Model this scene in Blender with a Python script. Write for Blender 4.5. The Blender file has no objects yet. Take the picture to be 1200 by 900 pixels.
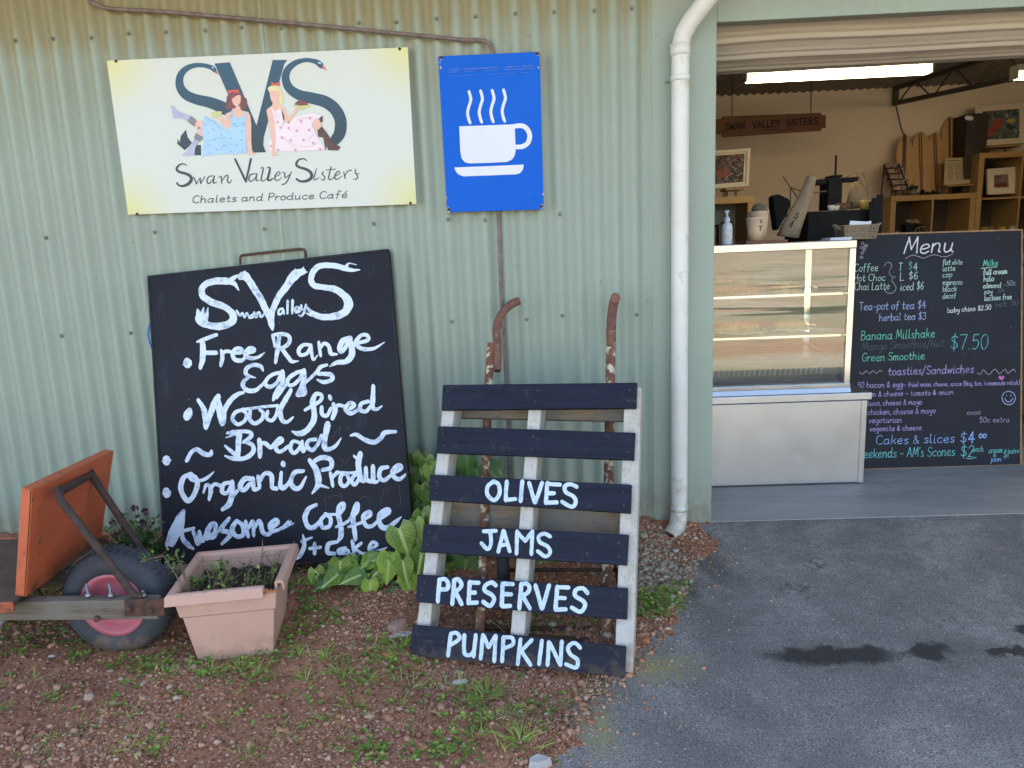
import bpy, bmesh, math, random
from math import sin, cos, pi, radians
from mathutils import Vector as V, Matrix
import numpy as np

SC = bpy.context.scene
COL = SC.collection
rnd = random.Random(7)

# ------------------------------------------------------------------ camera
FOC, CX, CY, CZ = 848.62, -0.73617, -3.02442, 1.21802
YAW, PITCH, ROLL = -0.0358911, 0.1866852, -0.0410948
_F = V((sin(YAW) * cos(PITCH), cos(YAW) * cos(PITCH), -sin(PITCH)))
_R = V((cos(YAW), -sin(YAW), 0))
_U = _R.cross(_F)
RX = cos(ROLL) * _R + sin(ROLL) * _U
UX = -sin(ROLL) * _R + cos(ROLL) * _U
CAM = V((CX, CY, CZ))
cd = bpy.data.cameras.new('camera')
cam = bpy.data.objects.new('camera', cd)
COL.objects.link(cam)
cd.sensor_fit = 'HORIZONTAL'
cd.sensor_width = 36
cd.lens = FOC / 1200 * 36
cd.clip_start, cd.clip_end = 0.05, 500
M = Matrix((RX, UX, -_F)).transposed().to_4x4()
M.translation = CAM
cam.matrix_world = M
SC.camera = cam

# ------------------------------------------------------------------ sky, sun, exposure
SUN_EL, SUN_AZ = radians(33), radians(12)      # the sun stands behind the shed, so the front is in open shade
W = bpy.data.worlds.new('World')
SC.world = W
W.use_nodes = True
wn, wl = W.node_tree.nodes, W.node_tree.links
sky = wn.new('ShaderNodeTexSky')
sky.sky_type = 'NISHITA'
sky.sun_disc = False
sky.sun_elevation = SUN_EL
sky.sun_rotation = SUN_AZ
sky.dust_density = 2.0
sky.ozone_density = 0.7
wl.new(sky.outputs['Color'], wn['Background'].inputs['Color'])
wn['Background'].inputs['Strength'].default_value = 0.15
sd = bpy.data.lights.new('sun', 'SUN')
sd.energy = 5.0
sd.angle = radians(0.53)
sd.color = (1, .95, .87)
sun = bpy.data.objects.new('sun', sd)
COL.objects.link(sun)
sdir = V((sin(SUN_AZ) * cos(SUN_EL), cos(SUN_AZ) * cos(SUN_EL), sin(SUN_EL)))
sun.rotation_euler = sdir.to_track_quat('Z', 'Y').to_euler()
sun.location = (0, 10, 12)
vs = SC.view_settings
vs.view_transform = 'Standard'
vs.look = 'None'
vs.exposure = 2.25
vs.use_white_balance = True          # the camera balances for open shade
vs.white_balance_temperature = 7100
vs.white_balance_tint = 12
vs.gamma = 1


# ------------------------------------------------------------------ measuring: a photo pixel (1200x900) to a point on a plane of the place
def pray(px):
    return _Fd + RX * float((px[0] - 600) / FOC) - UX * float((px[1] - 450) / FOC)


_Fd = _F


class Pl:
    """a plane: point and outward normal"""
    def __init__(s, o, n):
        s.o, s.n = V(o), V(n).normalized()

    def __call__(s, px, h=0.0):
        d = pray(px)
        h = float(h)
        t = ((s.o + s.n * h) - CAM).dot(s.n) / d.dot(s.n)
        return CAM + d * t


def py(y):
    return Pl((0, y, 0), (0, -1, 0))


def pz(z):
    return Pl((0, 0, z), (0, 0, 1))


SLOPE = 0.10
ground = Pl((0, 0, 0), (0, -SLOPE, 1))


def gz(y):
    return 0.0 if y >= 0 else (SLOPE * y if y > -5 else -0.5)


def pts(s):
    out = []
    for a in s.split():
        out.append([float(q) for q in a.split(',')])
    return out


def crop(o, k, p):
    return [[o[0] + a[0] / k, o[1] + a[1] / k] + ([a[2] / k] if len(a) > 2 else []) for a in p]


# ------------------------------------------------------------------ mesh builder
class MB:
    def __init__(s):
        s.v, s.f, s.m, s.sm, s.uv = [], [], [], [], None

    def add(s, vs_, fs, mi=0, smooth=False):
        b = len(s.v)
        s.v += [tuple(p) for p in vs_]
        for f in fs:
            s.f.append(tuple(i + b for i in f))
            s.m.append(mi)
            s.sm.append(smooth)

    def para(s, O, a, b, c, mi=0):
        O, a, b, c = V(O), V(a), V(b), V(c)
        p = [O, O + a, O + a + b, O + b, O + c, O + a + c, O + a + b + c, O + b + c]
        fs = [(0, 3, 2, 1), (4, 5, 6, 7), (0, 1, 5, 4), (1, 2, 6, 5), (2, 3, 7, 6), (3, 0, 4, 7)]
        if a.cross(b).dot(c) < 0:
            fs = [f[::-1] for f in fs]
        s.add(p, fs, mi)

    def box(s, lo, hi, mi=0):
        lo, hi = V(lo), V(hi)
        d = hi - lo
        s.para(lo, (d.x, 0, 0), (0, d.y, 0), (0, 0, d.z), mi)

    def beam(s, p, q, w, h, up=(0, 0, 1), mi=0):
        p, q = V(p), V(q)
        d = (q - p).normalized()
        a = d.cross(V(up)).normalized()
        b = a.cross(d).normalized()
        s.para(p - a * w / 2 - b * h / 2, a * w, b * h, q - p, mi)

    def tube(s, P, r, n=10, mi=0, cap=True, smooth=True):
        P = [V(p) for p in P]
        k = len(P)
        R = r if isinstance(r, (list, tuple)) else [r] * k
        t0 = (P[1] - P[0]).normalized()
        a = t0.orthogonal().normalized()
        rows = []
        for i in range(k):
            t = (P[min(i + 1, k - 1)] - P[max(i - 1, 0)]).normalized()
            a = (a - t * a.dot(t)).normalized()
            b = t.cross(a)
            rows.append([P[i] + (a * cos(2 * pi * j / n) + b * sin(2 * pi * j / n)) * R[i] for j in range(n)])
        vs_ = [p for r_ in rows for p in r_]
        fs = []
        for i in range(k - 1):
            for j in range(n):
                j2 = (j + 1) % n
                fs.append((i * n + j, i * n + j2, (i + 1) * n + j2, (i + 1) * n + j))
        s.add(vs_, fs, mi, smooth)
        if cap:
            s.add(rows[0], [tuple(range(n))[::-1]], mi)
            s.add(rows[-1], [tuple(range(n))], mi)

    def lathe(s, prof, c, ax=(0, 0, 1), n=32, mi=0, smooth=True, ph=0.0):
        """prof: (radius, height along the axis)"""
        c, ax = V(c), V(ax).normalized()
        a = ax.orthogonal().normalized()
        b = ax.cross(a)
        k = len(prof)
        vs_ = []
        for r, h in prof:
            for j in range(n):
                an = 2 * pi * j / n + ph
                vs_.append(c + ax * h + (a * cos(an) + b * sin(an)) * max(r, 1e-5))
        fs = []
        for i in range(k - 1):
            for j in range(n):
                j2 = (j + 1) % n
                fs.append((i * n + j, i * n + j2, (i + 1) * n + j2, (i + 1) * n + j))
        s.add(vs_, fs, mi, smooth)

    def ball(s, c, r, sc=(1, 1, 1), n=12, mi=0):
        k = max(4, n // 2)
        vs_, fs = [], []
        for i in range(k + 1):
            th = pi * i / k
            for j in range(n):
                vs_.append(V(c) + V((r * sc[0] * sin(th) * cos(2 * pi * j / n), r * sc[1] * sin(th) * sin(2 * pi * j / n), r * sc[2] * cos(th))))
        for i in range(k):
            for j in range(n):
                j2 = (j + 1) % n
                fs.append((i * n + j, (i + 1) * n + j, (i + 1) * n + j2, i * n + j2))
        s.add(vs_, fs, mi, True)

    def prism(s, poly, vec, mi=0):
        p = [V(q) for q in poly]
        n = len(p)
        vec = V(vec)
        s.add(p + [q + vec for q in p],
              [tuple(range(n)), tuple(range(n, 2 * n))[::-1]] + [(i, i + n, (i + 1) % n + n, (i + 1) % n) for i in range(n)], mi)

    def poly(s, p, mi=0):
        s.add(p, [tuple(range(len(p)))], mi)


def base_of(o):
    b = V((0, 0, 0))
    while o is not None:
        b += o.location
        o = o.parent
    return b


def obj(name, mb, mats, parent=None, bev=0.0, fix=True, seg=2):
    b = base_of(parent)
    me = bpy.data.meshes.new(name)
    vv = [(p[0] - b.x, p[1] - b.y, p[2] - b.z) for p in mb.v]
    me.from_pydata(vv, [], mb.f)
    for m in (mats if isinstance(mats, (list, tuple)) else [mats]):
        me.materials.append(m)
    me.polygons.foreach_set('material_index', mb.m)
    me.polygons.foreach_set('use_smooth', mb.sm)
    if mb.uv:
        l = me.uv_layers.new(name='uv')
        for lp in me.loops:
            l.data[lp.index].uv = mb.uv[lp.vertex_index]
    if fix:
        bm = bmesh.new()
        bm.from_mesh(me)
        bmesh.ops.recalc_face_normals(bm, faces=bm.faces)
        bm.to_mesh(me)
        bm.free()
    me.update()
    o = bpy.data.objects.new(name, me)
    COL.objects.link(o)
    if parent is not None:
        o.parent = parent
    if bev:
        md = o.modifiers.new('bevel', 'BEVEL')
        md.width = bev
        md.segments = seg
        md.limit_method = 'ANGLE'
        md.angle_limit = radians(40)
    return o


def thing(name, loc, label, cat, group=None):
    o = bpy.data.objects.new(name, None)
    o.empty_display_size = .05
    COL.objects.link(o)
    o.location = loc
    o['label'] = label
    o['category'] = cat
    if group:
        o['group'] = group
    return o


def tag(o, label, cat, group=None):
    o['label'] = label
    o['category'] = cat
    if group:
        o['group'] = group
    return o


def recentre(o):
    """put the origin of a one-mesh thing at its base"""
    me = o.data
    n = len(me.vertices)
    a = np.empty(n * 3, dtype=np.float32)
    me.vertices.foreach_get('co', a)
    a = a.reshape(-1, 3)
    c = (a.min(0) + a.max(0)) / 2
    c[2] = a[:, 2].min()
    a -= c
    me.vertices.foreach_set('co', a.ravel())
    me.update()
    o.location = V([float(q) for q in c])
    return o


def kind(o, k, label=None, cat=None):
    o['kind'] = k
    if label:
        o['label'] = label
    if cat:
        o['category'] = cat
    return o


# ------------------------------------------------------------------ strokes and brush lettering on planes
def spline(P, step=1.2):
    """Catmull-Rom through px points (x, y, w); sampled about every `step` px"""
    if len(P) < 2:
        return P
    if len(P) == 2:
        A, B = np.array(P[0]), np.array(P[1])
        n = max(2, int(np.linalg.norm((B - A)[:2]) / step))
        return [list(A + (B - A) * i / n) for i in range(n + 1)]
    Q = [np.array(p, float) for p in P]
    Q = [2 * Q[0] - Q[1]] + Q + [2 * Q[-1] - Q[-2]]
    out = []
    for i in range(1, len(Q) - 2):
        p0, p1, p2, p3 = Q[i - 1:i + 3]
        n = max(2, int(np.linalg.norm((p2 - p1)[:2]) / step))
        for j in range(n):
            t = j / n
            out.append(.5 * ((2 * p1) + (-p0 + p2) * t + (2 * p0 - 5 * p1 + 4 * p2 - p3) * t * t + (-p0 + 3 * p1 - 3 * p2 + p3) * t ** 3))
    out.append(Q[-2])
    return [list(p) for p in out]


_lift = [0]


def stroke(mb, pl, P, w=None, mi=0, h=0.0006, rough=0.10, step=1.2, raw=False):
    """a brush stroke through px points, lying on plane pl"""
    P = [[p[0], p[1], (p[2] if len(p) > 2 else w)] for p in P]
    S = P if raw else spline(P, step)
    n = len(S)
    _lift[0] = (_lift[0] + 1) % 9
    h0 = h + _lift[0] * 0.00012
    L, R = [], []
    wob = rnd.random() * 9
    for i, (x, y, ww) in enumerate(S):
        a, b = S[max(i - 1, 0)], S[min(i + 1, n - 1)]
        tx, ty = b[0] - a[0], b[1] - a[1]
        l = math.hypot(tx, ty) or 1e-6
        nx, ny = -ty / l, tx / l
        k = 1 + rough * (.7 * sin(i * .33 + wob) + .4 * sin(i * .8 + wob * 2) + .3 * (rnd.random() - .5))
        k2 = 1 + rough * (.7 * sin(i * .37 + wob * 3) + .4 * sin(i * .9 + wob) + .3 * (rnd.random() - .5))
        ww = max(ww, .15)
        hh = h0 + 0.0001 * i / n
        L.append(pl((x + nx * ww / 2 * k, y + ny * ww / 2 * k), hh))
        R.append(pl((x - nx * ww / 2 * k2, y - ny * ww / 2 * k2), hh))
    vs_ = L + R
    fs = [(i, i + 1, n + i + 1, n + i) for i in range(n - 1)]
    mb.add(vs_, fs, mi)
    for e in (0, 1):                                   # rounded ends
        i = 0 if e == 0 else n - 1
        x, y, ww = S[i]
        j = min(1, n - 1) if e == 0 else max(n - 2, 0)
        dx, dy = S[i][0] - S[j][0], S[i][1] - S[j][1]
        l = math.hypot(dx, dy) or 1e-6
        an = math.atan2(dy, dx)
        c = [pl((x + ww / 2 * cos(an + t) * (.75 + .25 * rnd.random()), y + ww / 2 * sin(an + t)), h0 + 0.0001 * i / n + 1e-6) for t in np.linspace(-pi / 2, pi / 2, 7)]
        mb.add(c, [tuple(range(7))], mi)


G = {
    'a': "4,4 2.5,5 .8,4 .3,2 1,.3 2.5,.2 4,2;4.2,5 4,2 4.2,.5 5,.2", 'b': ".5,9 .5,.2;.5,3 2,5 4,4.3 4.2,1.5 2.5,0 .6,.8",
    'c': "4,4.2 2.5,5 .8,4 .4,2 1.2,.4 2.6,0 4,.8", 'd': "4,3.8 2.3,5 .6,3.8 .4,1.5 1.5,0 3,.4 4,2;4.2,9 4,3 4.2,.5 5,.1",
    'e': ".5,2.3 2.5,2.6 4,3.4 3.5,4.8 2.2,5 .8,4 .4,2 1.2,.3 2.6,0 4.2,1", 'f': "4,8.2 2.8,9 1.9,7.5 1.7,3 1.6,-1;.3,4.8 3.4,5",
    'g': "4,3.8 2.3,5 .6,3.8 .5,1.5 1.8,.3 3.3,1 4,2.5;4.1,5 4.1,-1 3.4,-3.2 2,-3.8 .6,-2.8", 'h': ".5,9 .5,0;.5,3 2,5 3.5,4.6 3.8,3 3.8,.4 4.6,.1",
    'i': ".8,5 .7,1 1.2,0 2,.4;.9,7 1,7.3", 'k': ".5,9 .5,0;3.6,5 .6,2.2;1.6,3 3.8,0", 'l': ".8,9 .7,1.2 1.2,0 2,.4",
    'm': ".4,5 .4,0;.4,3.4 1.6,5 2.6,4.4 2.7,0;2.7,3.4 4,5 5,4.4 5.1,.4 5.8,.1", 'n': ".4,5 .4,0;.4,3.2 1.8,5 3.4,4.6 3.6,2.5 3.6,.4 4.4,.1",
    'o': "2.4,5 .8,4.2 .4,2.2 1.3,.2 2.8,.2 4.1,1.8 3.9,4 2.4,5", 'p': ".5,5 .4,-3.8;.5,3 2,5 3.8,4.4 4.1,2 2.8,.1 .6,.9",
    'r': ".5,5 .5,0;.5,2.8 1.6,4.7 3,4.8", 's': "3.4,4.4 2.2,5 .8,4.2 1.2,3 2.8,2.2 3.2,.9 2,0 .4,.6", 't': "1.6,7.8 1.5,1.2 2.2,0 3.4,.6;.2,5 3.2,5.1",
    'u': ".5,5 .5,1.5 1.4,.1 2.8,.5 3.7,2.2;3.8,5 3.7,1 4.6,.1", 'v': ".3,5 1.9,.1;1.9,.1 3.7,5", 'w': ".2,5 1.3,.2;1.3,.2 2.6,4;2.6,4 3.8,.2;3.8,.2 5,5",
    'x': ".3,5 3.6,0;3.5,5 .2,0", 'y': ".5,5 .6,2.5 1.6,1.4 3,2 3.7,3.5;3.9,5 3.7,-1 2.9,-3.4 1.6,-3.8 .6,-2.8", 'z': ".4,5 3.6,5;3.6,5 .3,0;.3,0 3.8,0",
    'q': "4,3.8 2.3,5 .6,3.8 .5,1.5 1.8,.3 3.3,1 4,2.5;4.1,5 4.1,-3.8", 'j': "1.6,5 1.5,-2 .6,-3.6;1.6,7 1.6,7.3",
    'A': ".2,0 2.6,9;2.6,9 5,0;1,3.2 4.2,3.2", 'B': ".6,9 .6,0;.6,9 3.4,8.8 4,7 3,5.2 .6,4.8;.6,4.8 3.8,4.4 4.6,2.3 3.4,.2 .6,0",
    'C': "5,7.6 3.4,9 1.4,8 .4,4.8 1.2,1.2 3.2,0 5.2,1.2", 'E': "4.2,9 .6,9;.6,9 .6,0;.6,4.7 3.6,4.7;.6,0 4.4,0", 'G': "5,7.6 3.2,9 1.2,7.6 .4,4.4 1.2,1 3.2,0 4.8,1.4 5,4;5,4 3,4",
    'H': ".6,9 .6,0;4.6,9 4.6,0;.6,4.6 4.6,4.6", 'I': ".8,9 .8,0", 'J': "3.4,9 3.4,2 2.2,0 .4,1.2", 'L': ".6,9 .6,0;.6,0 4.2,.2", 'M': ".3,0 1.3,9;1.3,9 3.2,2;3.2,2 5.2,9;5.2,9 6,0",
    'N': ".5,0 .5,9;.5,9 4.6,0;4.6,0 4.6,9", 'P': ".6,0 .6,9;.6,9 3.6,8.8 4.4,6.8 3.4,4.6 .6,4.2", 'R': ".6,0 .6,9;.6,9 3.6,8.8 4.4,6.8 3.4,4.8 .6,4.4;2,4.4 4.8,0",
    'S': "4.6,7.8 2.8,9 .9,7.8 1.1,5.6 3.8,3.8 4.4,1.6 2.6,0 .4,1.2", 'T': ".2,9 5,9;2.6,9 2.6,0", 'V': ".2,9 2.6,0;2.6,0 5,9", 'W': ".2,9 1.8,0;1.8,0 3.4,7;3.4,7 5,0;5,0 6.6,9",
    'Y': ".2,9 2.6,4.4;5,9 2.6,4.4;2.6,4.4 2.6,0", '0': "2.4,9 .8,7.4 .5,4 1.4,.5 2.6,0 4,1.8 4.4,5.4 3.6,8.4 2.4,9", '1': "1,9 1,0", '2': ".6,7 1.8,9 3.6,8.4 3.8,6.4 .4,.1;.4,.1 4.4,.1",
    '3': ".6,8 2.4,9 4,7.8 3.6,5.4 2,4.8;2,4.8 4.2,4 4,1.2 2.2,0 .4,1", '4': "3.2,9 .4,3.2;.4,3.2 4.6,3.2;3.2,7 3.2,0", '5': "4,9 1.2,9;1.2,9 .9,5.2;.9,5.2 3,5.6 4.2,3.6 3.4,.8 1.8,0 .5,.8",
    '6': "3.8,8.6 1.8,7 .7,3.4 1.4,.4 3,.1 4.2,2 3.4,4.2 1.8,4.2 .8,2.8", '7': ".4,9 4.4,9;4.4,9 2,0", '8': "2.4,5 .9,6.8 2.4,9 3.9,6.8 2.4,5 .6,2.4 2.4,0 4.2,2.4 2.4,5", '9': "4,6 2.2,5 .7,6.8 2.2,9 4,7.6 4,0",
    '$': "4.2,7.4 2.6,8.4 .9,7.4 1.1,5.6 3.6,4 4.1,2 2.5,.7 .5,1.8;2.5,10 2.4,-1", '&': "4.4,0 1.2,6 1.6,8 3,7.6 2.8,5.8 .6,3 .6,1 2,0 4.2,3.2", '-': ".4,3 3.6,3", '.': ".6,.1 .9,.3", ',': ".9,.6 .4,-1.4", '/': ".2,-1.6 3.6,9.6", '(': "2.2,10 .8,7 .8,2 2.2,-1", ')': ".4,10 1.8,7 1.8,2 .4,-1", "'": ".6,9 .4,7", '~': ".3,2 1.6,4 3.4,2 4.8,4", '+': ".4,3 4,3;2.2,5 2.2,1",
    '\u00e9': ".5,2.3 2.5,2.6 4,3.4 3.5,4.8 2.2,5 .8,4 .4,2 1.2,.3 2.6,0 4.2,1;2.2,6.6 3.6,8.4",
}


def adv(ch):
    if ch == ' ':
        return 3.0
    return max(float(q.split(',')[0]) for q in G[ch].replace(';', ' ').split()) + 1.0


def write(mb, pl, text, x0, y0, x1, y1, cap, w, mi=0, slant=.08, h=.0006, rough=.08, jit=.25, wt=None):
    """hand lettering from px (x0, y0) to (x1, y1) on the baseline, capitals `cap` px high"""
    tot = sum(adv(c) for c in text) - 1
    sx = (x1 - x0) / tot
    sy = cap / 9.0
    cx = 0.0
    for ch in text:
        if ch != ' ':
            dy = rnd.uniform(-jit, jit)
            for st in G[ch].split(';'):
                P = []
                for gx, gy in pts(st):
                    u = cx + gx + rnd.uniform(-.12, .12) * jit * 2 + gy * slant * sy / sx
                    t = u / tot
                    P.append([x0 + u * sx, y0 + (y1 - y0) * t - (gy + dy) * sy, w * rnd.uniform(.85, 1.15)])
                stroke(mb, pl, P, mi=mi, h=h, rough=rough, step=.8)
        cx += adv(ch)


# ------------------------------------------------------------------ materials
def nmat(name):
    m = bpy.data.materials.new(name)
    m.use_nodes = True
    nt = m.node_tree
    return m, nt, nt.nodes['Principled BSDF']


class N:
    """small node helper"""
    def __init__(s, nt):
        s.nt = nt

    def n(s, t, **kw):
        a = s.nt.nodes.new(t)
        for k, v in kw.items():
            setattr(a, k, v)
        return a

    def link(s, a, b):
        s.nt.links.new(a, b)

    def val(s, x, sock):
        if hasattr(x, 'is_linked') or hasattr(x, 'links'):
            s.link(x, sock)
        else:
            sock.default_value = x

    def math(s, op, a, b=0.0, c=None, clamp=False):
        m = s.n('ShaderNodeMath', operation=op, use_clamp=clamp)
        s.val(a, m.inputs[0])
        s.val(b, m.inputs[1])
        if c is not None:
            s.val(c, m.inputs[2])
        return m.outputs[0]

    def pos(s):
        return s.n('ShaderNodeNewGeometry').outputs['Position']

    def sep(s, v):
        x = s.n('ShaderNodeSeparateXYZ')
        s.link(v, x.inputs[0])
        return x.outputs

    def co(s, scale=(1, 1, 1), obj=True, rot=(0, 0, 0)):
        t = s.n('ShaderNodeTexCoord')
        mp = s.n('ShaderNodeMapping')
        mp.inputs['Scale'].default_value = scale
        mp.inputs['Rotation'].default_value = rot
        s.link(t.outputs['Object'], mp.inputs[0])
        return mp.outputs[0]

    def noise(s, vec, scale, detail=4, rough=.55, dist=0.0):
        t = s.n('ShaderNodeTexNoise')
        t.inputs['Scale'].default_value = scale
        t.inputs['Detail'].default_value = detail
        t.inputs['Roughness'].default_value = rough
        t.inputs['Distortion'].default_value = dist
        if vec is not None:
            s.link(vec, t.inputs['Vector'])
        return t.outputs[0]

    def ramp(s, f, stops, interp='LINEAR'):
        r = s.n('ShaderNodeValToRGB')
        e = r.color_ramp
        e.interpolation = interp
        while len(e.elements) < len(stops):
            e.elements.new(.5)
        for el, (p, c) in zip(e.elements, stops):
            el.position = p
            el.color = (c, c, c, 1) if isinstance(c, (int, float)) else (*c, 1)
        s.link(f, r.inputs[0])
        return r.outputs[0]

    def mix(s, f, a, b, blend='MIX'):
        m = s.n('ShaderNodeMix', data_type='RGBA', blend_type=blend)
        s.val(f, m.inputs[0])
        for x, k in ((a, 6), (b, 7)):
            if isinstance(x, tuple):
                m.inputs[k].default_value = (*x, 1)
            else:
                s.link(x, m.inputs[k])
        return m.outputs[2]

    def bump(s, h, strength, dist, nrm=None):
        b = s.n('ShaderNodeBump')
        b.inputs['Strength'].default_value = strength
        b.inputs['Distance'].default_value = dist
        s.link(h, b.inputs['Height'])
        if nrm is not None:
            s.link(nrm, b.inputs['Normal'])
        return b.outputs[0]


def pm(name, c, c2=None, scale=8, rough=.6, metal=0.0, bump=0.0, bdist=.002, stretch=(1, 1, 1), spots=None, lo=.35, hi=.65, detail=5, spec=.5, rvar=.12, spl=.62, sscale=None, coat=0):
    """a surface of colour c with wear towards c2 and spots (a third colour) of noise"""
    m, nt, b = nmat(name)
    n = N(nt)
    vec = n.co(stretch)
    f = n.noise(vec, scale, detail)
    fr = n.ramp(f, [(lo, 0.0), (hi, 1.0)])
    col = n.mix(fr, tuple(c), tuple(c2 if c2 else [q * .8 for q in c]))
    if spots:
        f2 = n.noise(vec, sscale or scale * 2.3, 6, .65)
        col = n.mix(n.ramp(f2, [(spl, 0.0), (spl + .06, 1.0)]), col, tuple(spots))
    n.link(col, b.inputs['Base Color'])
    f3 = n.noise(vec, scale * 3.1, 3)
    n.link(n.math('MULTIPLY_ADD', f3, rvar * 2, rough - rvar), b.inputs['Roughness'])
    b.inputs['Metallic'].default_value = metal
    b.inputs['Specular IOR Level'].default_value = spec
    if coat:
        b.inputs['Coat Weight'].default_value = coat
    if bump:
        f4 = n.noise(vec, scale * 4, 6, .6)
        n.link(n.bump(f4, bump, bdist), b.inputs['Normal'])
    return m


def wood(name, c1, c2, axis='x', scale=1.0, rough=.7, bump=.3, grey=None):
    m, nt, b = nmat(name)
    n = N(nt)
    st = {'x': (1.2, 22, 22), 'y': (22, 1.2, 22), 'z': (22, 22, 1.2)}[axis]
    vec = n.co(tuple(q * scale for q in st))
    f = n.noise(vec, 1.6, 6, .6, .6)
    col = n.mix(n.ramp(f, [(.3, 0.0), (.7, 1.0)]), c1, c2)
    f1 = n.noise(vec, 6, 3, .6)
    col = n.mix(n.ramp(f1, [(.56, 0.0), (.66, .55)]), col, tuple(q * .55 for q in c2))
    if grey:
        f2 = n.noise(n.co((1, 1, 1)), 7, 4)
        col = n.mix(n.ramp(f2, [(.4, 0.0), (.6, .8)]), col, grey)
    n.link(col, b.inputs['Base Color'])
    b.inputs['Roughness'].default_value = rough
    n.link(n.bump(f1, bump, .002), b.inputs['Normal'])
    return m


def paint(name, c, thin, scale=70, lo=.36, hi=.5, rough=.6):
    """brushed-on paint or chalk: the colour thins to the board's in streaks"""
    m, nt, b = nmat(name)
    n = N(nt)
    f = n.noise(n.co((1, 1, 1)), scale, 5, .6)
    f2 = n.noise(n.co((1, 1, 1)), scale * .22, 3, .6)
    a = n.math('ADD', n.math('MULTIPLY', f, .6), n.math('MULTIPLY', f2, .4))
    n.link(n.mix(n.ramp(a, [(lo, 0.0), (hi, 1.0)]), thin, c), b.inputs['Base Color'])
    b.inputs['Roughness'].default_value = rough
    n.link(n.bump(f, .25, .0008), b.inputs['Normal'])
    return m

def splash(m, z0, z1, col=(.20, .115, .070), amt=.9, sc=14):
    """dried mud splashed up a thing's foot: patches between heights z0 (most) and z1 (none)"""
    nt = m.node_tree
    b = nt.nodes['Principled BSDF']
    n = N(nt)
    src = b.inputs['Base Color'].links[0].from_socket
    z = n.math('MULTIPLY_ADD', n.sep(n.pos())['Z'], -1 / (z1 - z0), z1 / (z1 - z0), clamp=True)
    f = n.noise(n.pos(), sc, 5, .65)
    k = n.math('MULTIPLY', n.math('SUBTRACT', n.math('ADD', f, n.math('MULTIPLY', z, .38)), .60), 7.0, clamp=True)
    n.link(n.mix(n.math('MULTIPLY', k, amt), src, col), b.inputs['Base Color'])
    return m


# ------------------------------------------------------------------ palette
M_metal_wall = None
m, nt, b = nmat('sage sheet metal')
n = N(nt)
P = n.sep(n.pos())
st = n.noise(n.co((26, 4, 1.6)), 1.0, 4, .6)
blot = n.noise(n.co((2, 2, 2)), 1.7, 4, .6)
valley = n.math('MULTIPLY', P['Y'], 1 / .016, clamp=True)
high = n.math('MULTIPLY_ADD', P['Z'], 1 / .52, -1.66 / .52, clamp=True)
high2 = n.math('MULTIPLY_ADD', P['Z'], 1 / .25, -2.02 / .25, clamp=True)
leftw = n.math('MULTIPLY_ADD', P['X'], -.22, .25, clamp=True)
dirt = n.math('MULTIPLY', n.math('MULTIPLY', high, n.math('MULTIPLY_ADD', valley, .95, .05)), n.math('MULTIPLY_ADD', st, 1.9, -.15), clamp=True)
dirt = n.math('ADD', dirt, n.math('MULTIPLY', high2, n.math('MULTIPLY_ADD', leftw, 1.3, .45)), clamp=True)  # brown tone: valley streaks plus an even band at the top, stronger leftwards
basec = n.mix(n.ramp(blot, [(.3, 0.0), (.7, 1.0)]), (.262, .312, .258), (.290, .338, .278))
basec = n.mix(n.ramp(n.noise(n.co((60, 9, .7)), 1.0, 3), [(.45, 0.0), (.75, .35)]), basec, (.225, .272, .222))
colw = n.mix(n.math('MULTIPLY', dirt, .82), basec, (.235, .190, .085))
low = n.math('MULTIPLY_ADD', P['Z'], -1 / .30, .22 / .30, clamp=True)
colw = n.mix(n.math('MULTIPLY', low, n.ramp(n.noise(n.co((6, 1, 3)), 4, 5, .65), [(.36, 0.0), (.56, .95)])), colw, (.19, .125, .078))
spk = n.ramp(n.noise(n.co((1, 1, 1)), 55, 2), [(.735, 0.0), (.76, .6)])
colw = n.mix(spk, colw, (.10, .09, .07))
n.link(colw, b.inputs['Base Color'])
b.inputs['Roughness'].default_value = .48
b.inputs['Specular IOR Level'].default_value = .35
n.link(n.bump(n.noise(n.co((3, 3, 1)), 9, 4), .08, .01), b.inputs['Normal'])
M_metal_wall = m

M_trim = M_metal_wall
M_white_pvc = splash(pm('white pvc', (.66, .65, .61), (.58, .565, .515), 6, .42, bump=.02, spots=(.35, .33, .20), spl=.70, sscale=18), -.05, .30, (.36, .29, .22), .7, 18)
M_rust = pm('rusty steel', (.115, .050, .028), (.045, .026, .022), 40, .85, bump=.6, bdist=.003, spots=(.20, .085, .035), spl=.6)
M_rust_pipe = pm('brown conduit', (.20, .145, .135), (.12, .082, .075), 30, .6, bump=.2, spots=(.35, .28, .25), spl=.68)
M_trolley = pm('flaking cream paint on rust', (.24, .095, .045), (.13, .055, .035), 26, .8, bump=.7, bdist=.003, spots=(.56, .49, .36), spl=.525, sscale=30)
M_trolley_dark = pm('dark rusty handle', (.20, .080, .050), (.11, .048, .045), 30, .7, bump=.5, spots=(.34, .17, .08), spl=.58)
M_dark = pm('black rubber', (.022, .023, .027), (.035, .036, .042), 12, .75, bump=.2)
M_black = pm('black paint', (.008, .008, .0085), (.012, .012, .0125), 8, .65, spec=.15)
M_steel = pm('brushed stainless', (.55, .545, .555), (.46, .455, .465), 2.2, .40, metal=1.0, rvar=.10)
M_steel_polish = pm('polished stainless', (.70, .69, .67), (.6, .6, .58), 3, .13, metal=1.0, rvar=.04)
M_cream = pm('cream painted board', (.52, .44, .33), (.48, .40, .30), 2, .8, bump=.04)
M_soffit = pm('soffit board', (.60, .52, .36), (.55, .47, .32), 2, .8)
M_oak = wood('honey veneer', (.40, .245, .095), (.34, .195, .07), 'x', 1, .5, .05)
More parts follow.
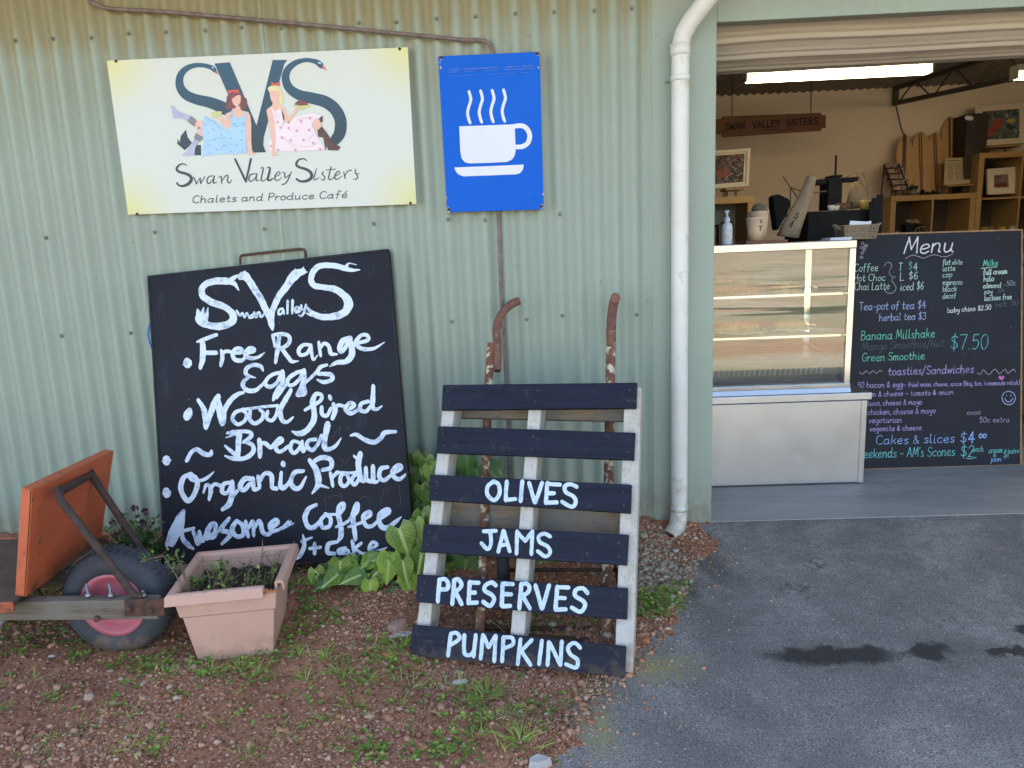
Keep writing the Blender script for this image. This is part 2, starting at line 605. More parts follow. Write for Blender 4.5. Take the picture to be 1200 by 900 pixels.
M_darkbrown = pm('dark brown veneer', (.060, .036, .022), (.05, .03, .018), 4, .5)

# ------------------------------------------------------------------ the ground
m, nt, b = nmat('asphalt')
n = N(nt)
pos = n.pos()
agg = n.noise(n.co((1, 1, 1)), 210, 3, .7)
mid = n.noise(n.co((1, 1, 1)), 34, 4, .6)
big = n.noise(n.co((1, 1, 1)), 1.6, 5, .62)
big2 = n.noise(n.co((1, 1, 1)), 6.5, 4, .6)
c = n.mix(n.ramp(big, [(.36, 0.0), (.64, 1.0)]), (.185, .168, .155), (.340, .308, .280))
c = n.mix(n.ramp(big2, [(.42, .45), (.58, 0.0)]), c, (.150, .138, .130))
c = n.mix(n.ramp(mid, [(.35, .0), (.7, .55)]), c, (.150, .138, .130))
c = n.mix(n.ramp(agg, [(.38, 1.0), (.50, 0.0)]), c, (.078, .074, .072))
c = n.mix(n.ramp(agg, [(.60, 0.0), (.70, .8)]), c, (.50, .47, .44))
fleck = n.noise(n.co((1, 1, 1)), 95, 1, .4)
c = n.mix(n.ramp(fleck, [(.73, 0.0), (.76, .7)]), c, (.52, .48, .44))
wob = n.n('ShaderNodeTexNoise')
wob.inputs['Scale'].default_value = 14
wob.inputs['Detail'].default_value = 5
wob.inputs['Roughness'].default_value = .65
n.link(pos, wob.inputs['Vector'])
wv = n.n('ShaderNodeVectorMath', operation='MULTIPLY_ADD')
n.link(wob.outputs['Color'], wv.inputs[0])
wv.inputs[1].default_value = (.13, .13, .0)
wv.inputs[2].default_value = (-.065, -.065, 0)
wp = n.n('ShaderNodeVectorMath', operation='ADD')
n.link(pos, wp.inputs[0])
n.link(wv.outputs[0], wp.inputs[1])


def patch(px, sx, sy, soft, ang=0.0):
    """1 inside an elongated stain centred on a photo point, 0 outside"""
    g = ground(px)
    mp = n.n('ShaderNodeMapping', vector_type='TEXTURE')
    mp.inputs['Location'].default_value = (g.x, g.y, 0)
    mp.inputs['Rotation'].default_value = (0, 0, ang)
    mp.inputs['Scale'].default_value = (sx, sy, 1000)
    n.link(wp.outputs[0], mp.inputs[0])
    l = n.n('ShaderNodeVectorMath', operation='LENGTH')
    n.link(mp.outputs[0], l.inputs[0])
    return n.math('SUBTRACT', 1.0, n.math('MULTIPLY_ADD', l.outputs['Value'], 1 / soft, -(1 - soft) / soft, clamp=True))


oil = n.math('MAXIMUM', patch((976, 768), .24, .055, .35), patch((1086, 763), .10, .044, .4))
oil = n.math('MAXIMUM', oil, patch((1180, 762), .075, .030, .35))
oil = n.math('MAXIMUM', oil, patch((1205, 739), .06, .03, .4))
halo = n.math('MAXIMUM', patch((985, 767), .33, .10, .9), patch((1120, 760), .28, .09, .9))
c = n.mix(n.math('MULTIPLY', halo, n.ramp(mid, [(.35, .15), (.65, .55)])), c, (.11, .10, .095))
c = n.mix(n.math('MULTIPLY', oil, .92), c, (.030, .027, .026))
moss = n.math('MAXIMUM', patch((765, 781), .20, .09, .9), patch((700, 850), .08, .14, .9))
c = n.mix(n.math('MULTIPLY', moss, n.ramp(mid, [(.35, .3), (.65, .95)])), c, (.30, .265, .095))
damp = n.math('MAXIMUM', patch((826, 655), .085, .30, .8, .35), patch((810, 690), .05, .12, .9, -.3))
c = n.mix(n.math('MULTIPLY', damp, n.ramp(big2, [(.35, .45), (.6, .9)])), c, (.045, .042, .042))
smear = n.math('MAXIMUM', patch((958, 660), .05, .09, .9), patch((935, 690), .10, .05, .9))
c = n.mix(n.math('MULTIPLY', n.math('MULTIPLY', smear, n.ramp(mid, [(.45, 0.0), (.6, 1.0)])), .7), c, (.045, .035, .03))
n.link(c, b.inputs['Base Color'])
n.link(n.math('MULTIPLY_ADD', oil, -.12, .86), b.inputs['Roughness'])
b.inputs['Specular IOR Level'].default_value = .3
n.link(n.bump(agg, .55, .004, n.bump(mid, .25, .006)), b.inputs['Normal'])
M_asphalt = m

m, nt, b = nmat('car park field')
n = N(nt)
fa = n.noise(n.co((1, 1, 1)), .22, 4, .6, .5)
fb_ = n.noise(n.co((.4, 1, 1)), .55, 5, .6)
c = n.mix(n.ramp(fa, [(.42, 0.0), (.50, 1.0)]), (.50, .44, .33), (.36, .33, .21))
c = n.mix(n.ramp(fb_, [(.52, 0.0), (.58, 1.0)]), c, (.46, .32, .20))
c = n.mix(n.ramp(n.noise(n.co((.25, 1, 1)), .9, 3), [(.60, 0.0), (.64, 1.0)]), c, (.07, .08, .035))
n.link(c, b.inputs['Base Color'])
b.inputs['Roughness'].default_value = .95
M_field = m
mb = MB()
for (x0, x1, y0, y1) in ((-120, 120, -160, -5), (-120, -7, -5, 120), (9, 120, -5, 120), (-7, 9, 5, 120)):
    mb.poly([(x0, y0, -.50), (x1, y0, -.50), (x1, y1, -.50), (x0, y1, -.50)])
mb.poly([(-7, -5, -.50), (-7, 5, -.50), (-7, 5, .0), (-7, 0, 0)])
mb.poly([(9, -5, -.50), (9, 0, 0), (9, 5, 0), (9, 5, -.5)])
mb.poly([(-7, 5, -.50), (-7, 5, 0), (9, 5, 0), (9, 5, -.5)])
kind(obj('field', mb, M_field), 'structure')

m, nt, b = nmat('worn concrete')
n = N(nt)
f = n.noise(n.co((1, 5, 1)), 1.3, 6, .65)
c = n.mix(n.ramp(f, [(.3, 0.0), (.7, 1.0)]), (.25, .24, .225), (.37, .355, .335))
c = n.mix(n.ramp(n.noise(n.co((1, 3, 1)), 7, 5, .7), [(.5, 0.0), (.75, .7)]), c, (.19, .18, .17))
Pc = n.sep(n.pos())
edge = n.math('MULTIPLY_ADD', Pc['Y'], -1 / .30, 1.0, clamp=True)
c = n.mix(n.math('MULTIPLY', edge, n.ramp(f, [(.35, .15), (.6, .6)])), c, (.36, .345, .325))
n.link(c, b.inputs['Base Color'])
b.inputs['Roughness'].default_value = .55
n.link(n.bump(n.noise(n.co((1, 1, 1)), 60, 4), .15, .002), b.inputs['Normal'])
mb = MB()
mb.box((-3, 0.002, -.25), (6, 4.6, .0025))
kind(obj('concrete_floor', mb, m), 'structure')

# ---- the dirt bed along the wall
EDGE = [(842, 612), (834, 632), (822, 655), (812, 682), (798, 705), (782, 735), (762, 765), (742, 795), (720, 825), (690, 855), (664, 880), (640, 905), (610, 940), (560, 1010), (500, 1100)]
EG = [(ground(p).x, ground(p).y) for p in EDGE]
EY = np.array([q[1] for q in EG][::-1])
EX = np.array([q[0] for q in EG][::-1])


def edge_x(y):
    return float(np.interp(y, EY, EX)) if y > EY[0] else float(EX[0] + (EY[0] - y) * -.6)


def vnoise(x, y, s, seed=0):
    """cheap smooth value noise"""
    x, y = x * s, y * s
    xi, yi = np.floor(x).astype(int), np.floor(y).astype(int)
    fx, fy = x - xi, y - yi
    fx, fy = fx * fx * (3 - 2 * fx), fy * fy * (3 - 2 * fy)

    def h(a, b_):
        q = np.sin(a * 127.1 + b_ * 311.7 + seed * 74.7) * 43758.5453
        return q - np.floor(q)
    return (h(xi, yi) * (1 - fx) + h(xi + 1, yi) * fx) * (1 - fy) + (h(xi, yi + 1) * (1 - fx) + h(xi + 1, yi + 1) * fx) * fy


def dirt_z(x, y):
    x, y = np.asarray(x, float), np.asarray(y, float)
    ex = np.interp(y, EY, EX)
    d = (ex - x) + .10 * (vnoise(x, y, 16, 1) - .5) + .05 * (vnoise(x, y, 45, 2) - .5)
    lift = np.clip(d / .16, -1, 1) * .013
    bumpz = .014 * (vnoise(x, y, 5, 3) - .5) + .012 * (vnoise(x, y, 19, 4) - .5) + .007 * (vnoise(x, y, 60, 5) - .5)
    pile = .02 * np.clip(1 - np.abs(y) / .4, 0, 1)
    g = np.where(y >= 0, 0, SLOPE * y)
    lift = lift - .042 * np.exp(-((x + .84) / .42) ** 4 - ((y + .98 + .2 * (x + .84)) / .17) ** 4) - .02 * np.exp(-((x + 1.77) / .2) ** 2 - ((y + .78) / .2) ** 2)
    z = g + lift + bumpz * np.clip(d / .1 + .6, 0, 1) + pile * np.clip(d / .3, 0, 1)
    return np.where(d > .12, np.maximum(z, g - .034 + .004 * vnoise(x, y, 60, 5)), z)


mb = MB()
xs = np.unique(np.concatenate([np.linspace(-7, -3, 9), np.arange(-3, .6, .06), np.linspace(.6, 9, 22)]))
ys = np.unique(np.concatenate([np.linspace(-5, -2.4, 8), np.arange(-2.4, .001, .06), [0.0]]))[::-1]
NX, NY = len(xs), len(ys)
mb.add([(x, y, gz(y) - .065 * min(max((edge_x(y) - x - .10) / .10, 0), 1) * (1 if y < -.001 else .3)) for y in ys for x in xs],
       [(i * NX + j, i * NX + j + 1, (i + 1) * NX + j + 1, (i + 1) * NX + j) for i in range(NY - 1) for j in range(NX - 1)], 0, True)
kind(obj('asphalt_driveway', mb, M_asphalt), 'structure')

m, nt, b = nmat('red brown gravelly dirt')
n = N(nt)
f = n.noise(n.co((1, 1, 1)), 3.2, 5, .6)
f2 = n.noise(n.co((1, 1, 1)), 70, 4, .65)
c = n.mix(n.ramp(f, [(.35, 0.0), (.65, 1.0)]), (.40, .182, .108), (.29, .128, .075))
c = n.mix(n.ramp(f2, [(.35, .8), (.5, 0.0)]), c, (.060, .030, .022))
c = n.mix(n.ramp(f2, [(.58, 0.0), (.70, .8)]), c, (.46, .27, .18))
n.link(c, b.inputs['Base Color'])
b.inputs['Roughness'].default_value = .95
b.inputs['Specular IOR Level'].default_value = .15
n.link(n.bump(f2, .9, .008), b.inputs['Normal'])
M_dirt = m
gx = np.arange(-3.6, 0.14, .02)
gy = np.arange(.02, -2.2, -.02)
XX, YY = np.meshgrid(gx, gy)
ZZ = dirt_z(XX, YY)
nx_, ny_ = len(gx), len(gy)
mb = MB()
fs = []
for i in range(ny_ - 1):
    for j in range(nx_ - 1):
        if XX[i, j] < edge_x(gy[i]) + .12:
            k = i * nx_ + j
            fs.append((k, k + nx_, k + nx_ + 1, k + 1))
mb.add(np.stack([XX.ravel(), YY.ravel(), ZZ.ravel()], 1).tolist(), fs, 0, True)
kind(obj('dirt_ground', mb, M_dirt), 'structure')

# ---- gravel lying on it
ICO = bmesh.new()
bmesh.ops.create_icosphere(ICO, subdivisions=1, radius=1)
ICO_V = np.array([v.co[:] for v in ICO.verts])
ICO_F = np.array([[v.index for v in f.verts] for f in ICO.faces])
ICO.free()


def stones(name, spec, mats, seed):
    """spec: array of x, y, size"""
    rg = np.random.default_rng(seed)
    k = len(spec)
    sz = spec[:, 2]
    dirs = rg.normal(size=(k, 3))
    v = np.repeat(ICO_V[None], k, 0) * (1 + .28 * rg.normal(size=(k, len(ICO_V), 1)).clip(-1.3, 1.3))
    sc_ = np.stack([rg.uniform(.7, 1.25, k), rg.uniform(.6, 1.1, k), rg.uniform(.4, .8, k)], 1)
    v = v * sc_[:, None, :]
    a = rg.uniform(0, 6.28, k)
    ca, sa = np.cos(a)[:, None], np.sin(a)[:, None]
    x, y = v[..., 0] * ca - v[..., 1] * sa, v[..., 0] * sa + v[..., 1] * ca
    tl = rg.uniform(-.5, .5, k)[:, None]
    y, z = y * np.cos(tl) - v[..., 2] * np.sin(tl), y * np.sin(tl) + v[..., 2] * np.cos(tl)
    zz = dirt_z(spec[:, 0], spec[:, 1])
    g = np.where(spec[:, 1] >= 0, 0, SLOPE * spec[:, 1])
    zz = np.where(spec[:, 0] > np.interp(spec[:, 1], EY, EX) - .12, np.maximum(zz, g), zz)
    co = np.stack([x * sz[:, None] + spec[:, 0:1], y * sz[:, None] + spec[:, 1:2], z * sz[:, None] + (zz + sz * .18)[:, None]], -1).reshape(-1, 3)
    F = (ICO_F[None] + (np.arange(k) * len(ICO_V))[:, None, None]).reshape(-1, 3)
    me = bpy.data.meshes.new(name)
    me.vertices.add(len(co))
    me.vertices.foreach_set('co', co.astype(np.float32).ravel())
    me.loops.add(F.size)
    me.loops.foreach_set('vertex_index', F.ravel().astype(np.int32))
    me.polygons.add(len(F))
    me.polygons.foreach_set('loop_start', np.arange(0, F.size, 3, dtype=np.int32))
    me.materials.append(mats)
    me.update(calc_edges=True)
    o = bpy.data.objects.new(name, me)
    COL.objects.link(o)
    return o


def gravel_mat(name, stops):
    m, nt, b = nmat(name)
    n = N(nt)
    g = n.n('ShaderNodeNewGeometry')
    c = n.ramp(g.outputs['Random Per Island'], stops)
    f = n.noise(n.co((1, 1, 1)), 180, 3)
    c = n.mix(n.ramp(f, [(.35, .5), (.6, 0.0)]), c, (.07, .04, .03))
    n.link(c, b.inputs['Base Color'])
    b.inputs['Roughness'].default_value = .88
    b.inputs['Specular IOR Level'].default_value = .2
    return m


M_gravel = gravel_mat('mixed red gravel', [(0, (.32, .14, .080)), (.25, (.46, .22, .13)), (.5, (.56, .30, .19)), (.72, (.38, .165, .095)), (.87, (.60, .38, .26)), (.97, (.46, .33, .26)), (1, (.70, .58, .48))])
M_gravel_pale = gravel_mat('pale drain gravel', [(0, (.30, .23, .16)), (.4, (.40, .33, .25)), (.7, (.22, .16, .11)), (1, (.55, .50, .43))])
rg = np.random.default_rng(3)
sp = []
while len(sp) < 80000:
    x, y = rg.uniform(-3.1, -.05), rg.uniform(-1.95, -.02)
    if x > edge_x(y) + rg.normal() * .02 or x < -1.75 - .9 * (y + 2.2) - 1.0:
        continue
    dn = vnoise(np.array([x]), np.array([y]), 3.1, 9)[0]
    if rg.random() > .25 + .75 * (dn > .42):
        continue
    s_ = float(np.exp(rg.normal(math.log(.0026), .58)))
    sp.append((x, y, min(s_, .0145)))
kind(stones('gravel', np.array(sp), M_gravel, 5), 'stuff')
sp = []
while len(sp) < 900:
    g = ground((rg.normal(770, 26), rg.normal(672, 20)))
    if g.x < edge_x(g.y) and g.y < -.03:
        sp.append((g.x, g.y, float(np.exp(rg.normal(math.log(.0075), .35)))))
kind(stones('drain_gravel', np.array(sp), M_gravel_pale, 6), 'stuff')

sp = []
while len(sp) < 260:
    y = rg.uniform(-1.6, -.1)
    x = edge_x(y) + abs(rg.normal()) * .10 + .02
    sp.append((x, y, float(np.exp(rg.normal(math.log(.0035), .4)))))
while len(sp) < 330:
    g = ground((rg.uniform(720, 1200), rg.uniform(620, 900)))
    sp.append((g.x, g.y, float(np.exp(rg.normal(math.log(.0022), .35)))))
kind(stones('loose_grit', np.array(sp), M_gravel, 8), 'stuff')

# ------------------------------------------------------------------ the shed
shed = thing('corrugated_shed', (1.0, 2.0, 0), 'pale sage green corrugated metal shed with a wide open roller doorway', 'shed')
wall = py(0)
PITCH_C = .0762
XC0 = wall((20, 52)).x


def clad(mb, x0, x1, z0, z1, dy=0.0):
    k = int((x1 - x0) / PITCH_C * 14)
    xs = np.linspace(x0, x1, k + 1)
    zs = [z0, (z0 + z1) / 2, z1]
    vs_ = []
    for z in zs:
        for x in xs:
            t = cos(2 * pi * (x - XC0) / PITCH_C)
            vs_.append((x, dy + .0092 * (1 - t) + .0012 * sin(x * 3.3) * sin(z * 2), z))
    w_ = k + 1
    mb.add(vs_, [(i * w_ + j, i * w_ + j + 1, (i + 1) * w_ + j + 1, (i + 1) * w_ + j) for i in range(2) for j in range(k)], 0, True)


xe = -.240
k_ = 0
while xe > -6:
    xa = max(xe - .762, -6.1)
    mb = MB()
    clad(mb, xa - (.03 if k_ % 2 == 0 else 0), xe, -.25, 2.55, -.0030 if k_ % 2 == 0 else 0.0)
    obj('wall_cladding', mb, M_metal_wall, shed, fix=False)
    xe = xa
    k_ += 1
mb = MB()
clad(mb, 3.14, 6, -.25, 2.55)
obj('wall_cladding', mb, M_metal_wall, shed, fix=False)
mb = MB()
mb.box((-.250, -.006, -.12), (.0015, .10, 2.55))
obj('door_post', mb, M_trim, shed, .004)
mb = MB()
mb.box((2.9, -.006, -.12), (3.15, .10, 2.55))
obj('door_post', mb, M_trim, shed, .004)
mb = MB()
mb.box((.0015, -.004, 2.036), (2.9, .06, 2.55))
obj('lintel', mb, M_trim, shed, .003)

# hex screws of the cladding
M_screw = pm('weathered screw', (.25, .27, .22), (.15, .12, .09), 60, .6, metal=.2)
proto = None
spots_ = [(XC0 + .1524 * i, 2.103) for i in range(-1, 17)]
spots_ += [(XC0 + .1524 * i, 1.335) for i in (0, 3, 6, 9, 11, 12, 14)]
spots_ += [(XC0 + .1524 * i, .925) for i in (0, 2, 3, 11, 13, 14, 16)]
for i, (x, z) in enumerate(spots_):
    if proto is None:
        mb = MB()
        mb.lathe([(0, .0075), (.0048, .0075), (.0055, .006), (.0055, .002), (.009, .0015), (.009, -.001)], (0, 0, 0), (0, -1, 0), 8, smooth=False)
        proto = obj('cladding_screw', mb, M_screw)
        proto.parent = shed
        o = proto
    else:
        o = proto.copy()
        COL.objects.link(o)
        o.parent = shed
    o.location = V((x + rnd.uniform(-.006, .006), -.0030, z + rnd.uniform(-.006, .006))) - shed.location
    o.rotation_euler = (0, rnd.random() * 3, 0)

# roof, eave and inside of the shed
mb = MB()
mb.para((-6.2, -.72, 2.60), (12.6, 0, 0), (0, 5.6, .17), (0, 0, .03))
M_roof = pm('roof sheet', (.40, .42, .38), (.35, .36, .33), 5, .5)
obj('roof', mb, M_roof, shed)
mb = MB()
mb.box((-6.2, -.70, 2.55), (6.4, -.012, 2.575))
obj('eave_soffit', mb, M_soffit, shed)
mb = MB()
mb.prism([(-6.2, -.72, 2.50), (-6.2, -.84, 2.50), (-6.2, -.84, 2.62), (-6.2, -.832, 2.62), (-6.2, -.832, 2.508), (-6.2, -.72, 2.508)], (12.6, 0, 0))
obj('gutter', mb, M_trim, shed)
M_inner = pm('tan painted inner wall', (.74, .63, .52), (.68, .575, .465), 1.5, .85, bump=.03)
mb = MB()
mb.box((-3.1, 4.30, 0), (6.1, 4.4, 2.75))
obj('rear_wall', mb, M_inner, shed)
for x in (-3.1, 6.0):
    mb = MB()
    mb.box((x, .10, 0), (x + .1, 4.30, 2.75))
    obj('side_wall', mb, M_inner, shed)
mb = MB()
mb.box((-3.0, .07, 0), (-.02, .10, 2.55))
obj('inner_lining', mb, M_inner, shed)
M_ceil = pm('dull ceiling sheet', (.20, .175, .14), (.15, .13, .105), 3, .6, stretch=(12, 1, 1))
mb = MB()
k = 640
xs = np.linspace(-3.1, 6.1, k + 1)
vs_ = [(x, y, z0 + .010 * cos(2 * pi * x / PITCH_C)) for (y, z0) in ((.1, 2.42), (2.2, 2.485), (4.30, 2.55)) for x in xs]
mb.add(vs_, [(i * (k + 1) + j, i * (k + 1) + j + 1, (i + 1) * (k + 1) + j + 1, (i + 1) * (k + 1) + j) for i in range(2) for j in range(k)], 0, True)
obj('ceiling_sheet', mb, M_ceil, shed, fix=False)

# rolled-up shutter behind the lintel
M_roller = pm('cream roller shutter', (.46, .39, .31), (.39, .33, .26), 4, .40, stretch=(.5, 6, 6), spots=(.28, .21, .14), spl=.66, spec=.6)
mb = MB()
xs = np.linspace(-.12, 2.95, 60)
na = 220
vs_ = []
for x in xs:
    for j in range(na):
        a = 2 * pi * j / na
        u = (a * 17 / (2 * pi) + .10 * sin(x * 2.6) + .05 * sin(x * 6.1)) % 1
        r = .215 + .012 * math.exp(-((u - .5) / .10) ** 2) + .006 * math.exp(-((u - .18) / .05) ** 2) + .004 * sin(x * 2.2 + 1)
        vs_.append((x, .31 + r * cos(a), 2.145 + r * sin(a)))
mb.add(vs_, [(i * na + j, i * na + (j + 1) % na, (i + 1) * na + (j + 1) % na, (i + 1) * na + j) for i in range(59) for j in range(na)], 0, True)
obj('roller_shutter', mb, M_roller, shed)

# roof truss running towards us from the rear wall
rp = py(4.24)
A_ = rp((1049, 121))
B_ = py(2.35)((1215, 86))
M_truss = pm('dark truss steel', (.050, .044, .040), (.04, .036, .034), 5, .6)
mb = MB()
dT = B_ - A_
up = V((0, 0, .13))
ext = 1.25
mb.beam(A_, A_ + dT * ext, .04, .035)
mb.beam(A_ + up, A_ + up + dT * ext + V((0, 0, .10)), .035, .03)
mb.beam(A_ + V((0, 0, -.02)), A_ + up + V((0, 0, .02)), .04, .045, up=(0, 1, 0))
for i in range(8):
    q0 = A_ + dT * (i + .2) / 8 * ext + (up + V((0, 0, .1 * i / 8)) if i % 2 else V((0, 0, 0)))
    q1 = A_ + dT * (i + 1.0) / 8 * ext + (V((0, 0, 0)) if i % 2 else up + V((0, 0, .1 * (i + 1) / 8)))
    mb.tube([q0, q1], .007, 8)
obj('roof_truss', mb, M_truss, shed)
mb = MB()
mb.tube([rp((1048, 116)), py(4.15)((1056, 150)), py(4.1)((1061, 163))], .006, 8)
obj('hanging_strap', mb, M_truss, shed)

# ------------------------------------------------------------------ fluorescent lights
M_tube = bpy.data.materials.new('lit diffuser')
M_tube.use_nodes = True
nt = M_tube.node_tree
b = nt.nodes['Principled BSDF']
b.inputs['Base Color'].default_value = (.8, .75, .6, 1)
b.inputs['Emission Color'].default_value = (1, .80, .50, 1)
b.inputs['Emission Strength'].default_value = 4.6
M_batten = pm('lamp batten', (.6, .55, .45), None, 3, .5)


def lamp(a, b_, y, label):
    p0, p1 = py(y)(a), py(y)(b_)
    z = (p0.z + p1.z) / 2
    r = thing('fluorescent_light', (p0.x, y, z), label, 'ceiling light', 'fluorescent lights inside the shed')
    mb = MB()
    mb.box((p0.x - .015, y - .045, z + .0195), (p1.x + .015, y + .045, z + .062))
    obj('lamp_base', mb, M_batten, r, .004)
    mb = MB()
    mb.box((p0.x, y - .042, z - .028), (p1.x, y + .042, z + .019))
    obj('diffuser', mb, M_tube, r, .012)
    for x in (p0.x - .013, p1.x + .001):
        mb = MB()
        mb.box((x, y - .044, z - .030), (x + .012, y + .044, z + .019))
        obj('end_cap', mb, M_batten, r, .003)
    for x in (p0.x + .25, p1.x - .25):
        mb = MB()
        mb.box((x - .015, y - .02, z + .062), (x + .015, y + .02, 2.44 + .03 * y))
        obj('hanger', mb, M_batten, r)


lamp((874, 92), (1088, 79.5), 1.7, 'long warm fluorescent light glowing under the rolled-up shutter')
lamp((1190, 86), (1402, 80), 2.3, 'fluorescent light beside the steel truss, mostly past the picture edge')

# ------------------------------------------------------------------ downpipe
dp = thing('downpipe', (-.150, -.065, -.03), 'white plastic downpipe on the door post with stained joints', 'downpipe')
xP = -.150
mb = MB()
mb.tube([(xP, -.065, .07), (xP, -.065, 1.86)], .0340, 28)
obj('pipe', mb, M_white_pvc, dp)
mb = MB()
mb.tube([(xP, -.065, 1.86), (xP + .001, -.067, 1.945), (xP + .010, -.072, 1.985), (xP + .035, -.085, 2.025), (xP + .10, -.12, 2.10), (xP + .25, -.25, 2.28), (xP + .52, -.60, 2.50), (xP + .55, -.76, 2.52)], .0340, 28)
obj('elbow', mb, M_white_pvc, dp)
for z0, z1, r in ((1.905, 1.950, .0375), (1.815, 1.838, .0375), (.085, .108, .0375)):
    mb = MB()
    mb.lathe([(r - .004, z0), (r, z0 + .001), (r, z1 - .001), (r - .004, z1)], (xP, -.065, 0), n=28)
    obj('socket_ring' if z1 - z0 > .04 else 'clip_ring', mb, M_white_pvc, dp)
M_algae = pm('yellow green stain', (.33, .30, .06), (.45, .42, .22), 60, .8)
for z in (1.903, 1.813):
    mb = MB()
    for k in range(9):
        a = -pi / 2 + (-.2 + .14 * k)
        l = rnd.uniform(.006, .035)
        q = [(xP + .0347 * cos(a + d), -.065 + .0347 * sin(a + d), zz) for d, zz in ((-.02, z), (.02, z), (.012, z - l), (-.012, z - l))]
        mb.poly(q)
    obj('joint_stain', mb, M_algae, dp)
mb = MB()
mb.box((-.198, -.02, 1.824), (-.187, -.006, 1.830))
obj('wall_bracket', mb, M_screw, dp)
mb = MB()
mb.tube([(xP, -.065, .09), (xP - .003, -.070, .045), (xP - .016, -.088, .012), (xP - .055, -.135, -.012)], [.0345, .036, .037, .038], 28, cap=False)
mb.tube([(xP - .055, -.135, -.012), (xP - .016, -.088, .012)], [.034, .032], 28, cap=False)
obj('outlet_elbow', mb, M_white_pvc, dp)

# ------------------------------------------------------------------ conduit
mb = MB()
cp = py(-.016)
path = [(100, -8), (105, 0), (110, 4), (123, 9), (140, 11), (200, 14.5), (350, 28), (520, 44.5), (545, 47), (563, 47), (572, 50), (576.5, 57), (578, 72), (581, 160), (584.5, 250), (588, 355), (592, 420), (597, 540), (600, 640)]
mb.tube([cp(q[:2]) for q in spline([list(q) + [1] for q in path], 6)], .0078, 10)
tag(recentre(obj('conduit_pipe', mb, M_rust_pipe)), 'thin brown metal conduit bent along and down the green wall', 'pipe')

# ------------------------------------------------------------------ blue cup sign
CS = [(513.3, 65.9), (632.5, 60.5), (637.3, 245.3), (524, 248.8)]
pc = py(-.030)
cq = [pc(q) for q in CS]
r = thing('cafe_sign', cq[3], 'blue metal sign with a white steaming cup on a saucer', 'sign')
M_blue = pm('blue sign enamel', (.001, .098, .52), (.002, .112, .57), 1.5, .5, spec=.1)
mb = MB()
mb.prism(cq, (0, .004, 0))
obj('panel', mb, M_blue, r, .001)
M_blue_dark = pm('scuffed blue fold', (.010, .070, .38), (.006, .11, .55), 14, .45, stretch=(3, 1, 22), lo=.42, hi=.55)
mb = MB()
for (y0, y1, w_) in ((16, 10, 3.2), (19, 13.5, 2.2), (23.5, 18, 1.2)):
    for k in range(5):
        t0 = .04 + .18 * k + rnd.uniform(0, .08)
        t1 = min(.97, t0 + rnd.uniform(.08, .2))
        x0, x1 = 516 + 117 * t0, 516 + 117 * t1
        stroke(mb, pc, [(x0, 65.9 + y0 - 5.5 * t0), ((x0 + x1) / 2, 65.9 + y0 - 5.5 * (t0 + t1) / 2 + .5), (x1, 65.9 + y0 - 5.5 * t1)], w_ * .6, rough=.35, h=.0004)
obj('crease', mb, M_blue_dark, r)
M_signwhite = pm('sign white', (.66, .68, .74), (.62, .64, .71), 5, .4, spec=.2)
mb = MB()
o_ = (440, 20)
for dx, dy in ((0, 0), (51, -3), (102, -5), (152, -7)):
    stroke(mb, pc, crop(o_, 3.75, [(411 + dx, 327 + dy, 13), (419 + dx, 362 + dy, 13), (410 + dx, 395 + dy, 13), (405 + dx, 420 + dy, 13), (409 + dx, 445 + dy, 13), (416 + dx, 465 + dy, 13)]), rough=0)
mb.poly([pc(q, .0008) for q in crop(o_, 3.75, [(368, 480), (490, 476), (612, 471), (616, 590), (610, 612), (598, 628), (575, 637), (490, 641), (412, 643), (392, 637), (378, 620), (373, 590)])])
stroke(mb, pc, crop(o_, 3.75, [(608, 480, 20), (645, 478, 21), (668, 494, 21), (678, 522, 21), (670, 552, 21), (645, 569, 21), (610, 571, 20)]), rough=0)
mb.poly([pc(q, .0008) for q in crop(o_, 3.75, [(346, 661), (500, 655), (652, 648), (648, 670), (638, 684), (620, 691), (500, 696), (385, 700), (366, 692), (354, 680)])])
obj('cup_emblem', mb, M_signwhite, r)
for q in crop(o_, 3.75, [(289, 178), (712, 160), (322, 846), (730, 832)]):
    mb = MB()
    c0 = pc(q)
    mb.lathe([(0, .004), (.005, .003), (.007, 0)], c0, (0, -1, 0), 10)
    obj('fixing_screw', mb, M_rust, r)
M_chip = pm('chipped edge', (.55, .50, .50), (.35, .24, .22), 60, .7)
for q, w_ in (((286, 222), 9), ((283, 200), 5), ((716, 222), 6), ((312, 795), 6), ((735, 778), 6), ((675, 778), 2.5), ((288, 178), 14), ((320, 848), 15), ((713, 160), 13), ((731, 832), 13)):
    mb = MB()
    a = crop(o_, 3.75, [q])[0]
    stroke(mb, pc, [(a[0], a[1] - w_ / 9), (a[0] + .3, a[1] + w_ / 9)], w_ / 4.6, rough=.3, h=.0003)
    obj('chipped_enamel', mb, M_chip, r)
for q in (CS[0], CS[1], CS[2], CS[3]):
    mb = MB()
    p0 = pc(q) + V((.02 if q[0] < 600 else -.02, .004, -.02 if q[1] < 100 else .02))
    mb.tube([p0, p0 + V((0, .03, 0))], .006, 8)
    obj('spacer', mb, M_screw, r)

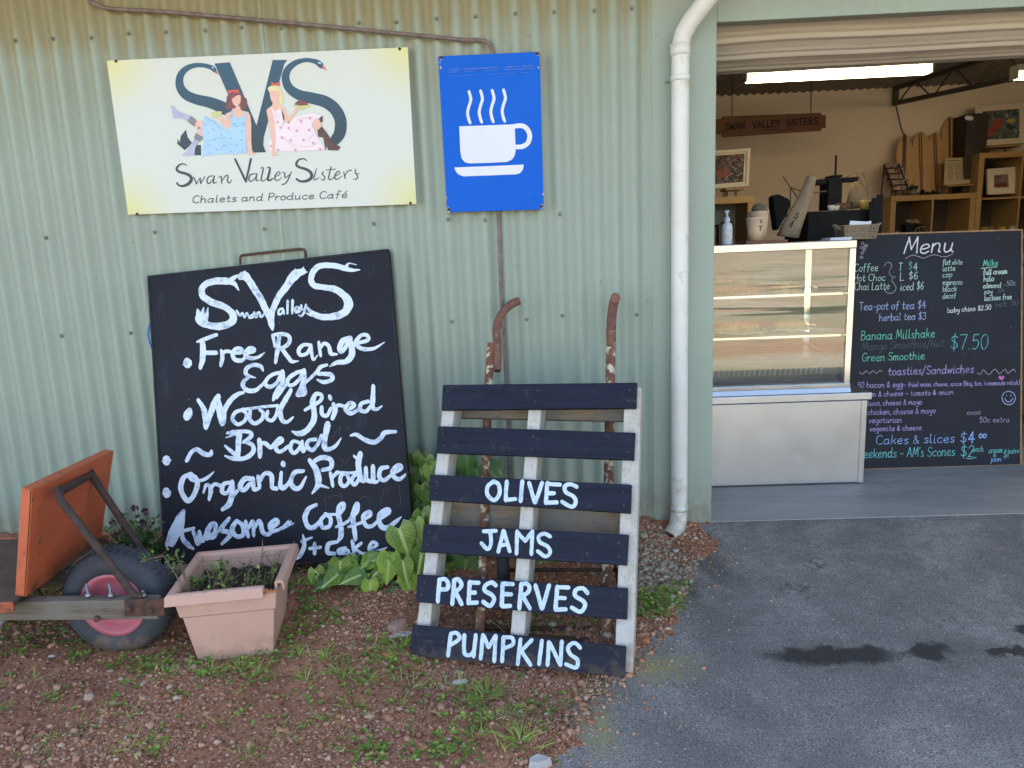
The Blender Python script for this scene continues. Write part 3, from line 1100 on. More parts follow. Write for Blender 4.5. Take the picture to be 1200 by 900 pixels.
# ------------------------------------------------------------------ cream sign with the swans
SG = [(125, 71), (477.9, 55.2), (488, 239.2), (150, 251.7)]
ps = py(-.014)
sq = [ps(q) for q in SG]
r = thing('shop_sign', sq[3], 'wide cream sign with swan shaped letters and two seated women', 'sign')
m, nt, b = nmat('printed cream panel')
n = N(nt)
Pp = n.sep(n.pos())
corner = None
for q in sq:
    v = n.n('ShaderNodeVectorMath', operation='DISTANCE')
    n.link(n.pos(), v.inputs[0])
    v.inputs[1].default_value = q
    t = n.math('MULTIPLY_ADD', v.outputs['Value'], -1 / .22, 1.0, clamp=True)
    corner = t if corner is None else n.math('MAXIMUM', corner, t)
c = n.mix(n.math('MULTIPLY', n.math('POWER', corner, 1.2), .9), (.575, .59, .545), (.62, .575, .19))
n.link(c, b.inputs['Base Color'])
b.inputs['Roughness'].default_value = .4
M_cream_print = m
mb = MB()
mb.prism(sq, (0, .004, 0))
obj('panel', mb, M_cream_print, r, .001)
for q in crop((100, 40), 3, [(108, 95), (1105, 52), (182, 632), (1143, 594)]):
    mb = MB()
    mb.lathe([(0, .004), (.005, .003), (.006, 0)], ps(q), (0, -1, 0), 10)
    obj('fixing_screw', mb, M_rust, r)
m, nt, b = nmat('teal print')
n = N(nt)
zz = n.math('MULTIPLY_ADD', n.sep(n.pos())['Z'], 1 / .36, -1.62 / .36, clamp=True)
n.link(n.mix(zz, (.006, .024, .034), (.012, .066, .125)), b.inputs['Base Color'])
b.inputs['Roughness'].default_value = .4
M_teal = m
M_ink = pm('dark print', (.018, .030, .038), (.022, .036, .045), 9, .4)
UO, UK, VO, VK = (195, 65), 7.2, (300, 60), 6.925
CUTOUT = pm('pale outline print', (.78, .80, .76), None, 4, .4)


def flat(mb, o, k, s, h, smooth=True, mi=0):
    P = pts(s)
    P = [[*crop(o, k, [p])[0][:2], 1] for p in P]
    if smooth:
        P = spline(P + [P[0]], 1.5)[:-1]
    mb.poly([ps(q[:2], h) for q in P], mi)


def lines(mb, o, k, s, h=.0006, w=None, rough=0.0, pl=None):
    for st in s.split(';'):
        P = crop(o, k, pts(st))
        if w:
            P = [[p[0], p[1], w / k] for p in P]
        stroke(mb, pl or ps, P, rough=rough, h=h)


mb = MB()
lines(mb, UO, UK, "408,128,34 395,112,40 370,98,38 300,82,36 220,88,42 150,125,52 112,190,62 118,270,72 170,335,82 260,372,86 350,392,92 430,420,98 505,455,104", .0004)
flat(mb, UO, UK, "165,625 120,680 112,735 96,700 90,745 155,800 190,770 215,735 180,690", .0004, False)
flat(mb, UO, UK, "243,755 292,755 292,842 240,842", .0004, False)
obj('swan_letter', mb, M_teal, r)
mb = MB()
mb.poly([ps(q, .0012) for q in [(251.3, 74.4), (269.3, 73), (300.6, 147), (319.5, 70.4), (336.8, 70.1), (333, 75), (309, 161), (308.5, 170), (311.6, 178.4), (297, 178.9)]])
obj('initial_letter', mb, M_teal, r)
mb = MB()
lines(mb, VO, VK, "530,118,46 500,92,44 460,78,36 400,72,34 320,95,46 258,150,56 240,220,64 270,300,72 350,355,84 450,380,92 560,410,96 640,470,96 685,560,96 680,660,96 640,725,84", .0004)
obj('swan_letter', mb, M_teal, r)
M_coral = pm('coral print', (.62, .17, .12), None, 5, .4)
M_skin = pm('skin print', (.74, .44, .35), (.70, .40, .31), 20, .4)
M_lightblue = pm('light blue print', (.30, .50, .70), (.36, .55, .74), 12, .4)
M_pinkdress = pm('pale pink print', (.76, .60, .66), (.78, .66, .70), 12, .4)
M_hair = pm('auburn print', (.20, .050, .045), None, 9, .4)
M_blond = pm('blond print', (.74, .66, .34), None, 9, .4)
M_lilac = pm('lilac print', (.42, .42, .58), None, 9, .4)
M_grey = pm('grey print', (.20, .20, .24), None, 9, .4)
M_boot = pm('brown boot print', (.085, .025, .022), None, 9, .4)
M_plate = pm('plate print', (.62, .60, .24), None, 9, .4)
M_red = pm('red print', (.62, .075, .055), None, 9, .4)
M_rose = pm('rose print', (.72, .26, .36), None, 9, .4)
M_dot = pm('blue dot print', (.16, .33, .47), None, 9, .4)
mb = MB()
flat(mb, UO, UK, "416,118 445,165 414,150", .0022, False)
obj('swan_beak', mb, M_coral, r)
mb = MB()
flat(mb, VO, VK, "538,105 577,157 540,142", .0022, False)
obj('swan_beak', mb, M_coral, r)
mb = MB()
lines(mb, UO, UK, "386,101 398,105", .0022, 11)
obj('swan_eye', mb, M_lightblue, r)
mb = MB()
lines(mb, VO, VK, "508,92 524,99", .0022, 14)
obj('swan_eye', mb, M_lightblue, r)
# seated women, each printed in flat layers
w1 = MB()                                     # materials by index
mats1 = [M_skin, M_hair, M_lightblue, M_red, M_lilac, M_grey, M_plate, M_dot, M_ink]
flat(w1, UO, UK, "505,390 520,330 560,305 610,305 645,345 678,370 672,440 640,465 600,440 560,450 520,465 498,430", .0016, True, 1)
flat(w1, UO, UK, "500,490 560,465 590,430 620,430 632,462 695,482 670,540 590,560 530,540", .0018, True, 0)
flat(w1, UO, UK, "552,370 580,345 622,335 626,385 606,425 580,425 560,400", .0020, True, 0)
flat(w1, UO, UK, "506,300 560,288 612,290 614,314 560,312 520,322", .0022, False, 3)
flat(w1, UO, UK, "498,490 535,500 548,600 530,632 480,590 432,535 462,508 505,565", .0020, False, 0)
flat(w1, UO, UK, "376,490 400,472 470,476 440,510 410,528 388,515", .0022, True, 6)
flat(w1, UO, UK, "670,470 706,500 716,580 716,720 724,815 765,838 688,834 676,740 668,600", .0020, False, 0)
flat(w1, UO, UK, "250,548 305,556 300,610 270,622 240,600", .0018, True, 0)
flat(w1, UO, UK, "272,600 325,640 312,682 262,650", .0018, True, 0)
flat(w1, UO, UK, "205,508 256,545 236,602 178,558", .0022, False, 5)
flat(w1, UO, UK, "248,652 312,692 280,728 233,698", .0022, False, 5)
flat(w1, UO, UK, "38,418 60,425 90,465 205,512 182,556 130,530 110,528 58,532 50,490", .0022, False, 4)
flat(w1, UO, UK, "240,695 268,728 240,790 240,850 226,850 222,825 195,850 132,842 175,805", .0022, False, 4)
flat(w1, UO, UK, "540,470 556,470 566,510 610,530 650,512 664,470 674,475 672,560 672,700 680,822 600,832 440,832 290,854 318,740 300,620 318,506 400,550 530,632 545,560", .0024, False, 2)
for q in ((325, 585), (350, 655), (395, 625), (460, 670), (405, 715), (360, 755), (420, 795), (480, 760), (540, 700), (585, 600), (635, 640), (630, 715), (590, 755), (540, 808), (640, 812), (360, 825), (655, 585), (570, 575)):
    stroke(w1, ps, [(*crop(UO, UK, [q])[0],), (*crop(UO, UK, [(q[0] + 6, q[1])])[0],)], 9 / UK, 7, .0027, .1)
lines(w1, UO, UK, "560,375 572,371;592,362 606,358;583,408 605,402", .0026, 5)
for q in ("400,560 450,610 520,640 545,660", "330,735 420,700 500,690", "440,800 500,760 560,750", "545,560 575,590 620,590 665,560", "330,520 370,545 420,560"):
    stroke(w1, ps, [[a[0], a[1], .35] for a in crop(UO, UK, pts(q))], mi=7, h=.0027, rough=0)
for q in ("530,520 560,500;", "505,345 520,370 512,420", "640,350 660,400 650,450"):
    stroke(w1, ps, [[a[0], a[1], .4] for a in crop(UO, UK, pts(q.strip(';')))], mi=8, h=.0026, rough=0)
lab = obj('seated_woman', w1, mats1, r, fix=False)
w2 = MB()
mats2 = [M_skin, M_blond, M_pinkdress, M_red, M_boot, M_rose, M_plate, M_hair, M_ink]
flat(w2, VO, VK, "94,300 130,278 180,285 215,340 222,410 200,440 182,400 160,320 110,330", .0016, True, 1)
flat(w2, VO, VK, "88,470 130,440 140,405 180,405 190,435 232,460 240,520 200,540 130,520", .0018, True, 0)
flat(w2, VO, VK, "108,325 160,312 188,335 186,385 156,412 124,400", .0020, True, 0)
flat(w2, VO, VK, "96,300 120,282 176,288 186,320 130,318", .0022, True, 1)
flat(w2, VO, VK, "120,248 152,262 192,248 194,285 160,275 130,282", .0024, False, 3)
flat(w2, VO, VK, "84,480 122,462 150,560 160,700 155,830 190,838 130,858 130,720 104,580", .0022, False, 0)
flat(w2, VO, VK, "205,470 232,470 262,540 325,462 345,472 265,585 222,560", .0020, False, 0)
flat(w2, VO, VK, "300,440 440,434 400,465 345,468", .0022, True, 6)
flat(w2, VO, VK, "308,432 330,408 365,390 420,418 424,436 360,442", .0024, False, 7)
flat(w2, VO, VK, "452,590 470,555 502,548 535,600 490,642", .0026, True, 0)
flat(w2, VO, VK, "118,448 150,490 205,460 232,540 210,610 320,535 440,505 540,522 520,545 470,560 452,600 500,700 560,792 520,802 180,815 108,806 100,730 150,720 150,560", .0020, False, 2)
flat(w2, VO, VK, "498,645 532,610 570,655 625,740 688,778 664,806 585,802 576,765 565,808 545,700 505,695", .0028, False, 4)
flat(w2, VO, VK, "510,545 540,522 540,570 525,580", .0028, False, 4)
for q in ((440, 545), (365, 570), (330, 645), (430, 640), (265, 625), (210, 700), (280, 725), (385, 720), (465, 745), (180, 800), (320, 800), (120, 770), (520, 795), (175, 575), (200, 620)):
    for k in range(4):
        a = k * pi / 2 + q[0]
        stroke(w2, ps, [(*crop(VO, VK, [(q[0] + 5 * cos(a), q[1] + 5 * sin(a))])[0],), (*crop(VO, VK, [(q[0] + 9 * cos(a), q[1] + 9 * sin(a))])[0],)], 8 / VK, 5, .0023, .1)
for q in ("200,690 300,760 420,775 500,745", "330,560 400,540 470,530", "150,500 170,540 200,520", "400,730 450,690 480,650"):
    stroke(w2, ps, [[a[0], a[1], .35] for a in crop(VO, VK, pts(q))], mi=5, h=.0022, rough=0)
lines(w2, VO, VK, "124,352 136,350;160,350 172,350;142,392 160,388", .0026, 6)
obj('seated_woman', w2, mats2, r, fix=False)
mb = MB()
OO, QO = (200, 180), (310, 175)
lines(mb, OO, 10, "188,142,9 165,124,13 135,120,15 95,137,21 68,180,26 100,213,30 170,233,33 225,260,36 242,305,38 205,355,36 140,380,28 90,368,20 75,345,24;755,65,24 880,325,26;940,62,26 882,328,22")
lines(mb, OO, 10, "270,275,12 302,355,14;302,355,10 345,285,10;345,285,14 352,352,14;352,352,10 400,270,12;510,262,10 450,268,13 425,320,15 445,352,14 495,305,10 515,260,10 500,345,15 540,332,8;560,285,8 590,265,12 598,348,14;598,320,9 650,255,12 672,265,14 665,325,15 690,345,12 715,305,7")
lines(mb, OO, 10, "1012,235,10 940,245,14 915,300,15 940,326,13 990,285,9 1012,235,10 1000,312,15 1040,308,8;1055,172,9 1085,170,14 1060,300,15 1080,322,12 1125,290,7;1135,168,9 1168,168,14 1145,295,15 1165,318,12 1210,285,7")
lines(mb, QO, 10, "30,218,9 62,215,14 32,345,15 52,368,12 92,338,7;125,322,9 182,290,11 168,262,12 128,300,15 122,352,15 152,366,12 200,330,7;212,270,9 236,278,14 240,332,13 300,292,9;315,262,12 262,378,14 212,415,12 205,405,7")
lines(mb, QO, 10, "496,137,9 475,115,13 440,110,16 390,132,22 372,180,28 410,210,30 490,235,33 545,278,36 545,335,38 490,370,34 420,374,26 375,348,26;600,255,12 578,340,14 596,358,12 640,328,7;602,240,11 614,226,9;695,262,9 672,285,13 705,325,14 690,362,13 662,348,9;778,205,12 750,340,14 776,354,12 822,318,7;718,243,10 832,232,10")
lines(mb, QO, 10, "832,312,9 882,280,11 866,254,12 828,295,15 826,345,15 860,348,12 905,312,7;928,262,11 944,342,14;942,310,9 975,256,11 1018,244,13;1068,232,10 1062,270,13 1090,315,14 1075,350,13 1038,348,9;1068,280,7 1112,285,6")
write(mb, ps, 'Chalets and Produce Caf\u00e9', 224.8, 237.9, 406.4, 231.8, 8.4, 1.05, slant=.16, rough=.02, jit=.05)
for k in range(len(mb.m)):
    pass
obj('lettering', mb, M_ink, r)


def frame(yaw, lean, roll):
    u = V((cos(yaw), sin(yaw), 0))
    n_ = V((sin(yaw), -cos(yaw), 0))
    w = V((0, 0, 1))
    w2 = cos(lean) * w - sin(lean) * n_
    n2 = cos(lean) * n_ + sin(lean) * w
    return cos(roll) * u + sin(roll) * w2, -sin(roll) * u + cos(roll) * w2, n2


# ------------------------------------------------------------------ chalkboard against the wall
bo = V((-2.2437, -.3702, -.0183))
bu, bw, bn = frame(-.0059, .2719, .0715)
bW, bL = 1.0018, 1.2251
pb = Pl(bo, bn)
r = thing('chalkboard', bo + bu * .5, 'large black board listing eggs, bread and coffee in white brush lettering', 'chalkboard')
m, nt, b = nmat('black board paint')
n = N(nt)
f = n.noise(n.co((1, 1, 1)), 5, 5, .65)
f2 = n.noise(n.co((1.2, 1, .25)), 16, 5, .7)
c = n.mix(n.ramp(f, [(.35, 0.0), (.7, 1.0)]), (.0085, .0095, .0155), (.014, .0155, .025))
c = n.mix(n.ramp(f2, [(.58, 0.0), (.80, .55)]), c, (.050, .055, .078))
c = n.mix(n.ramp(n.noise(n.co((1, 1, 1)), 75, 2), [(.74, 0.0), (.77, .6)]), c, (.22, .22, .24))
n.link(c, b.inputs['Base Color'])
n.link(n.math('MULTIPLY_ADD', f, .3, .42), b.inputs['Roughness'])
b.inputs['Specular IOR Level'].default_value = .2
M_board = m
mb = MB()
mb.para(bo - bn * .022, bu * bW, bw * bL, bn * .022)
obj('board', mb, M_board, r)
M_frame = pm('chipped dark frame', (.012, .013, .019), (.028, .026, .03), 22, .7, bump=.3, spots=(.14, .09, .07), spl=.66, spec=.2)
mb = MB()
fw = .006
for (a0, b0, a1, b1) in ((-.004, -.004, bW + .004, fw), (-.004, bL - fw, bW + .004, bL + .004)):
    mb.para(bo + bu * a0 + bw * b0 - bn * .032, bu * (a1 - a0), bw * (b1 - b0), bn * .0345)
for (a0, a1) in ((-.004, fw), (bW - fw, bW + .004)):
    mb.para(bo + bu * a0 + bw * (fw + .0005) - bn * .032, bu * (a1 - a0), bw * (bL - 2 * fw - .001), bn * .0345)
obj('frame', mb, M_frame, r, .002)
mb = MB()
ph = Pl(bo - bn * .012, bn)
hp = crop((200, 290), 7.5, [(612, 150), (612, 90), (622, 72), (650, 66), (900, 38), (1145, 14), (1172, 18), (1184, 40), (1190, 120)])
mb.tube([ph(q) for q in hp], .0055, 8)
obj('carry_handle', mb, M_rust, r)
M_bluetape = pm('blue ribbon', (.03, .17, .55), None, 9, .6)
mb = MB()
ph2 = Pl(bo - bn * .018, bn)
mb.tube([ph2(q) for q in ((176, 378), (174.5, 384), (173.5, 392), (175.5, 402), (179, 411))], .004, 6)
obj('blue_ribbon', mb, M_bluetape, r)

M_brush = paint('brushed white paint', (.62, .685, .785), (.20, .26, .39), 52, .33, .50)
BA, BB, BC, BD, BE, BF, BG, BH, BI, BJ = (200, 290), (320, 290), (200, 370), (320, 370), (180, 450), (330, 440), (180, 520), (330, 520), (180, 570), (330, 570)


def board_line(o, s):
    mb = MB()
    for oo, ss in (s if o is None else [(o, s)]):
        lines(mb, oo, 7.5, ss, h=.0008, rough=.085, pl=pb)
    obj('lettering', mb, M_brush, r)


board_line(None, [
    (BA, "600,378,8 560,320,40 510,297,58 450,295,62 380,298,60 310,320,55 275,370,55 285,430,58 350,475,62 430,505,58 500,540,55 545,585,60 545,640,66 490,680,66 400,693,62 310,675,62 262,640,76 250,600,70;510,297,46 560,265,36 600,235,6;262,640,50 244,575,44 236,540,10;285,650,44 280,580,36 290,528,8;305,660,34 318,590,34 328,528,8"),
    (BA, "610,262,50 650,245,76 690,295,62 760,400,60 820,510,58 870,620,55 888,680,50 895,722,24;650,250,40 612,222,10;655,250,40 652,205,8;1170,205,40 1095,240,80 1010,350,62 940,450,55 895,560,50 885,660,44;1095,240,40 1092,188,8;1130,225,40 1170,172,8;1150,225,44 1200,215,8"),
    (BA, "580,555,18 610,600,20 630,575,20 650,615,20 670,575,18 692,622,14;722,590,20 702,600,20 706,620,20 730,600,20 735,568,20 745,615,16;756,612,20 762,578,20 780,570,20 790,610,20 806,605,20 828,572,18"),
    (BB, "84,536,20 52,550,20 50,588,20 78,580,20 90,545,18 98,585,16;128,470,22 126,580,20;172,464,24 168,578,22;198,556,20 228,545,18 220,522,20 194,535,20 200,570,22 238,562,16;248,508,20 250,545,20 276,545,18;290,505,22 275,560,22 252,602,20 226,595,14"),
    (BB, "762,196,10 700,200,30 640,186,44 560,165,48 460,155,50 390,175,52 345,225,52 335,290,52 365,335,50 440,350,50 530,362,55 600,402,62 655,460,74 660,520,75 620,575,70 540,605,60 450,612,56 380,596,48 325,560,34 300,520,12;640,180,36 665,140,16 735,152,5;380,600,36 325,592,20 285,574,6"),
])
board_line(None, [
    (BC, "144,408,78 150,422,80;275,225,44 285,300,52 280,380,50 260,458,34;232,230,18 300,205,36 402,168,32;300,325,40 400,325,38;445,305,26 455,360,36 440,438,30;450,335,30 488,312,32 535,318,30;560,332,30 622,318,34 618,290,32 570,292,36 545,335,38 562,382,38 620,395,36 652,370,28;662,332,30 735,308,34 728,285,30 690,287,34 655,335,38 690,372,36 762,366,30 828,322,8"),
    (BC, "896,172,30 908,220,26 915,275,20;955,180,36 940,290,40 922,412,28;895,172,26 960,160,32 1030,172,36 1047,220,36 1010,268,34 950,292,28;970,285,36 1030,360,36 1068,402,34 1124,398,8"),
    (BD, "330,258,30 270,255,32 226,300,36 242,345,34 300,330,32 332,265,28;332,260,32 340,340,30 355,388,22 392,345,10;402,232,26 410,300,30 418,354,24;415,280,28 450,242,32 490,268,36 508,332,36 562,338,18;678,198,46 612,222,50 585,280,46 600,318,36 640,272,36 668,218,36;668,210,52 692,280,58 690,350,54 640,402,48 560,412,40 498,446,10;728,246,32 830,215,34 828,175,34 780,170,34 730,222,36 742,265,36 800,294,36 890,285,28 980,233,6"),
])
board_line(None, [
    (BC, "812,482,18 790,445,34 730,432,36 670,460,38 660,510,34 700,532,24 748,546,8;700,532,18 650,570,34 634,612,40 670,655,40 740,656,38 800,612,28 835,572,26;975,500,32 908,512,32 850,552,34 832,600,34 870,625,36 930,592,34 972,520,32;982,488,36 985,580,40 950,640,44 920,698,42 902,740,26;930,720,30 990,642,26 1024,586,24"),
    (BD, "270,480,32 190,510,36 130,560,36 132,602,34 170,610,34 230,560,32 262,500,32;272,478,36 272,560,44 250,640,50 218,692,46;225,700,34 278,680,38 276,602,28 332,545,28 388,488,26;472,432,26 410,455,36 392,505,34 450,510,36 510,520,40 518,560,38 450,584,36 388,562,16"),
])
board_line(None, [
    (BE, "314,235,56 302,268,72 290,290,66;392,140,34 440,220,44 455,300,50 460,382,44;465,370,40 500,260,50 540,160,56 568,112,54;560,130,50 580,220,60 602,345,54;615,345,38 625,230,44 670,150,44 740,90,40 792,74,24;790,222,32 720,250,34 694,310,34 740,355,34 800,322,32 816,260,30 776,228,30;850,232,34 845,310,36 890,345,36 950,312,36 966,260,34 930,222,28;790,225,26 920,206,26 1090,188,26;1002,240,28 994,300,34 1040,320,34 1080,270,32 1092,200,30"),
    (BF, "82,128,38 25,230,46 -14,310,46 6,392,40 50,408,32 102,366,18"),
    (BF, "205,305,26 262,270,34 340,222,32 350,172,34 302,165,40 272,230,46 285,310,48 280,400,50 220,482,50 150,512,46 92,492,16;352,278,34 356,340,40 400,352,32 432,288,28;422,182,32 430,206,34;455,250,36 470,310,46 448,378,36;460,282,32 500,262,34 544,270,32;600,292,32 640,262,34 600,240,34 560,290,36 600,332,38 660,310,32 690,282,28;762,228,34 700,250,36 690,302,36 740,315,34 782,270,30;806,92,34 802,200,44 800,280,40 840,296,32 882,268,12"),
])
board_line(None, [
    (BE, "290,676,32 330,602,36 380,576,38 440,612,42 500,620,40 508,588,26;112,665,76 114,678,78;642,434,14 700,418,32;635,472,10 722,438,28;752,436,50 745,540,50 738,642,42;650,430,26 740,418,32 840,422,36 856,460,36 790,512,28;800,502,32 870,540,40 872,600,40 800,652,40 700,655,36 628,632,16;628,542,20 680,590,34 722,622,40;928,488,38 935,560,46 934,642,32;930,522,32 980,520,38 1030,560,36 1062,520,28;1070,542,28 1130,500,34 1110,474,32 1070,522,36 1082,580,36 1122,592,34 1192,542,26"),
    (BF, "-2,672,28 52,622,24;160,592,28 100,580,32 76,640,36 110,682,34 160,632,32 182,578,28;176,592,34 190,668,32 226,600,20;300,562,34 240,572,36 222,620,36 270,655,36 320,602,32 352,528,32;406,428,56 386,520,50 376,620,46 400,652,40 470,622,32 522,552,12;605,528,16 660,520,34 730,565,40 810,586,42 870,552,42 910,502,40 1002,494,30"),
])
board_line(None, [
    (BG, "110,422,76 114,438,80;330,265,38 262,300,44 240,400,46 290,497,44 340,472,44 382,380,44 370,302,40 318,268,38;308,282,28 340,320,28 420,322,32 480,292,28 532,243,6;438,432,16 460,366,32 490,370,34 502,420,40 488,492,26;500,392,32 540,355,34 602,375,34;690,340,34 620,352,36 602,420,38 650,430,36 692,350,34;690,335,42 690,430,46 668,522,50 605,578,34;645,560,28 690,472,32 742,408,28;870,310,44 800,310,46 760,372,46 790,406,42 850,352,38;872,305,38 882,400,38 932,388,28;918,285,32 930,382,34;930,332,34 980,260,38 1035,280,40 1042,380,40 1082,395,38;1122,252,30 1115,370,40 1142,390,38 1195,345,28;1138,172,46 1142,184,46"),
    (BH, "-5,388,34 40,370,32 78,318,28;192,240,30 120,250,40 82,320,40 102,380,44 160,386,40 216,290,16;243,142,34 300,222,56 322,300,56 315,372,48 268,438,14;290,152,40 360,120,44 430,140,44 432,210,40 358,232,34;328,362,34 412,388,14;428,255,28 440,310,34 450,374,26;440,302,32 492,250,34;580,262,32 530,272,36 516,340,36 550,375,34 592,330,32 572,266,30;480,250,24 600,256,24 662,248,24;650,262,32 615,320,36 640,360,34 682,312,32;692,85,44 675,180,52 690,300,48 722,332,32;636,108,24 690,152,28;740,212,36 745,310,40 792,332,38;802,196,36 810,330,40 852,328,22;932,205,34 870,222,40 860,290,40 900,320,36 962,278,32;970,262,32 1052,215,36 1030,185,34 980,232,40 986,290,40 1040,310,36 1108,252,14"),
])
board_line(None, [
    (BI, "118,512,44 160,410,60 220,290,60 264,218,34;256,238,46 238,360,50 158,505,56;240,262,36 252,440,40 300,512,44 348,548,26;200,405,34 355,368,28;350,398,34 388,505,38;402,398,34 400,500,34;402,400,32 432,482,34 472,368,28;470,462,32 540,402,40 540,332,40 500,344,44 480,420,44 520,450,40 562,398,28;664,282,34 592,380,44 660,402,44 682,422,40 600,505,28;722,308,34 690,380,44 732,440,40 790,420,40 780,342,40 730,302,34;808,308,32 832,442,30;835,362,32 872,308,34 880,432,30;886,362,32 930,302,36 960,400,40 1002,422,40 1052,388,32;1020,372,32 1090,322,36 1070,290,34 1022,342,40 1050,390,38 1120,370,30 1205,312,24"),
    (BJ, "0,372,28 62,298,10;0,372,26 106,325,12"),
    (BJ, "306,162,32 240,195,40 206,270,44 230,350,44 282,360,40 342,300,32;388,242,32 346,300,36 362,360,36 420,350,36 430,282,36 384,242,32;400,246,24 492,246,24;490,262,28 540,202,32 545,150,34 506,170,36 500,250,44 520,360,46 520,440,44 486,494,22;478,356,24 560,322,28 602,288,24;600,282,28 660,222,38 665,148,38 640,200,40 626,280,44 640,380,44 650,468,30;588,356,24 680,326,28 722,308,28;720,292,28 780,252,32 770,222,32 716,260,36 740,342,36 792,350,34 842,308,28;850,292,32 940,232,38 930,200,38 860,252,44 870,342,46 930,365,46 1000,312,38 1052,268,10"),
])
board_line(BJ, "188,425,14 200,520,38 165,602,38 128,642,14;180,482,34 268,448,14;246,546,28 342,534,28;290,502,32 290,592,32;472,490,32 410,510,40 405,580,40 465,590,32;562,540,28 502,560,32 510,590,32 580,560,28 592,592,26;620,480,32 640,590,30;702,498,26 650,548,30 712,592,24;780,552,26 840,512,28 800,490,30 770,540,30 800,575,30 925,538,10;500,600,10 640,590,18 760,582,14 902,566,8")
# faint ghost writing of older chalk
M_ghost = pm('rubbed out chalk', (.045, .048, .062), (.028, .030, .042), 40, .7)
mb = MB()
lines(mb, BJ, 7.5, "380,100,6 392,180,5 385,230,4;500,60,5 530,80,5 520,140,5;690,110,6 740,85,6 760,120,5;900,20,6 880,110,6 870,170,5;1030,0,6 1045,110,6 1050,170,5;400,95,5 480,80,5 540,100,5;1020,150,5 1040,170,5", .0005, pl=pb)
lines(mb, BF, 7.5, "410,530,6 450,540,6 480,500,6;470,500,6 520,450,6 500,520,6;560,470,6 610,450,5;860,60,5 870,150,5;180,730,5 240,700,5 280,740,5;500,720,5 560,760,5 600,720,5", .0005, pl=pb)
obj('chalk_ghost', mb, M_ghost, r)

# ------------------------------------------------------------------ pallet sign
po = V((-1.1871, -.8562, -.0905))
pu, pw_, pn = frame(-.1988, .5202, -.007)
pW, pL = .7051, .9521
pp_ = Pl(po, pn)
r = thing('pallet_sign', po + pu * .35, 'wooden pallet with black painted slats naming olives, jams, preserves and pumpkins', 'pallet')
m, nt, b = nmat('black stained slat')
n = N(nt)
f = n.noise(n.co((1.2, 1, 30)), 2.4, 6, .65, .4)
f2 = n.noise(n.co((1, 1, 1)), 34, 4, .6)
c = n.mix(n.ramp(f, [(.3, 0.0), (.7, 1.0)]), (.0062, .0072, .0150), (.0135, .0165, .036))
c = n.mix(n.ramp(f2, [(.70, 0.0), (.76, .7)]), c, (.10, .085, .075))
n.link(c, b.inputs['Base Color'])
b.inputs['Roughness'].default_value = .55
b.inputs['Specular IOR Level'].default_value = .22
n.link(n.bump(f, .5, .003), b.inputs['Normal'])
M_slat = m
M_pale = wood('weathered pale stringer', (.56, .51, .44), (.40, .35, .295), 'z', 1, .85, .8, grey=(.50, .475, .45))
M_raw = wood('raw back plank', (.30, .205, .125), (.19, .135, .09), 'x', 1, .85, .6, grey=(.17, .155, .14))
splash(M_slat, -.14, -.02, (.10, .065, .045), .45, 26)
splash(M_pale, -.14, .02, (.30, .20, .145), .6, 24)
C5 = (460, 330)
K5 = 1.8375
SL = [((108, 222), (527, 217), (525, 272), (105, 276)), ((97, 311), (523, 325), (520, 384), (94, 368)), ((80, 415), (515, 437), (513, 499), (78, 470)),
      ((66, 522), (509, 545), (505, 611), (62, 582)), ((53, 630), (507, 660), (505, 728), (50, 690)), ((42, 738), (503, 785), (500, 852), (38, 806))]
slats = []
for q in SL:
    P4 = [pp_(a) for a in crop(C5, K5, q)]
    mb = MB()
    mb.prism(P4, -pn * .019)
    s_ = obj('slat', mb, M_slat, r, .0025)
    slats.append(s_)
    nl = MB()
    for aa in (.025, .35, .68):
        for bb in (.28, .72):
            c0 = P4[3].lerp(P4[2], aa / pW).lerp(P4[0].lerp(P4[1], aa / pW), bb)
            nl.lathe([(0, .0006), (.0035, .0006), (.004, -.001)], c0 + pu * rnd.uniform(-.006, .006), pn, 8)
    obj('nail_head', nl, M_rust, s_)
for a0, aw in ((.004, .046), (.328, .046), (.668, .057)):
    mb = MB()
    mb.para(po + pu * a0 + pw_ * .012 - pn * .116, pu * aw, pw_ * (pL - .016), pn * .0965)
    obj('stringer', mb, M_pale, r, .003)
for y0, y1, a0, a1 in ((466, 491, 0, .705), (583, 622, 0, .705), (772, 800, 0, .705)):
    t0 = (pp_((610, y0), -.118) - po).dot(pw_)
    t1 = (pp_((610, y1), -.118) - po).dot(pw_)
    mb = MB()
    mb.para(po + pu * a0 + pw_ * max(t1, .0) - pn * .136, pu * (a1 - a0), pw_ * (t0 - max(t1, .0)), pn * .0195)
    obj('back_plank', mb, M_raw, r, .002)
M_brush2 = paint('pale blue white paint', (.56, .655, .735), (.33, .43, .53), 80, .34, .52)
KO, LO_, MO, NO = (550, 550), (490, 660), (600, 665), (510, 725)


def slat_text(i, parts_, k, w):
    mb = MB()
    for o, s in parts_:
        for st in s.split(';'):
            P = [[p[0], p[1], (p[2] / k if len(p) > 2 else w / k)] for p in crop(o, k, [q[:2] for q in pts(st)])]
            stroke(mb, pp_, P, rough=.07, h=.0007)
    obj('lettering', mb, M_brush2, slats[i])


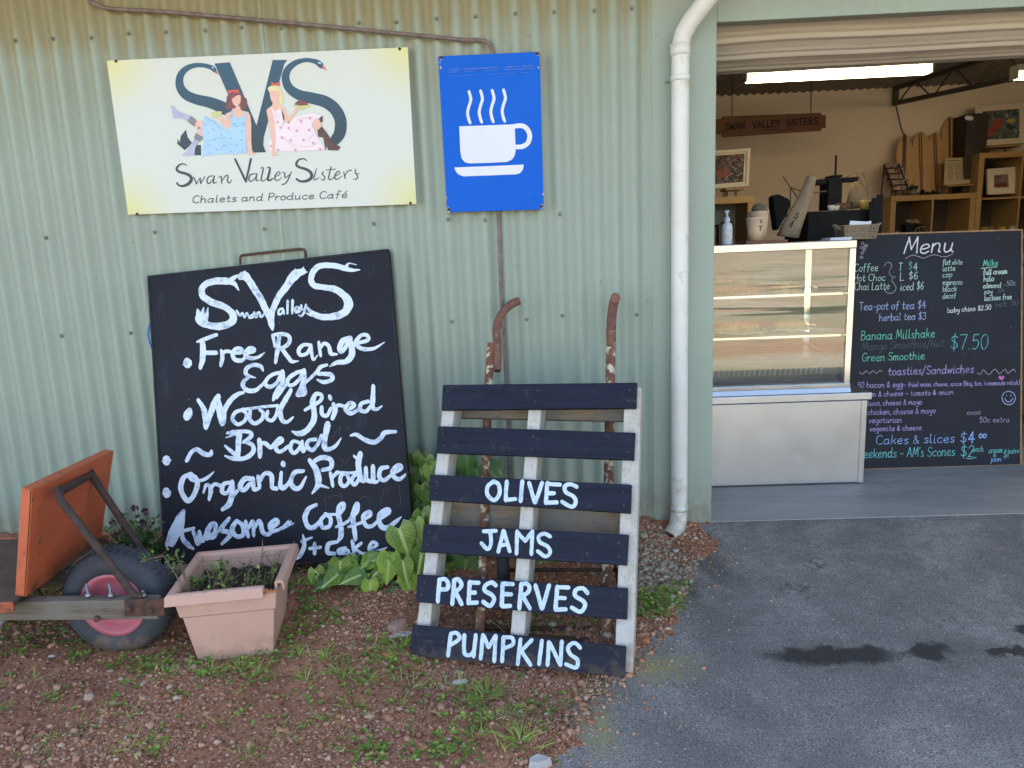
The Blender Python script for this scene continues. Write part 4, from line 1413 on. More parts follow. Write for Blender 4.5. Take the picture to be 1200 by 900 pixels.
slat_text(2, [(KO, "215,105 163,150 158,220 215,270 264,220 260,140 215,105;330,108 322,200 320,272;320,270 404,260;466,105 450,280;525,120 575,290;640,118 580,290;686,118 672,296;690,127 796,135;682,210 745,210;672,292 770,290;945,155 890,130 840,150 850,200 915,240 935,290 900,330 815,285")], 7.5, 36)
slat_text(3, [(KO, "125,545 235,540;185,550 190,650 160,700 105,650;300,540 255,725;305,545 355,720;270,670 330,660;420,545 415,740;425,555 490,630;490,630 555,545;555,545 545,745;710,590 660,565 610,590 620,640 690,680 710,730 670,765 600,720")], 7.5, 34)
slat_text(4, [(LO_, "250,190 230,450;245,195 310,185 350,230 340,300 265,308;425,200 400,480;420,200 470,190 510,250 480,300 430,332;440,340 510,480;605,220 590,470;610,225 710,230;600,345 670,345;590,465 690,460;910,260 860,225 790,260 780,320 860,370 890,430 840,500 760,450;990,240 980,500;1000,240 1110,245;990,360 1090,365;985,505 1080,500"),
              (MO, "110,190 85,480;110,195 170,190 205,240 180,300 110,330;130,340 210,480;275,210 350,480;435,210 355,480;530,225 510,490;540,230 660,235;520,355 620,360;510,495 630,490;885,300 830,245 750,260 740,330 830,390 855,450 800,520 700,470")], 10, 50)
slat_text(5, [(NO, "110,105 90,260;110,105 150,100 170,140 110,185;205,115 205,240 245,255 275,220;285,115 270,265;335,115 320,280;340,120 375,200;375,200 425,120;425,120 415,300;480,130 470,300;485,130 540,135 545,180 485,210;600,145 580,320;680,150 605,225;605,225 670,325;750,155 730,320;800,165 790,325;805,170 880,325;890,160 880,325;1020,205 980,170 935,200 950,250 1000,290 990,345 920,320")], 6, 28)

# ------------------------------------------------------------------ sack trolley behind the pallet
tp = Pl((0, -.80, -.075), (0, -1.025, .70))
TZ = (540, 330)
TK = 4.736
r = thing('hand_trolley', tp((640, 740)), 'rusty hand trolley with two hooked handles leaning behind the pallet', 'hand trolley')
mb = MB()
mb.tube([tp(q) for q in [(562.5, 742), (565.5, 690), (569, 560)] + crop(TZ, TK, [(152, 570), (170, 345)])], .0165, 14)
obj('rail', mb, M_trolley, r)
mb = MB()
hp = crop(TZ, TK, [(200, 495), (204, 400), (203, 330), (198, 270), (215, 200), (250, 150), (290, 120), (327, 106)])
mb.tube([tp(q[:2], .004) for q in spline([[*q, 1] for q in hp], 4)], .0165, 14)
obj('handle', mb, M_trolley_dark, r)
mb = MB()
mb.tube([tp(q) for q in [(710, 752), (711.5, 690), (713.5, 560)] + crop(TZ, TK, [(829, 560), (834, 335)])], .0185, 14)
obj('rail', mb, M_trolley, r)
mb = MB()
hp = [tp(q) for q in crop(TZ, TK, [(834, 345), (834, 270), (838, 190), (846, 130)])]
hp += [tp(crop(TZ, TK, [(855, 100)])[0], .015), tp(crop(TZ, TK, [(858, 88)])[0], .05), tp(crop(TZ, TK, [(858, 92)])[0], .085)]
mb.tube(hp, .0190, 14)
obj('handle', mb, M_trolley_dark, r)
for y in (470, 640, 735):
    mb = MB()
    mb.tube([tp((566, y), -.03), tp((713, y + 4), -.03)], .010, 10)
    obj('cross_bar', mb, M_rust, r)
a0, a1 = tp((560, 748)), tp((716, 757))
mb = MB()
mb.para(a0 + V((0, 0, -.004)), a1 - a0, (0, -.02, .0), (0, .004, .03))
mb.para(a0 + V((0, 0, -.008)), a1 - a0, (.01, -.06, -.006), (0, 0, .005))
obj('toe_plate', mb, M_rust, r, .001)
for px_, dx in ((590, 0), (731, 0)):
    c0 = tp((px_, 668), -.10)
    mb = MB()
    mb.lathe([(.050, -.020), (.075, -.022), (.088, -.016), (.092, 0), (.088, .016), (.075, .022), (.050, .020), (.050, -.020)], c0, (1, .05, 0), 32)
    wheel = obj('wheel', mb, M_dark, r)
    mb = MB()
    mb.lathe([(0, -.018), (.018, -.018), (.024, -.010), (.044, -.012), (.0495, -.0205), (.0495, .0205), (.044, .012), (.024, .010), (.018, .018), (0, .018)], c0, (1, .05, 0), 32)
    obj('rim', mb, M_trolley, wheel)
mb = MB()
mb.tube([tp((585, 668), -.10), tp((738, 668), -.10)], .008, 10)
obj('axle', mb, M_rust, r)

# ------------------------------------------------------------------ wheelbarrow
r = thing('wheelbarrow', (-2.55, -.75, -.075), 'old wheelbarrow with orange front board, timber shafts and a pink hub', 'wheelbarrow')
m, nt, b = nmat('faded orange paint')
n = N(nt)
f = n.noise(n.co((1, 1, 1)), 5, 5, .6)
f2 = n.noise(n.co((1, 1, 1)), 24, 5, .65)
c = n.mix(n.ramp(f, [(.35, 0.0), (.68, 1.0)]), (.56, .125, .045), (.46, .098, .045))
Pz = n.sep(n.pos())
low = n.math('MULTIPLY_ADD', Pz['Z'], -1 / .10, .27 / .10, clamp=True)
c = n.mix(n.math('MULTIPLY', low, n.ramp(f2, [(.36, 0.0), (.6, .9)])), c, (.085, .040, .028))
c = n.mix(n.ramp(f2, [(.60, 0.0), (.68, .85)]), c, (.13, .060, .040))
n.link(c, b.inputs['Base Color'])
b.inputs['Roughness'].default_value = .5
n.link(n.bump(f2, .15, .002), b.inputs['Normal'])
M_orange = m
M_deck = pm('rusty barrow deck', (.12, .068, .050), (.075, .046, .036), 12, .9, bump=.4, spots=(.13, .08, .06), spl=.6)
nb, nt_, fb, ft = V((-2.372, -.95, .195)), V((-2.292, -.95, .548)), V((-2.440, -.44, .165)), V((-2.335, -.44, .527))
thk = V((-.034, 0, .008))
mb = MB()
mb.prism([nb, nt_, ft, fb], thk * .22)
for a, b_ in ((nb, nt_), (nt_, ft), (ft, fb)):
    mid_ = (nb + nt_ + ft + fb) / 4
    inn = ((mid_ - (a + b_) / 2).normalized()) * .006
    mb.prism([a, b_, b_ + inn, a + inn], thk * 1.0)
obj('front_board', mb, M_orange, r, .0025)
mb = MB()
mb.para((-3.15, -.985, .186), (.755, 0, 0), (0, .53, 0), (0, 0, .008))
obj('deck', mb, M_deck, r, .002)
mb = MB()
mb.para((-3.15, -.993, .166), (.765, 0, 0), (0, .007, 0), (0, 0, .034))
obj('deck_lip', mb, M_orange, r, .002)
mb = MB()
mb.para((-3.15, -.46, .166), (.755, 0, 0), (0, .007, 0), (0, 0, .034))
obj('deck_lip', mb, M_orange, r, .002)
M_shaft = wood('grey weathered shaft', (.23, .175, .13), (.070, .050, .036), 'x', 1.6, .95, .9, grey=(.18, .155, .13))
for y in (-.93, -.70):
    mb = MB()
    mb.para((-3.3, y, .118), (1.33, 0, -.020), (0, .042, 0), (0, 0, .066))
    obj('shaft', mb, M_shaft, r, .004)
wc = V((-2.165, -.80, .108))
mb = MB()
pr = []
for k in range(25):
    a = -pi * .80 + 2 * pi * .80 * k / 24
    pr.append((.137 + .047 * cos(a), .060 * sin(a) * (1.0 if abs(sin(a)) < .9 else .98)))
pr.append(pr[0])
mb.lathe(pr, wc, (0, -1, 0), 64)
tyre_tread = MB()
wheel = obj('tyre', mb, splash(pm('grey tyre rubber', (.045, .050, .062), (.035, .038, .046), 10, .72, bump=.15), -.12, .06, (.13, .085, .06), .8, 22), r)
mb = MB()
for k in range(44):
    a = 2 * pi * k / 44
    for s_ in (-1, 1):
        d = V((cos(a), 0, sin(a)))
        t = V((-sin(a), 0, cos(a)))
        c0 = wc + d * .1825 + V((0, s_ * .022 - .0, 0))
        mb.para(c0 - t * .004 + V((0, -.012 * 1, 0)), t * .008, V((0, .024, 0)) + t * .006 * s_, d * .0030)
obj('tread_block', mb, pm('tread rubber', (.040, .044, .054), None, 10, .8), wheel)
M_pink = pm('faded pink rim', (.52, .13, .17), (.42, .10, .13), 9, .5, spots=(.25, .10, .09), spl=.66)
mb = MB()
mb.lathe([(0, .030), (.024, .030), (.028, .012), (.064, .014), (.083, .022), (.094, .046), (.109, .050), (.111, .042), (.111, -.042), (.109, -.050), (.094, -.046), (.083, -.022), (.064, -.014), (.028, -.012), (0, -.012)], wc, (0, -1, 0), 48)
obj('rim', mb, M_pink, r)
mb = MB()
mb.tube([wc + V((0, -.14, 0)), wc + V((0, .14, 0))], .010, 12)
obj('axle', mb, M_rust, r)
mb = MB()
n1 = py(-.90)((66, 579))
f1 = py(-.60)((107, 556))
n2_ = py(-.915)((157, 697))
f2_ = py(-.64)((168, 648))
mb.tube([n2_ + V((.03, 0, -.004)), n2_, n1 + (n2_ - n1) * .05, n1 + V((.002, .012, .012)), n1 + (f1 - n1) * .12, f1 + (n1 - f1) * .08, f1 + V((.004, -.004, .008)), f1 + (f2_ - f1) * .06, f2_, f2_ + V((.06, 0, -.06))], .0125, 10)
obj('front_stay', mb, pm('dark rusty strap', (.070, .038, .030), (.035, .022, .020), 40, .85, bump=.6, spots=(.13, .06, .035), spl=.6), r)
mb = MB()
pe = py(-.937)
q = [pe(a) for a in crop((0, 500), 3.214, [(468, 652), (618, 648), (618, 712), (468, 716)])]
mb.prism(q, (0, .006, 0))
obj('strap_plate', mb, M_rust, r, .001)
for q in ((488, 684), (570, 687)):
    mb = MB()
    mb.lathe([(0, .013), (.007, .012), (.009, .008), (.009, .003), (.013, .002), (.013, -.003)], pe(crop((0, 500), 3.214, [q])[0]), (0, -1, 0), 8, smooth=False)
    obj('bolt', mb, M_rust, r)
M_zinc = pm('zinc bolt', (.34, .35, .38), (.26, .26, .28), 30, .45, metal=.7)
for q in (332, 418, 540):
    c0 = py(-.91)(crop((0, 500), 3.214, [(q, 632)])[0])
    mb = MB()
    h_ = .042 if q < 500 else .018
    mb.lathe([(.009, 0), (.009, .006), (.0042, .007), (.0042, h_), (0, h_)], c0 + V((0, 0, -.004)), (0, 0, 1), 10)
    obj('bolt', mb, M_zinc, r)
for y in (-.90, -.52):
    mb = MB()
    mb.tube([(-2.76, y, .13), (-2.66, y, .0), (-2.62, y, -.085)], .012, 10)
    obj('leg', mb, M_rust, r)
mb = MB()
mb.tube([(-2.62, -.90, -.05), (-2.47, -.91, .12)], .007, 8)
obj('leg_brace', mb, M_zinc, r)

# ------------------------------------------------------------------ terracotta planter
zr = .180
q4 = [pz(zr)(a) for a in ((192, 700), (328, 687), (350, 637), (230, 645))]
pc0 = (q4[0] + q4[1] + q4[2] + q4[3]) / 4
ang = math.atan2(q4[1].y - q4[0].y, q4[1].x - q4[0].x)
ux, uy = V((cos(ang), sin(ang), 0)), V((-sin(ang), cos(ang), 0))
r = thing('planter', (pc0.x, pc0.y, -.10), 'square pale terracotta planter with a broken rim corner', 'planter')
M_terra = pm('faded terracotta plastic', (.60, .36, .285), (.54, .31, .24), 3, .7, bump=.03, spots=(.44, .27, .21), spl=.64, spec=.3)
splash(M_terra, -.13, .02, (.38, .225, .165), .55, 20)
M_terra_in = pm('raw terracotta break', (.50, .17, .075), (.40, .14, .07), 20, .7)


def ring(z, h):
    return [V((pc0.x, pc0.y, z)) + ux * a * h + uy * b_ * h for a, b_ in ((-1, -1), (1, -1), (1, 1), (-1, 1))]


mb = MB()
z0 = -.086
prof = [(z0, .110), (z0 - .003, .116), (z0, .120), (.085, .143), (.092, .150), (.150, .158), (.150, .150), (.10, .146), (.06, .135)]
rs = [ring(z, h) for z, h in prof]
vs_ = [p for q in rs for p in q]
fs = [(0, 1, 2, 3)]
for i in range(len(rs) - 1):
    for j in range(4):
        fs.append((i * 4 + j, i * 4 + (j + 1) % 4, (i + 1) * 4 + (j + 1) % 4, (i + 1) * 4 + j))
mb.add(vs_, fs)
for a, b_ in ((-1, -1), (1, -1), (1, 1), (-1, 1)):
    c0 = V((pc0.x, pc0.y, z0 - .016)) + ux * a * .095 + uy * b_ * .095
    mb.para(c0 - ux * .022 - uy * .022, ux * .044, uy * .044, V((0, 0, .0155)))
obj('tub', mb, M_terra, r, .0022)
mb = MB()
H = .176


def rimbar(s0, s1, side):
    """one side of the turned-over rim from s0 to s1 (-1..1)"""
    rot = [(ux, uy), (uy, -ux), (-ux, -uy), (-uy, ux)][side]
    a_, o_ = rot
    prof_ = [(-.150, .151), (-.150, .172), (-.156, .180), (-.170, .181), (-.178, .176), (-.181, .146), (-.176, .144), (-.172, .168), (-.160, .170), (-.158, .151)]
    A0, B0 = [], []
    for d, z in prof_:
        k0 = abs(d) if s0 == -1 else .170
        k1 = abs(d) if s1 == 1 else .170
        A0.append(V((pc0.x, pc0.y, z)) + a_ * s0 * k0 + o_ * d)
        B0.append(V((pc0.x, pc0.y, z)) + a_ * s1 * k1 + o_ * d)
    nn = len(prof_)
    mb.add(A0 + B0, [tuple(range(nn)), tuple(range(nn, 2 * nn))[::-1]] + [(i, (i + 1) % nn, (i + 1) % nn + nn, i + nn) for i in range(nn)])


rimbar(-1, .72, 0)
rimbar(-.78, 1, 1)
rimbar(-1, 1, 2)
rimbar(-1, 1, 3)
obj('rim', mb, M_terra, r, .0015)
mb = MB()
for k in range(9):
    t = .70 + .034 * k
    c0 = V((pc0.x, pc0.y, .150)) + ux * (.160 * t) - uy * .159
    mb.para(c0, ux * .006, uy * .008, V((0, 0, rnd.uniform(.004, .014))))
obj('broken_edge', mb, M_terra_in, r)
M_soil = pm('dark potting soil', (.040, .026, .018), (.065, .042, .03), 40, .95, bump=.9, bdist=.01)
mb = MB()
gN = 22
vs_ = []
for i in range(gN):
    for j in range(gN):
        a, b_ = -1 + 2 * i / (gN - 1), -1 + 2 * j / (gN - 1)
        vs_.append(V((pc0.x, pc0.y, .112 + .010 * sin(i * 1.7 + j) + .01 * rnd.random())) + ux * a * .1435 + uy * b_ * .1435)
mb.add(vs_, [(i * gN + j, (i + 1) * gN + j, (i + 1) * gN + j + 1, i * gN + j + 1) for i in range(gN - 1) for j in range(gN - 1)], 0, True)
obj('soil', mb, M_soil, r)

# ------------------------------------------------------------------ glass-fronted cake cabinet
m, nt, b = nmat('clear pane')
n = N(nt)
nt.nodes.remove(b)
tr = n.n('ShaderNodeBsdfTransparent')
tr.inputs[0].default_value = (.93, .96, .94, 1)
gl = n.n('ShaderNodeBsdfGlossy')
gl.inputs['Roughness'].default_value = .015
gl.inputs[0].default_value = (1, 1, 1, 1)
lw = n.n('ShaderNodeFresnel')
lw.inputs['IOR'].default_value = 1.5
mx = n.n('ShaderNodeMixShader')
n.link(n.math('MULTIPLY', lw.outputs[0], 3.8, clamp=True), mx.inputs[0])
n.link(tr.outputs[0], mx.inputs[1])
n.link(gl.outputs[0], mx.inputs[2])
n.link(mx.outputs[0], nt.nodes['Material Output'].inputs['Surface'])
M_glass = m
r = thing('cake_cabinet', (.41, .74, .004), 'glass-fronted cake display cabinet on a stainless steel base', 'display cabinet')
X0, X1, YF, YB = -.03, .845, .440, 1.04
mb = MB()
mb.box((X0, YF, .010), (X1, YB, .425))
obj('base_panel', mb, M_steel, r, .004)
mb = MB()
mb.box((X1 - .022, YF - .003, .010), (X1 + .004, YF - .0005, .424))
obj('corner_trim', mb, M_steel, r, .001)
mb = MB()
mb.box((X0 - .01, YF - .02, .430), (X1 + .018, YB, .466))
obj('worktop', mb, M_steel, r, .004)
for x in (X0 + .1, X1 - .14):
    for y in (YF + .06, YB - .06):
        mb = MB()
        mb.lathe([(.018, .0), (.020, .002), (.014, .003), (.014, .0054)], (x, y, .0045), n=12)
        obj('foot', mb, M_black, r)
GX1 = .771
g0 = YF + .012
mb = MB()
mb.box((X0, g0, .4885), (GX1, g0 + .03, .507))
obj('bottom_rail', mb, M_steel_polish, r, .002)
mb = MB()
mb.prism([(X0, g0 - .013, .4665), (X0, g0 + .0005, .488), (X0, g0 + .03, .488), (X0, g0 + .03, .4665)], (GX1 - X0, 0, 0))
obj('sloped_sill', mb, M_steel_polish, r)
mb = MB()
mb.box((X0, g0, 1.150), (GX1, g0 + .03, 1.186))
obj('top_rail', mb, M_steel_polish, r, .003)
mb = MB()
mb.box((GX1 - .030, g0 + .0015, .5075), (GX1 - .001, g0 + .029, 1.1495))
obj('corner_post', mb, M_steel_polish, r, .003)
mb = MB()
mb.box((GX1 - .030, YB - .03, .467), (GX1 - .001, YB, 1.1495))
obj('corner_post', mb, M_steel_polish, r, .003)
mb = MB()
mb.box((X0, g0 + .031, 1.152), (GX1, YB, 1.184))
obj('top_panel', mb, M_steel, r, .002)
mb = MB()
mb.box((GX1 - .025, g0 + .031, .467), (GX1 - .006, YB - .031, .50))
obj('side_rail', mb, M_steel_polish, r, .002)
mb = MB()
mb.poly([(X0, g0 + .012, .507), (GX1 - .03, g0 + .012, .507), (GX1 - .03, g0 + .012, 1.15), (X0, g0 + .012, 1.15)])
obj('front_glass', mb, M_glass, r, fix=False)
mb = MB()
mb.poly([(GX1 - .012, g0 + .03, .50), (GX1 - .012, YB - .03, .50), (GX1 - .012, YB - .03, 1.15), (GX1 - .012, g0 + .03, 1.15)])
obj('side_glass', mb, M_glass, r, fix=False)
M_case_back = pm('pale sliding door', (.20, .19, .165), (.16, .155, .14), 2, .5)
for x0, x1, dy in ((X0, .39, 0), (.37, GX1 - .03, .006)):
    mb = MB()
    mb.box((x0, YB - .03 + dy, .50), (x1, YB - .026 + dy, 1.15))
    obj('sliding_door', mb, M_case_back, r, .001)
mb = MB()
mb.box((X0, g0 + .075, .467), (GX1 - .031, YB - .035, .625))
obj('deck', mb, pm('dark cabinet deck', (.016, .018, .022), None, 5, .35), r, .012)
mb = MB()
mb.box((X0, g0 + .032, .467), (GX1 - .031, g0 + .0745, .512))
obj('deck_ledge', mb, pm('grey deck ledge', (.20, .19, .17), None, 5, .5), r, .002)
M_vent = pm('pale vent slot', (.26, .27, .27), None, 5, .5)
mb = MB()
for k in range(26):
    x = .03 + k * .025
    mb.para((x, g0 + .0735, .545), (.006, 0, 0), (.004, 0, .032), (0, .001, 0))
obj('vent_grille', mb, M_vent, r)
M_shelfglass = M_glass
for z in (.735, .935):
    mb = MB()
    mb.box((X0, g0 + .05, z), (GX1 - .03, YB - .06, z + .006))
    obj('glass_shelf', mb, M_glass, r)
    mb = MB()
    mb.box((X0, g0 + .040, z - .003), (GX1 - .03, g0 + .0495, z + .009))
    obj('shelf_edge', mb, M_steel_polish, r, .001)

# cakes inside
M_plate_w = pm('white china', (.74, .74, .72), None, 4, .25)
M_loaf = pm('baked crust', (.30, .135, .045), (.20, .08, .028), 18, .75, bump=.5, bdist=.006, spots=(.42, .24, .10), spl=.62)
M_crumb = pm('crumble topping', (.56, .40, .19), (.42, .27, .11), 45, .9, bump=1.0, bdist=.01)
M_muffin = pm('pale sponge', (.52, .36, .17), (.40, .25, .10), 24, .85, bump=.7, bdist=.006)


def plate(x, y, z, R, label):
    mb = MB()
    mb.lathe([(0, .004), (R * .62, .004), (R * .8, .008), (R, .018), (R, .0205), (R * .78, .012), (R * .6, .0075), (0, .0075)], (x, y, z), n=40)
    return tag(recentre(obj('serving_plate', mb, M_plate_w)), label, 'plate', 'plates in the cake cabinet')


def lump(name, x, y, z, sx, sy, sz, mat, label, cat, seed):
    rr = random.Random(seed)
    mb = MB()
    nu, nv = 40, 14
    vs_ = []
    for i in range(nv + 1):
        th = pi / 2 * i / nv
        for j in range(nu):
            a = 2 * pi * j / nu
            e = 1 + .05 * sin(3 * a + seed) + .03 * rr.uniform(-1, 1)
            cx_, cy_ = abs(cos(a)) ** .6 * (1 if cos(a) > 0 else -1), abs(sin(a)) ** .6 * (1 if sin(a) > 0 else -1)
            q = cos(th) ** .45
            vs_.append((x + sx * cx_ * q * e, y + sy * cy_ * q * e, z + sz * sin(th) ** .8 * (1 + .06 * rr.uniform(-1, 1))))
    mb.add(vs_, [(i * nu + j, i * nu + (j + 1) % nu, (i + 1) * nu + (j + 1) % nu, (i + 1) * nu + j) for i in range(nv) for j in range(nu)], 0, True)
    mb.add(vs_[:nu], [tuple(range(nu))])
    return tag(recentre(obj(name, mb, mat)), label, cat)


plate(.29, .66, .7412, .15, 'white plate carrying the crumble slice in the cake cabinet')
lump('crumble_slice', .27, .66, .7493, .115, .085, .055, M_crumb, 'golden crumble slice on a white plate behind the cabinet glass', 'cake', 3)
plate(.555, .70, .7412, .125, 'white plate under the pale sponge near the cabinet side glass')
lump('sponge_cake', .555, .70, .7493, .085, .07, .05, M_muffin, 'pale sponge cake on the plate near the cabinet side glass', 'cake', 5)
lump('loaf_cake', .27, .80, .9412, .13, .07, .085, M_loaf, 'brown loaf cake on the upper glass shelf of the cabinet', 'cake', 8)
lump('tray_bake', .56, .78, .9412, .08, .07, .045, M_muffin, 'flat pale tray bake on the upper glass shelf of the cabinet', 'cake', 12)

# ------------------------------------------------------------------ menu board
mo_n = V((0, -1, .16))
mpl = Pl((1.2, .665, .004), mo_n)
TLm, TRm, BRm, BLm = mpl((985, 276.5)), mpl((1197, 270)), mpl((1195.5, 544)), mpl((985, 550))
r = thing('menu_board', (BLm + BRm) / 2, 'black cafe menu board covered in coloured chalk pen writing', 'menu board')
m, nt, b = nmat('dark navy menu board')
n = N(nt)
f = n.noise(n.co((1, 1, 1)), 4, 5, .65)
c = n.mix(n.ramp(f, [(.35, 0.0), (.75, 1.0)]), (.0065, .0075, .014), (.012, .014, .026))
c = n.mix(n.ramp(n.noise(n.co((1, 1, 1)), 42, 2), [(.74, 0.0), (.77, .5)]), c, (.16, .16, .18))
n.link(c, b.inputs['Base Color'])
b.inputs['Roughness'].default_value = .5
b.inputs['Specular IOR Level'].default_value = .2
M_menu = m
nn_ = mpl.n
mb = MB()
mb.prism([TLm, TRm, BRm, BLm], -nn_ * .016)
obj('board', mb, M_menu, r, .001)
M_edge = pm('bare board edge', (.36, .215, .105), (.24, .12, .05), 26, .8, bump=.3)
mb = MB()
dxm = (TRm - TLm).normalized()
dzm = (TLm - BLm).normalized()
e = .0075
mb.prism([TLm, TRm, TRm + dzm * e, TLm + dzm * e], -nn_ * .017)
mb.prism([TRm, BRm, BRm + dxm * e, TRm + dxm * e + dzm * e], -nn_ * .0165)
mb.prism([BLm, BRm, BRm - dzm * e * .6, BLm - dzm * e * .6], -nn_ * .016)
obj('raw_edge', mb, M_edge, r)


def chalk(name, col):
    return paint(name, tuple(q * .85 for q in col), tuple(q * .25 for q in col), 120, .34, .52)


K_white, K_mint, K_teal, K_green = chalk('white chalk', (.75, .74, .78)), chalk('mint chalk', (.48, .68, .62)), chalk('teal chalk', (.10, .46, .46)), chalk('green chalk', (.12, .55, .40))
K_lav, K_blue, K_purple, K_dim, K_pink, K_mauve = chalk('lavender chalk', (.36, .42, .72)), chalk('blue chalk', (.25, .42, .78)), chalk('purple chalk', (.40, .30, .62)), chalk('rubbed chalk', (.065, .085, .14)), chalk('pink chalk', (.75, .16, .46)), chalk('mauve chalk', (.42, .34, .46))
K_grey = chalk('grey chalk', (.28, .34, .40))
TXT = {}


def mt(k, text, x0, y0, x1, y1, cap, w=.85, slant=.08):
    mb = TXT.setdefault(k.name, (k, MB()))[1]
    write(mb, mpl, text, x0, y0, x1, y1, cap, w * .84, slant=slant, rough=.1)


def ms(k, o, kk, s, w):
    mb = TXT.setdefault(k.name, (k, MB()))[1]
    lines(mb, o, kk, s, h=.0006, w=w * kk, rough=.05, pl=mpl)


mt(K_white, 'Menu', 1058.5, 297.5, 1116.5, 294.5, 18.5, 1.9, .2)
ms(K_mauve, (0, 0), 1, "1061,303 1069,299 1076,300.5 1082,302.5 1090,299.5 1096,298.5 1103,300.5 1110,300.5 1117,297", .7)
mt(K_mint, 'Coffee', 1001, 318.5, 1028.5, 317.5, 9)
mt(K_mint, 'Hot Choc', 1000.5, 329.8, 1037, 328.8, 8.2)
mt(K_mint, 'Chai Latte', 1001, 340.2, 1042, 339, 9)
ms(K_grey, (1000, 270), 12, "437,500 468,452 520,458 540,510 505,580 530,640 588,655;588,655 540,690 575,760 602,810 565,870 485,882 437,838", .8)
mt(K_mint, 'T', 1052.8, 317, 1057, 317, 9)
mt(K_teal, '$', 1064, 316, 1068.5, 316, 9)
mt(K_mint, '4', 1070, 317, 1075, 316.6, 9)
mt(K_mint, 'L', 1054, 329, 1059, 328.6, 9)
mt(K_mint, '$6', 1064.5, 327.5, 1075, 327, 8.6)
mt(K_mint, 'iced $6', 1055, 340.5, 1082, 339, 9)
for t, y, x1 in (('flat white', 310.5, 1127.5), ('latte', 317.8, 1119), ('cap', 325.2, 1115.5), ('espresso', 334, 1127.5), ('black', 341.8, 1121), ('decaf', 350, 1120)):
    mt(K_mint, t, 1104.5, y, x1, y - .8, 6.4, .75)
mt(K_green, 'Milks', 1152, 312, 1169, 311, 7, 1.1)
ms(K_mint, (0, 0), 1, "1150,314.6 1168,312.6", .9)
mt(K_mint, 'full cream', 1152, 322, 1180, 320.5, 6.2, 1.25)
mt(K_mint, 'hilo', 1152.5, 330, 1164.5, 329, 6, 1.15)
mt(K_mint, 'almond', 1152, 337.8, 1173, 336.8, 5.8, 1)
mt(K_grey, '-50c', 1176, 336, 1190, 334, 6, .7)
mt(K_mint, 'soy', 1153, 344.5, 1162.5, 344, 5.8, .9)
mt(K_dim, '50c', 1169, 342.5, 1177.5, 342, 5, .7)
mt(K_mint, 'lactose free', 1153.5, 352.5, 1185.5, 350.5, 6.4, .85)
mt(K_dim, 'oat .50', 1166, 359.8, 1193, 357.5, 6, .8)
mt(K_white, 'baby chino $2.50', 1110, 366.6, 1161, 362.6, 5.6, .8)
mt(K_lav, 'Tea-pot of tea $4', 1006.5, 363.6, 1084.5, 361.6, 9.4, .95)
mt(K_lav, 'herbal tea $3', 1030, 376, 1084.5, 374.2, 8.4, .95)
mt(K_green, 'Banana Millshake', 1008.5, 398.6, 1095, 395.4, 10.6, 1.0)
mt(K_dim, 'Mango Smoothie/Nut', 1010, 410.6, 1106, 406, 9, .8)
mt(K_green, 'Green Smoothie.', 1010, 423.5, 1085, 421, 9.4, 1.0)
mt(K_teal, '$7.50', 1113, 410, 1157, 408.4, 17, 1.1)
mt(K_purple, 'toasties/Sandwiches', 1040.5, 439.8, 1140.5, 436.6, 9.6, 1.05)
ms(K_mauve, (0, 0), 1, "1007,436 1011,438.5 1015,434.5 1019,438 1023,434.5 1027,437.5 1031,434 1034,435.5", .7)
ms(K_mauve, (0, 0), 1, "1145,437 1149,438.5 1152,433.5 1155,436 1159,439 1164,433.8 1167,433 1171,438 1175,435 1178,432.6 1181,437.5 1185,434.5 1188,432.6 1190,436", .7)
mt(K_purple, '50 bacon & egg-', 1004.5, 454.8, 1061, 453.4, 6.8, .95)
mt(K_purple, 'fried onion, cheese, sauce (bbq, tom, homemade relish)', 1064, 453.2, 1194.5, 450.8, 5.4, .72)
mt(K_purple, 'ham & cheese - tomato & onion', 1013, 465, 1117, 462.2, 6.2, .8)
mt(K_purple, 'tuna, cheese & mayo', 1016, 475.6, 1080, 473.8, 6.4, .8)
mt(K_purple, 'chicken, cheese & mayo', 1016.5, 486.2, 1096, 484.2, 6.8, .85)
mt(K_purple, 'vegetarian', 1018, 495.8, 1056.5, 495, 6.6, .85)
mt(K_purple, 'vegemite & cheese.', 1019, 505.5, 1081, 504, 6.4, .85)
mt(K_mauve, 'avoc', 1133, 486, 1149, 485.5, 5.6, .7)
mt(K_mauve, '50c extra', 1147.5, 495, 1183, 494.4, 6, .7)
mt(K_blue, 'Cakes & slices', 1026, 521, 1118, 518.4, 10.6, 1.05)
mt(K_blue, '$', 1124.5, 519, 1132, 519, 12, .9)
mt(K_blue, '4', 1134, 519, 1141.5, 518.6, 12.4, 1.9)
mt(K_blue, 'oo', 1147, 513.5, 1155.5, 513, 8.4, 1.4)
mt(K_teal, 'Weekends - AM\'s Scones', 1004, 537, 1118.5, 534, 11, 1.05)
mt(K_teal, '$2', 1125, 535.6, 1141, 535, 13, 1.1)
ms(K_teal, (0, 0), 1, "1132,537 1138,537.6 1144,536", .9)
mt(K_teal, 'each', 1139.5, 529.4, 1152, 529, 6.4, .8)
mt(K_teal, 'cream', 1158.5, 531, 1174.5, 530, 6.6, .9)
mt(K_teal, '&', 1163.5, 535.5, 1167, 535.3, 4, .7)
mt(K_blue, 'jam', 1160.5, 541, 1173, 540.5, 5.6, .8)
mt(K_teal, '$1', 1175.5, 536.6, 1181, 536, 9, .9)
mt(K_teal, 'extra', 1182.5, 531.6, 1194, 530.6, 5.6, .7)
ms(K_pink, (0, 0), 1, "1173.5,444.6 1170.8,442.4 1172,441 1173.5,442.4 1175,441 1176.6,442.4 1173.5,444.6;1173,443 1174.5,443", 1.5)
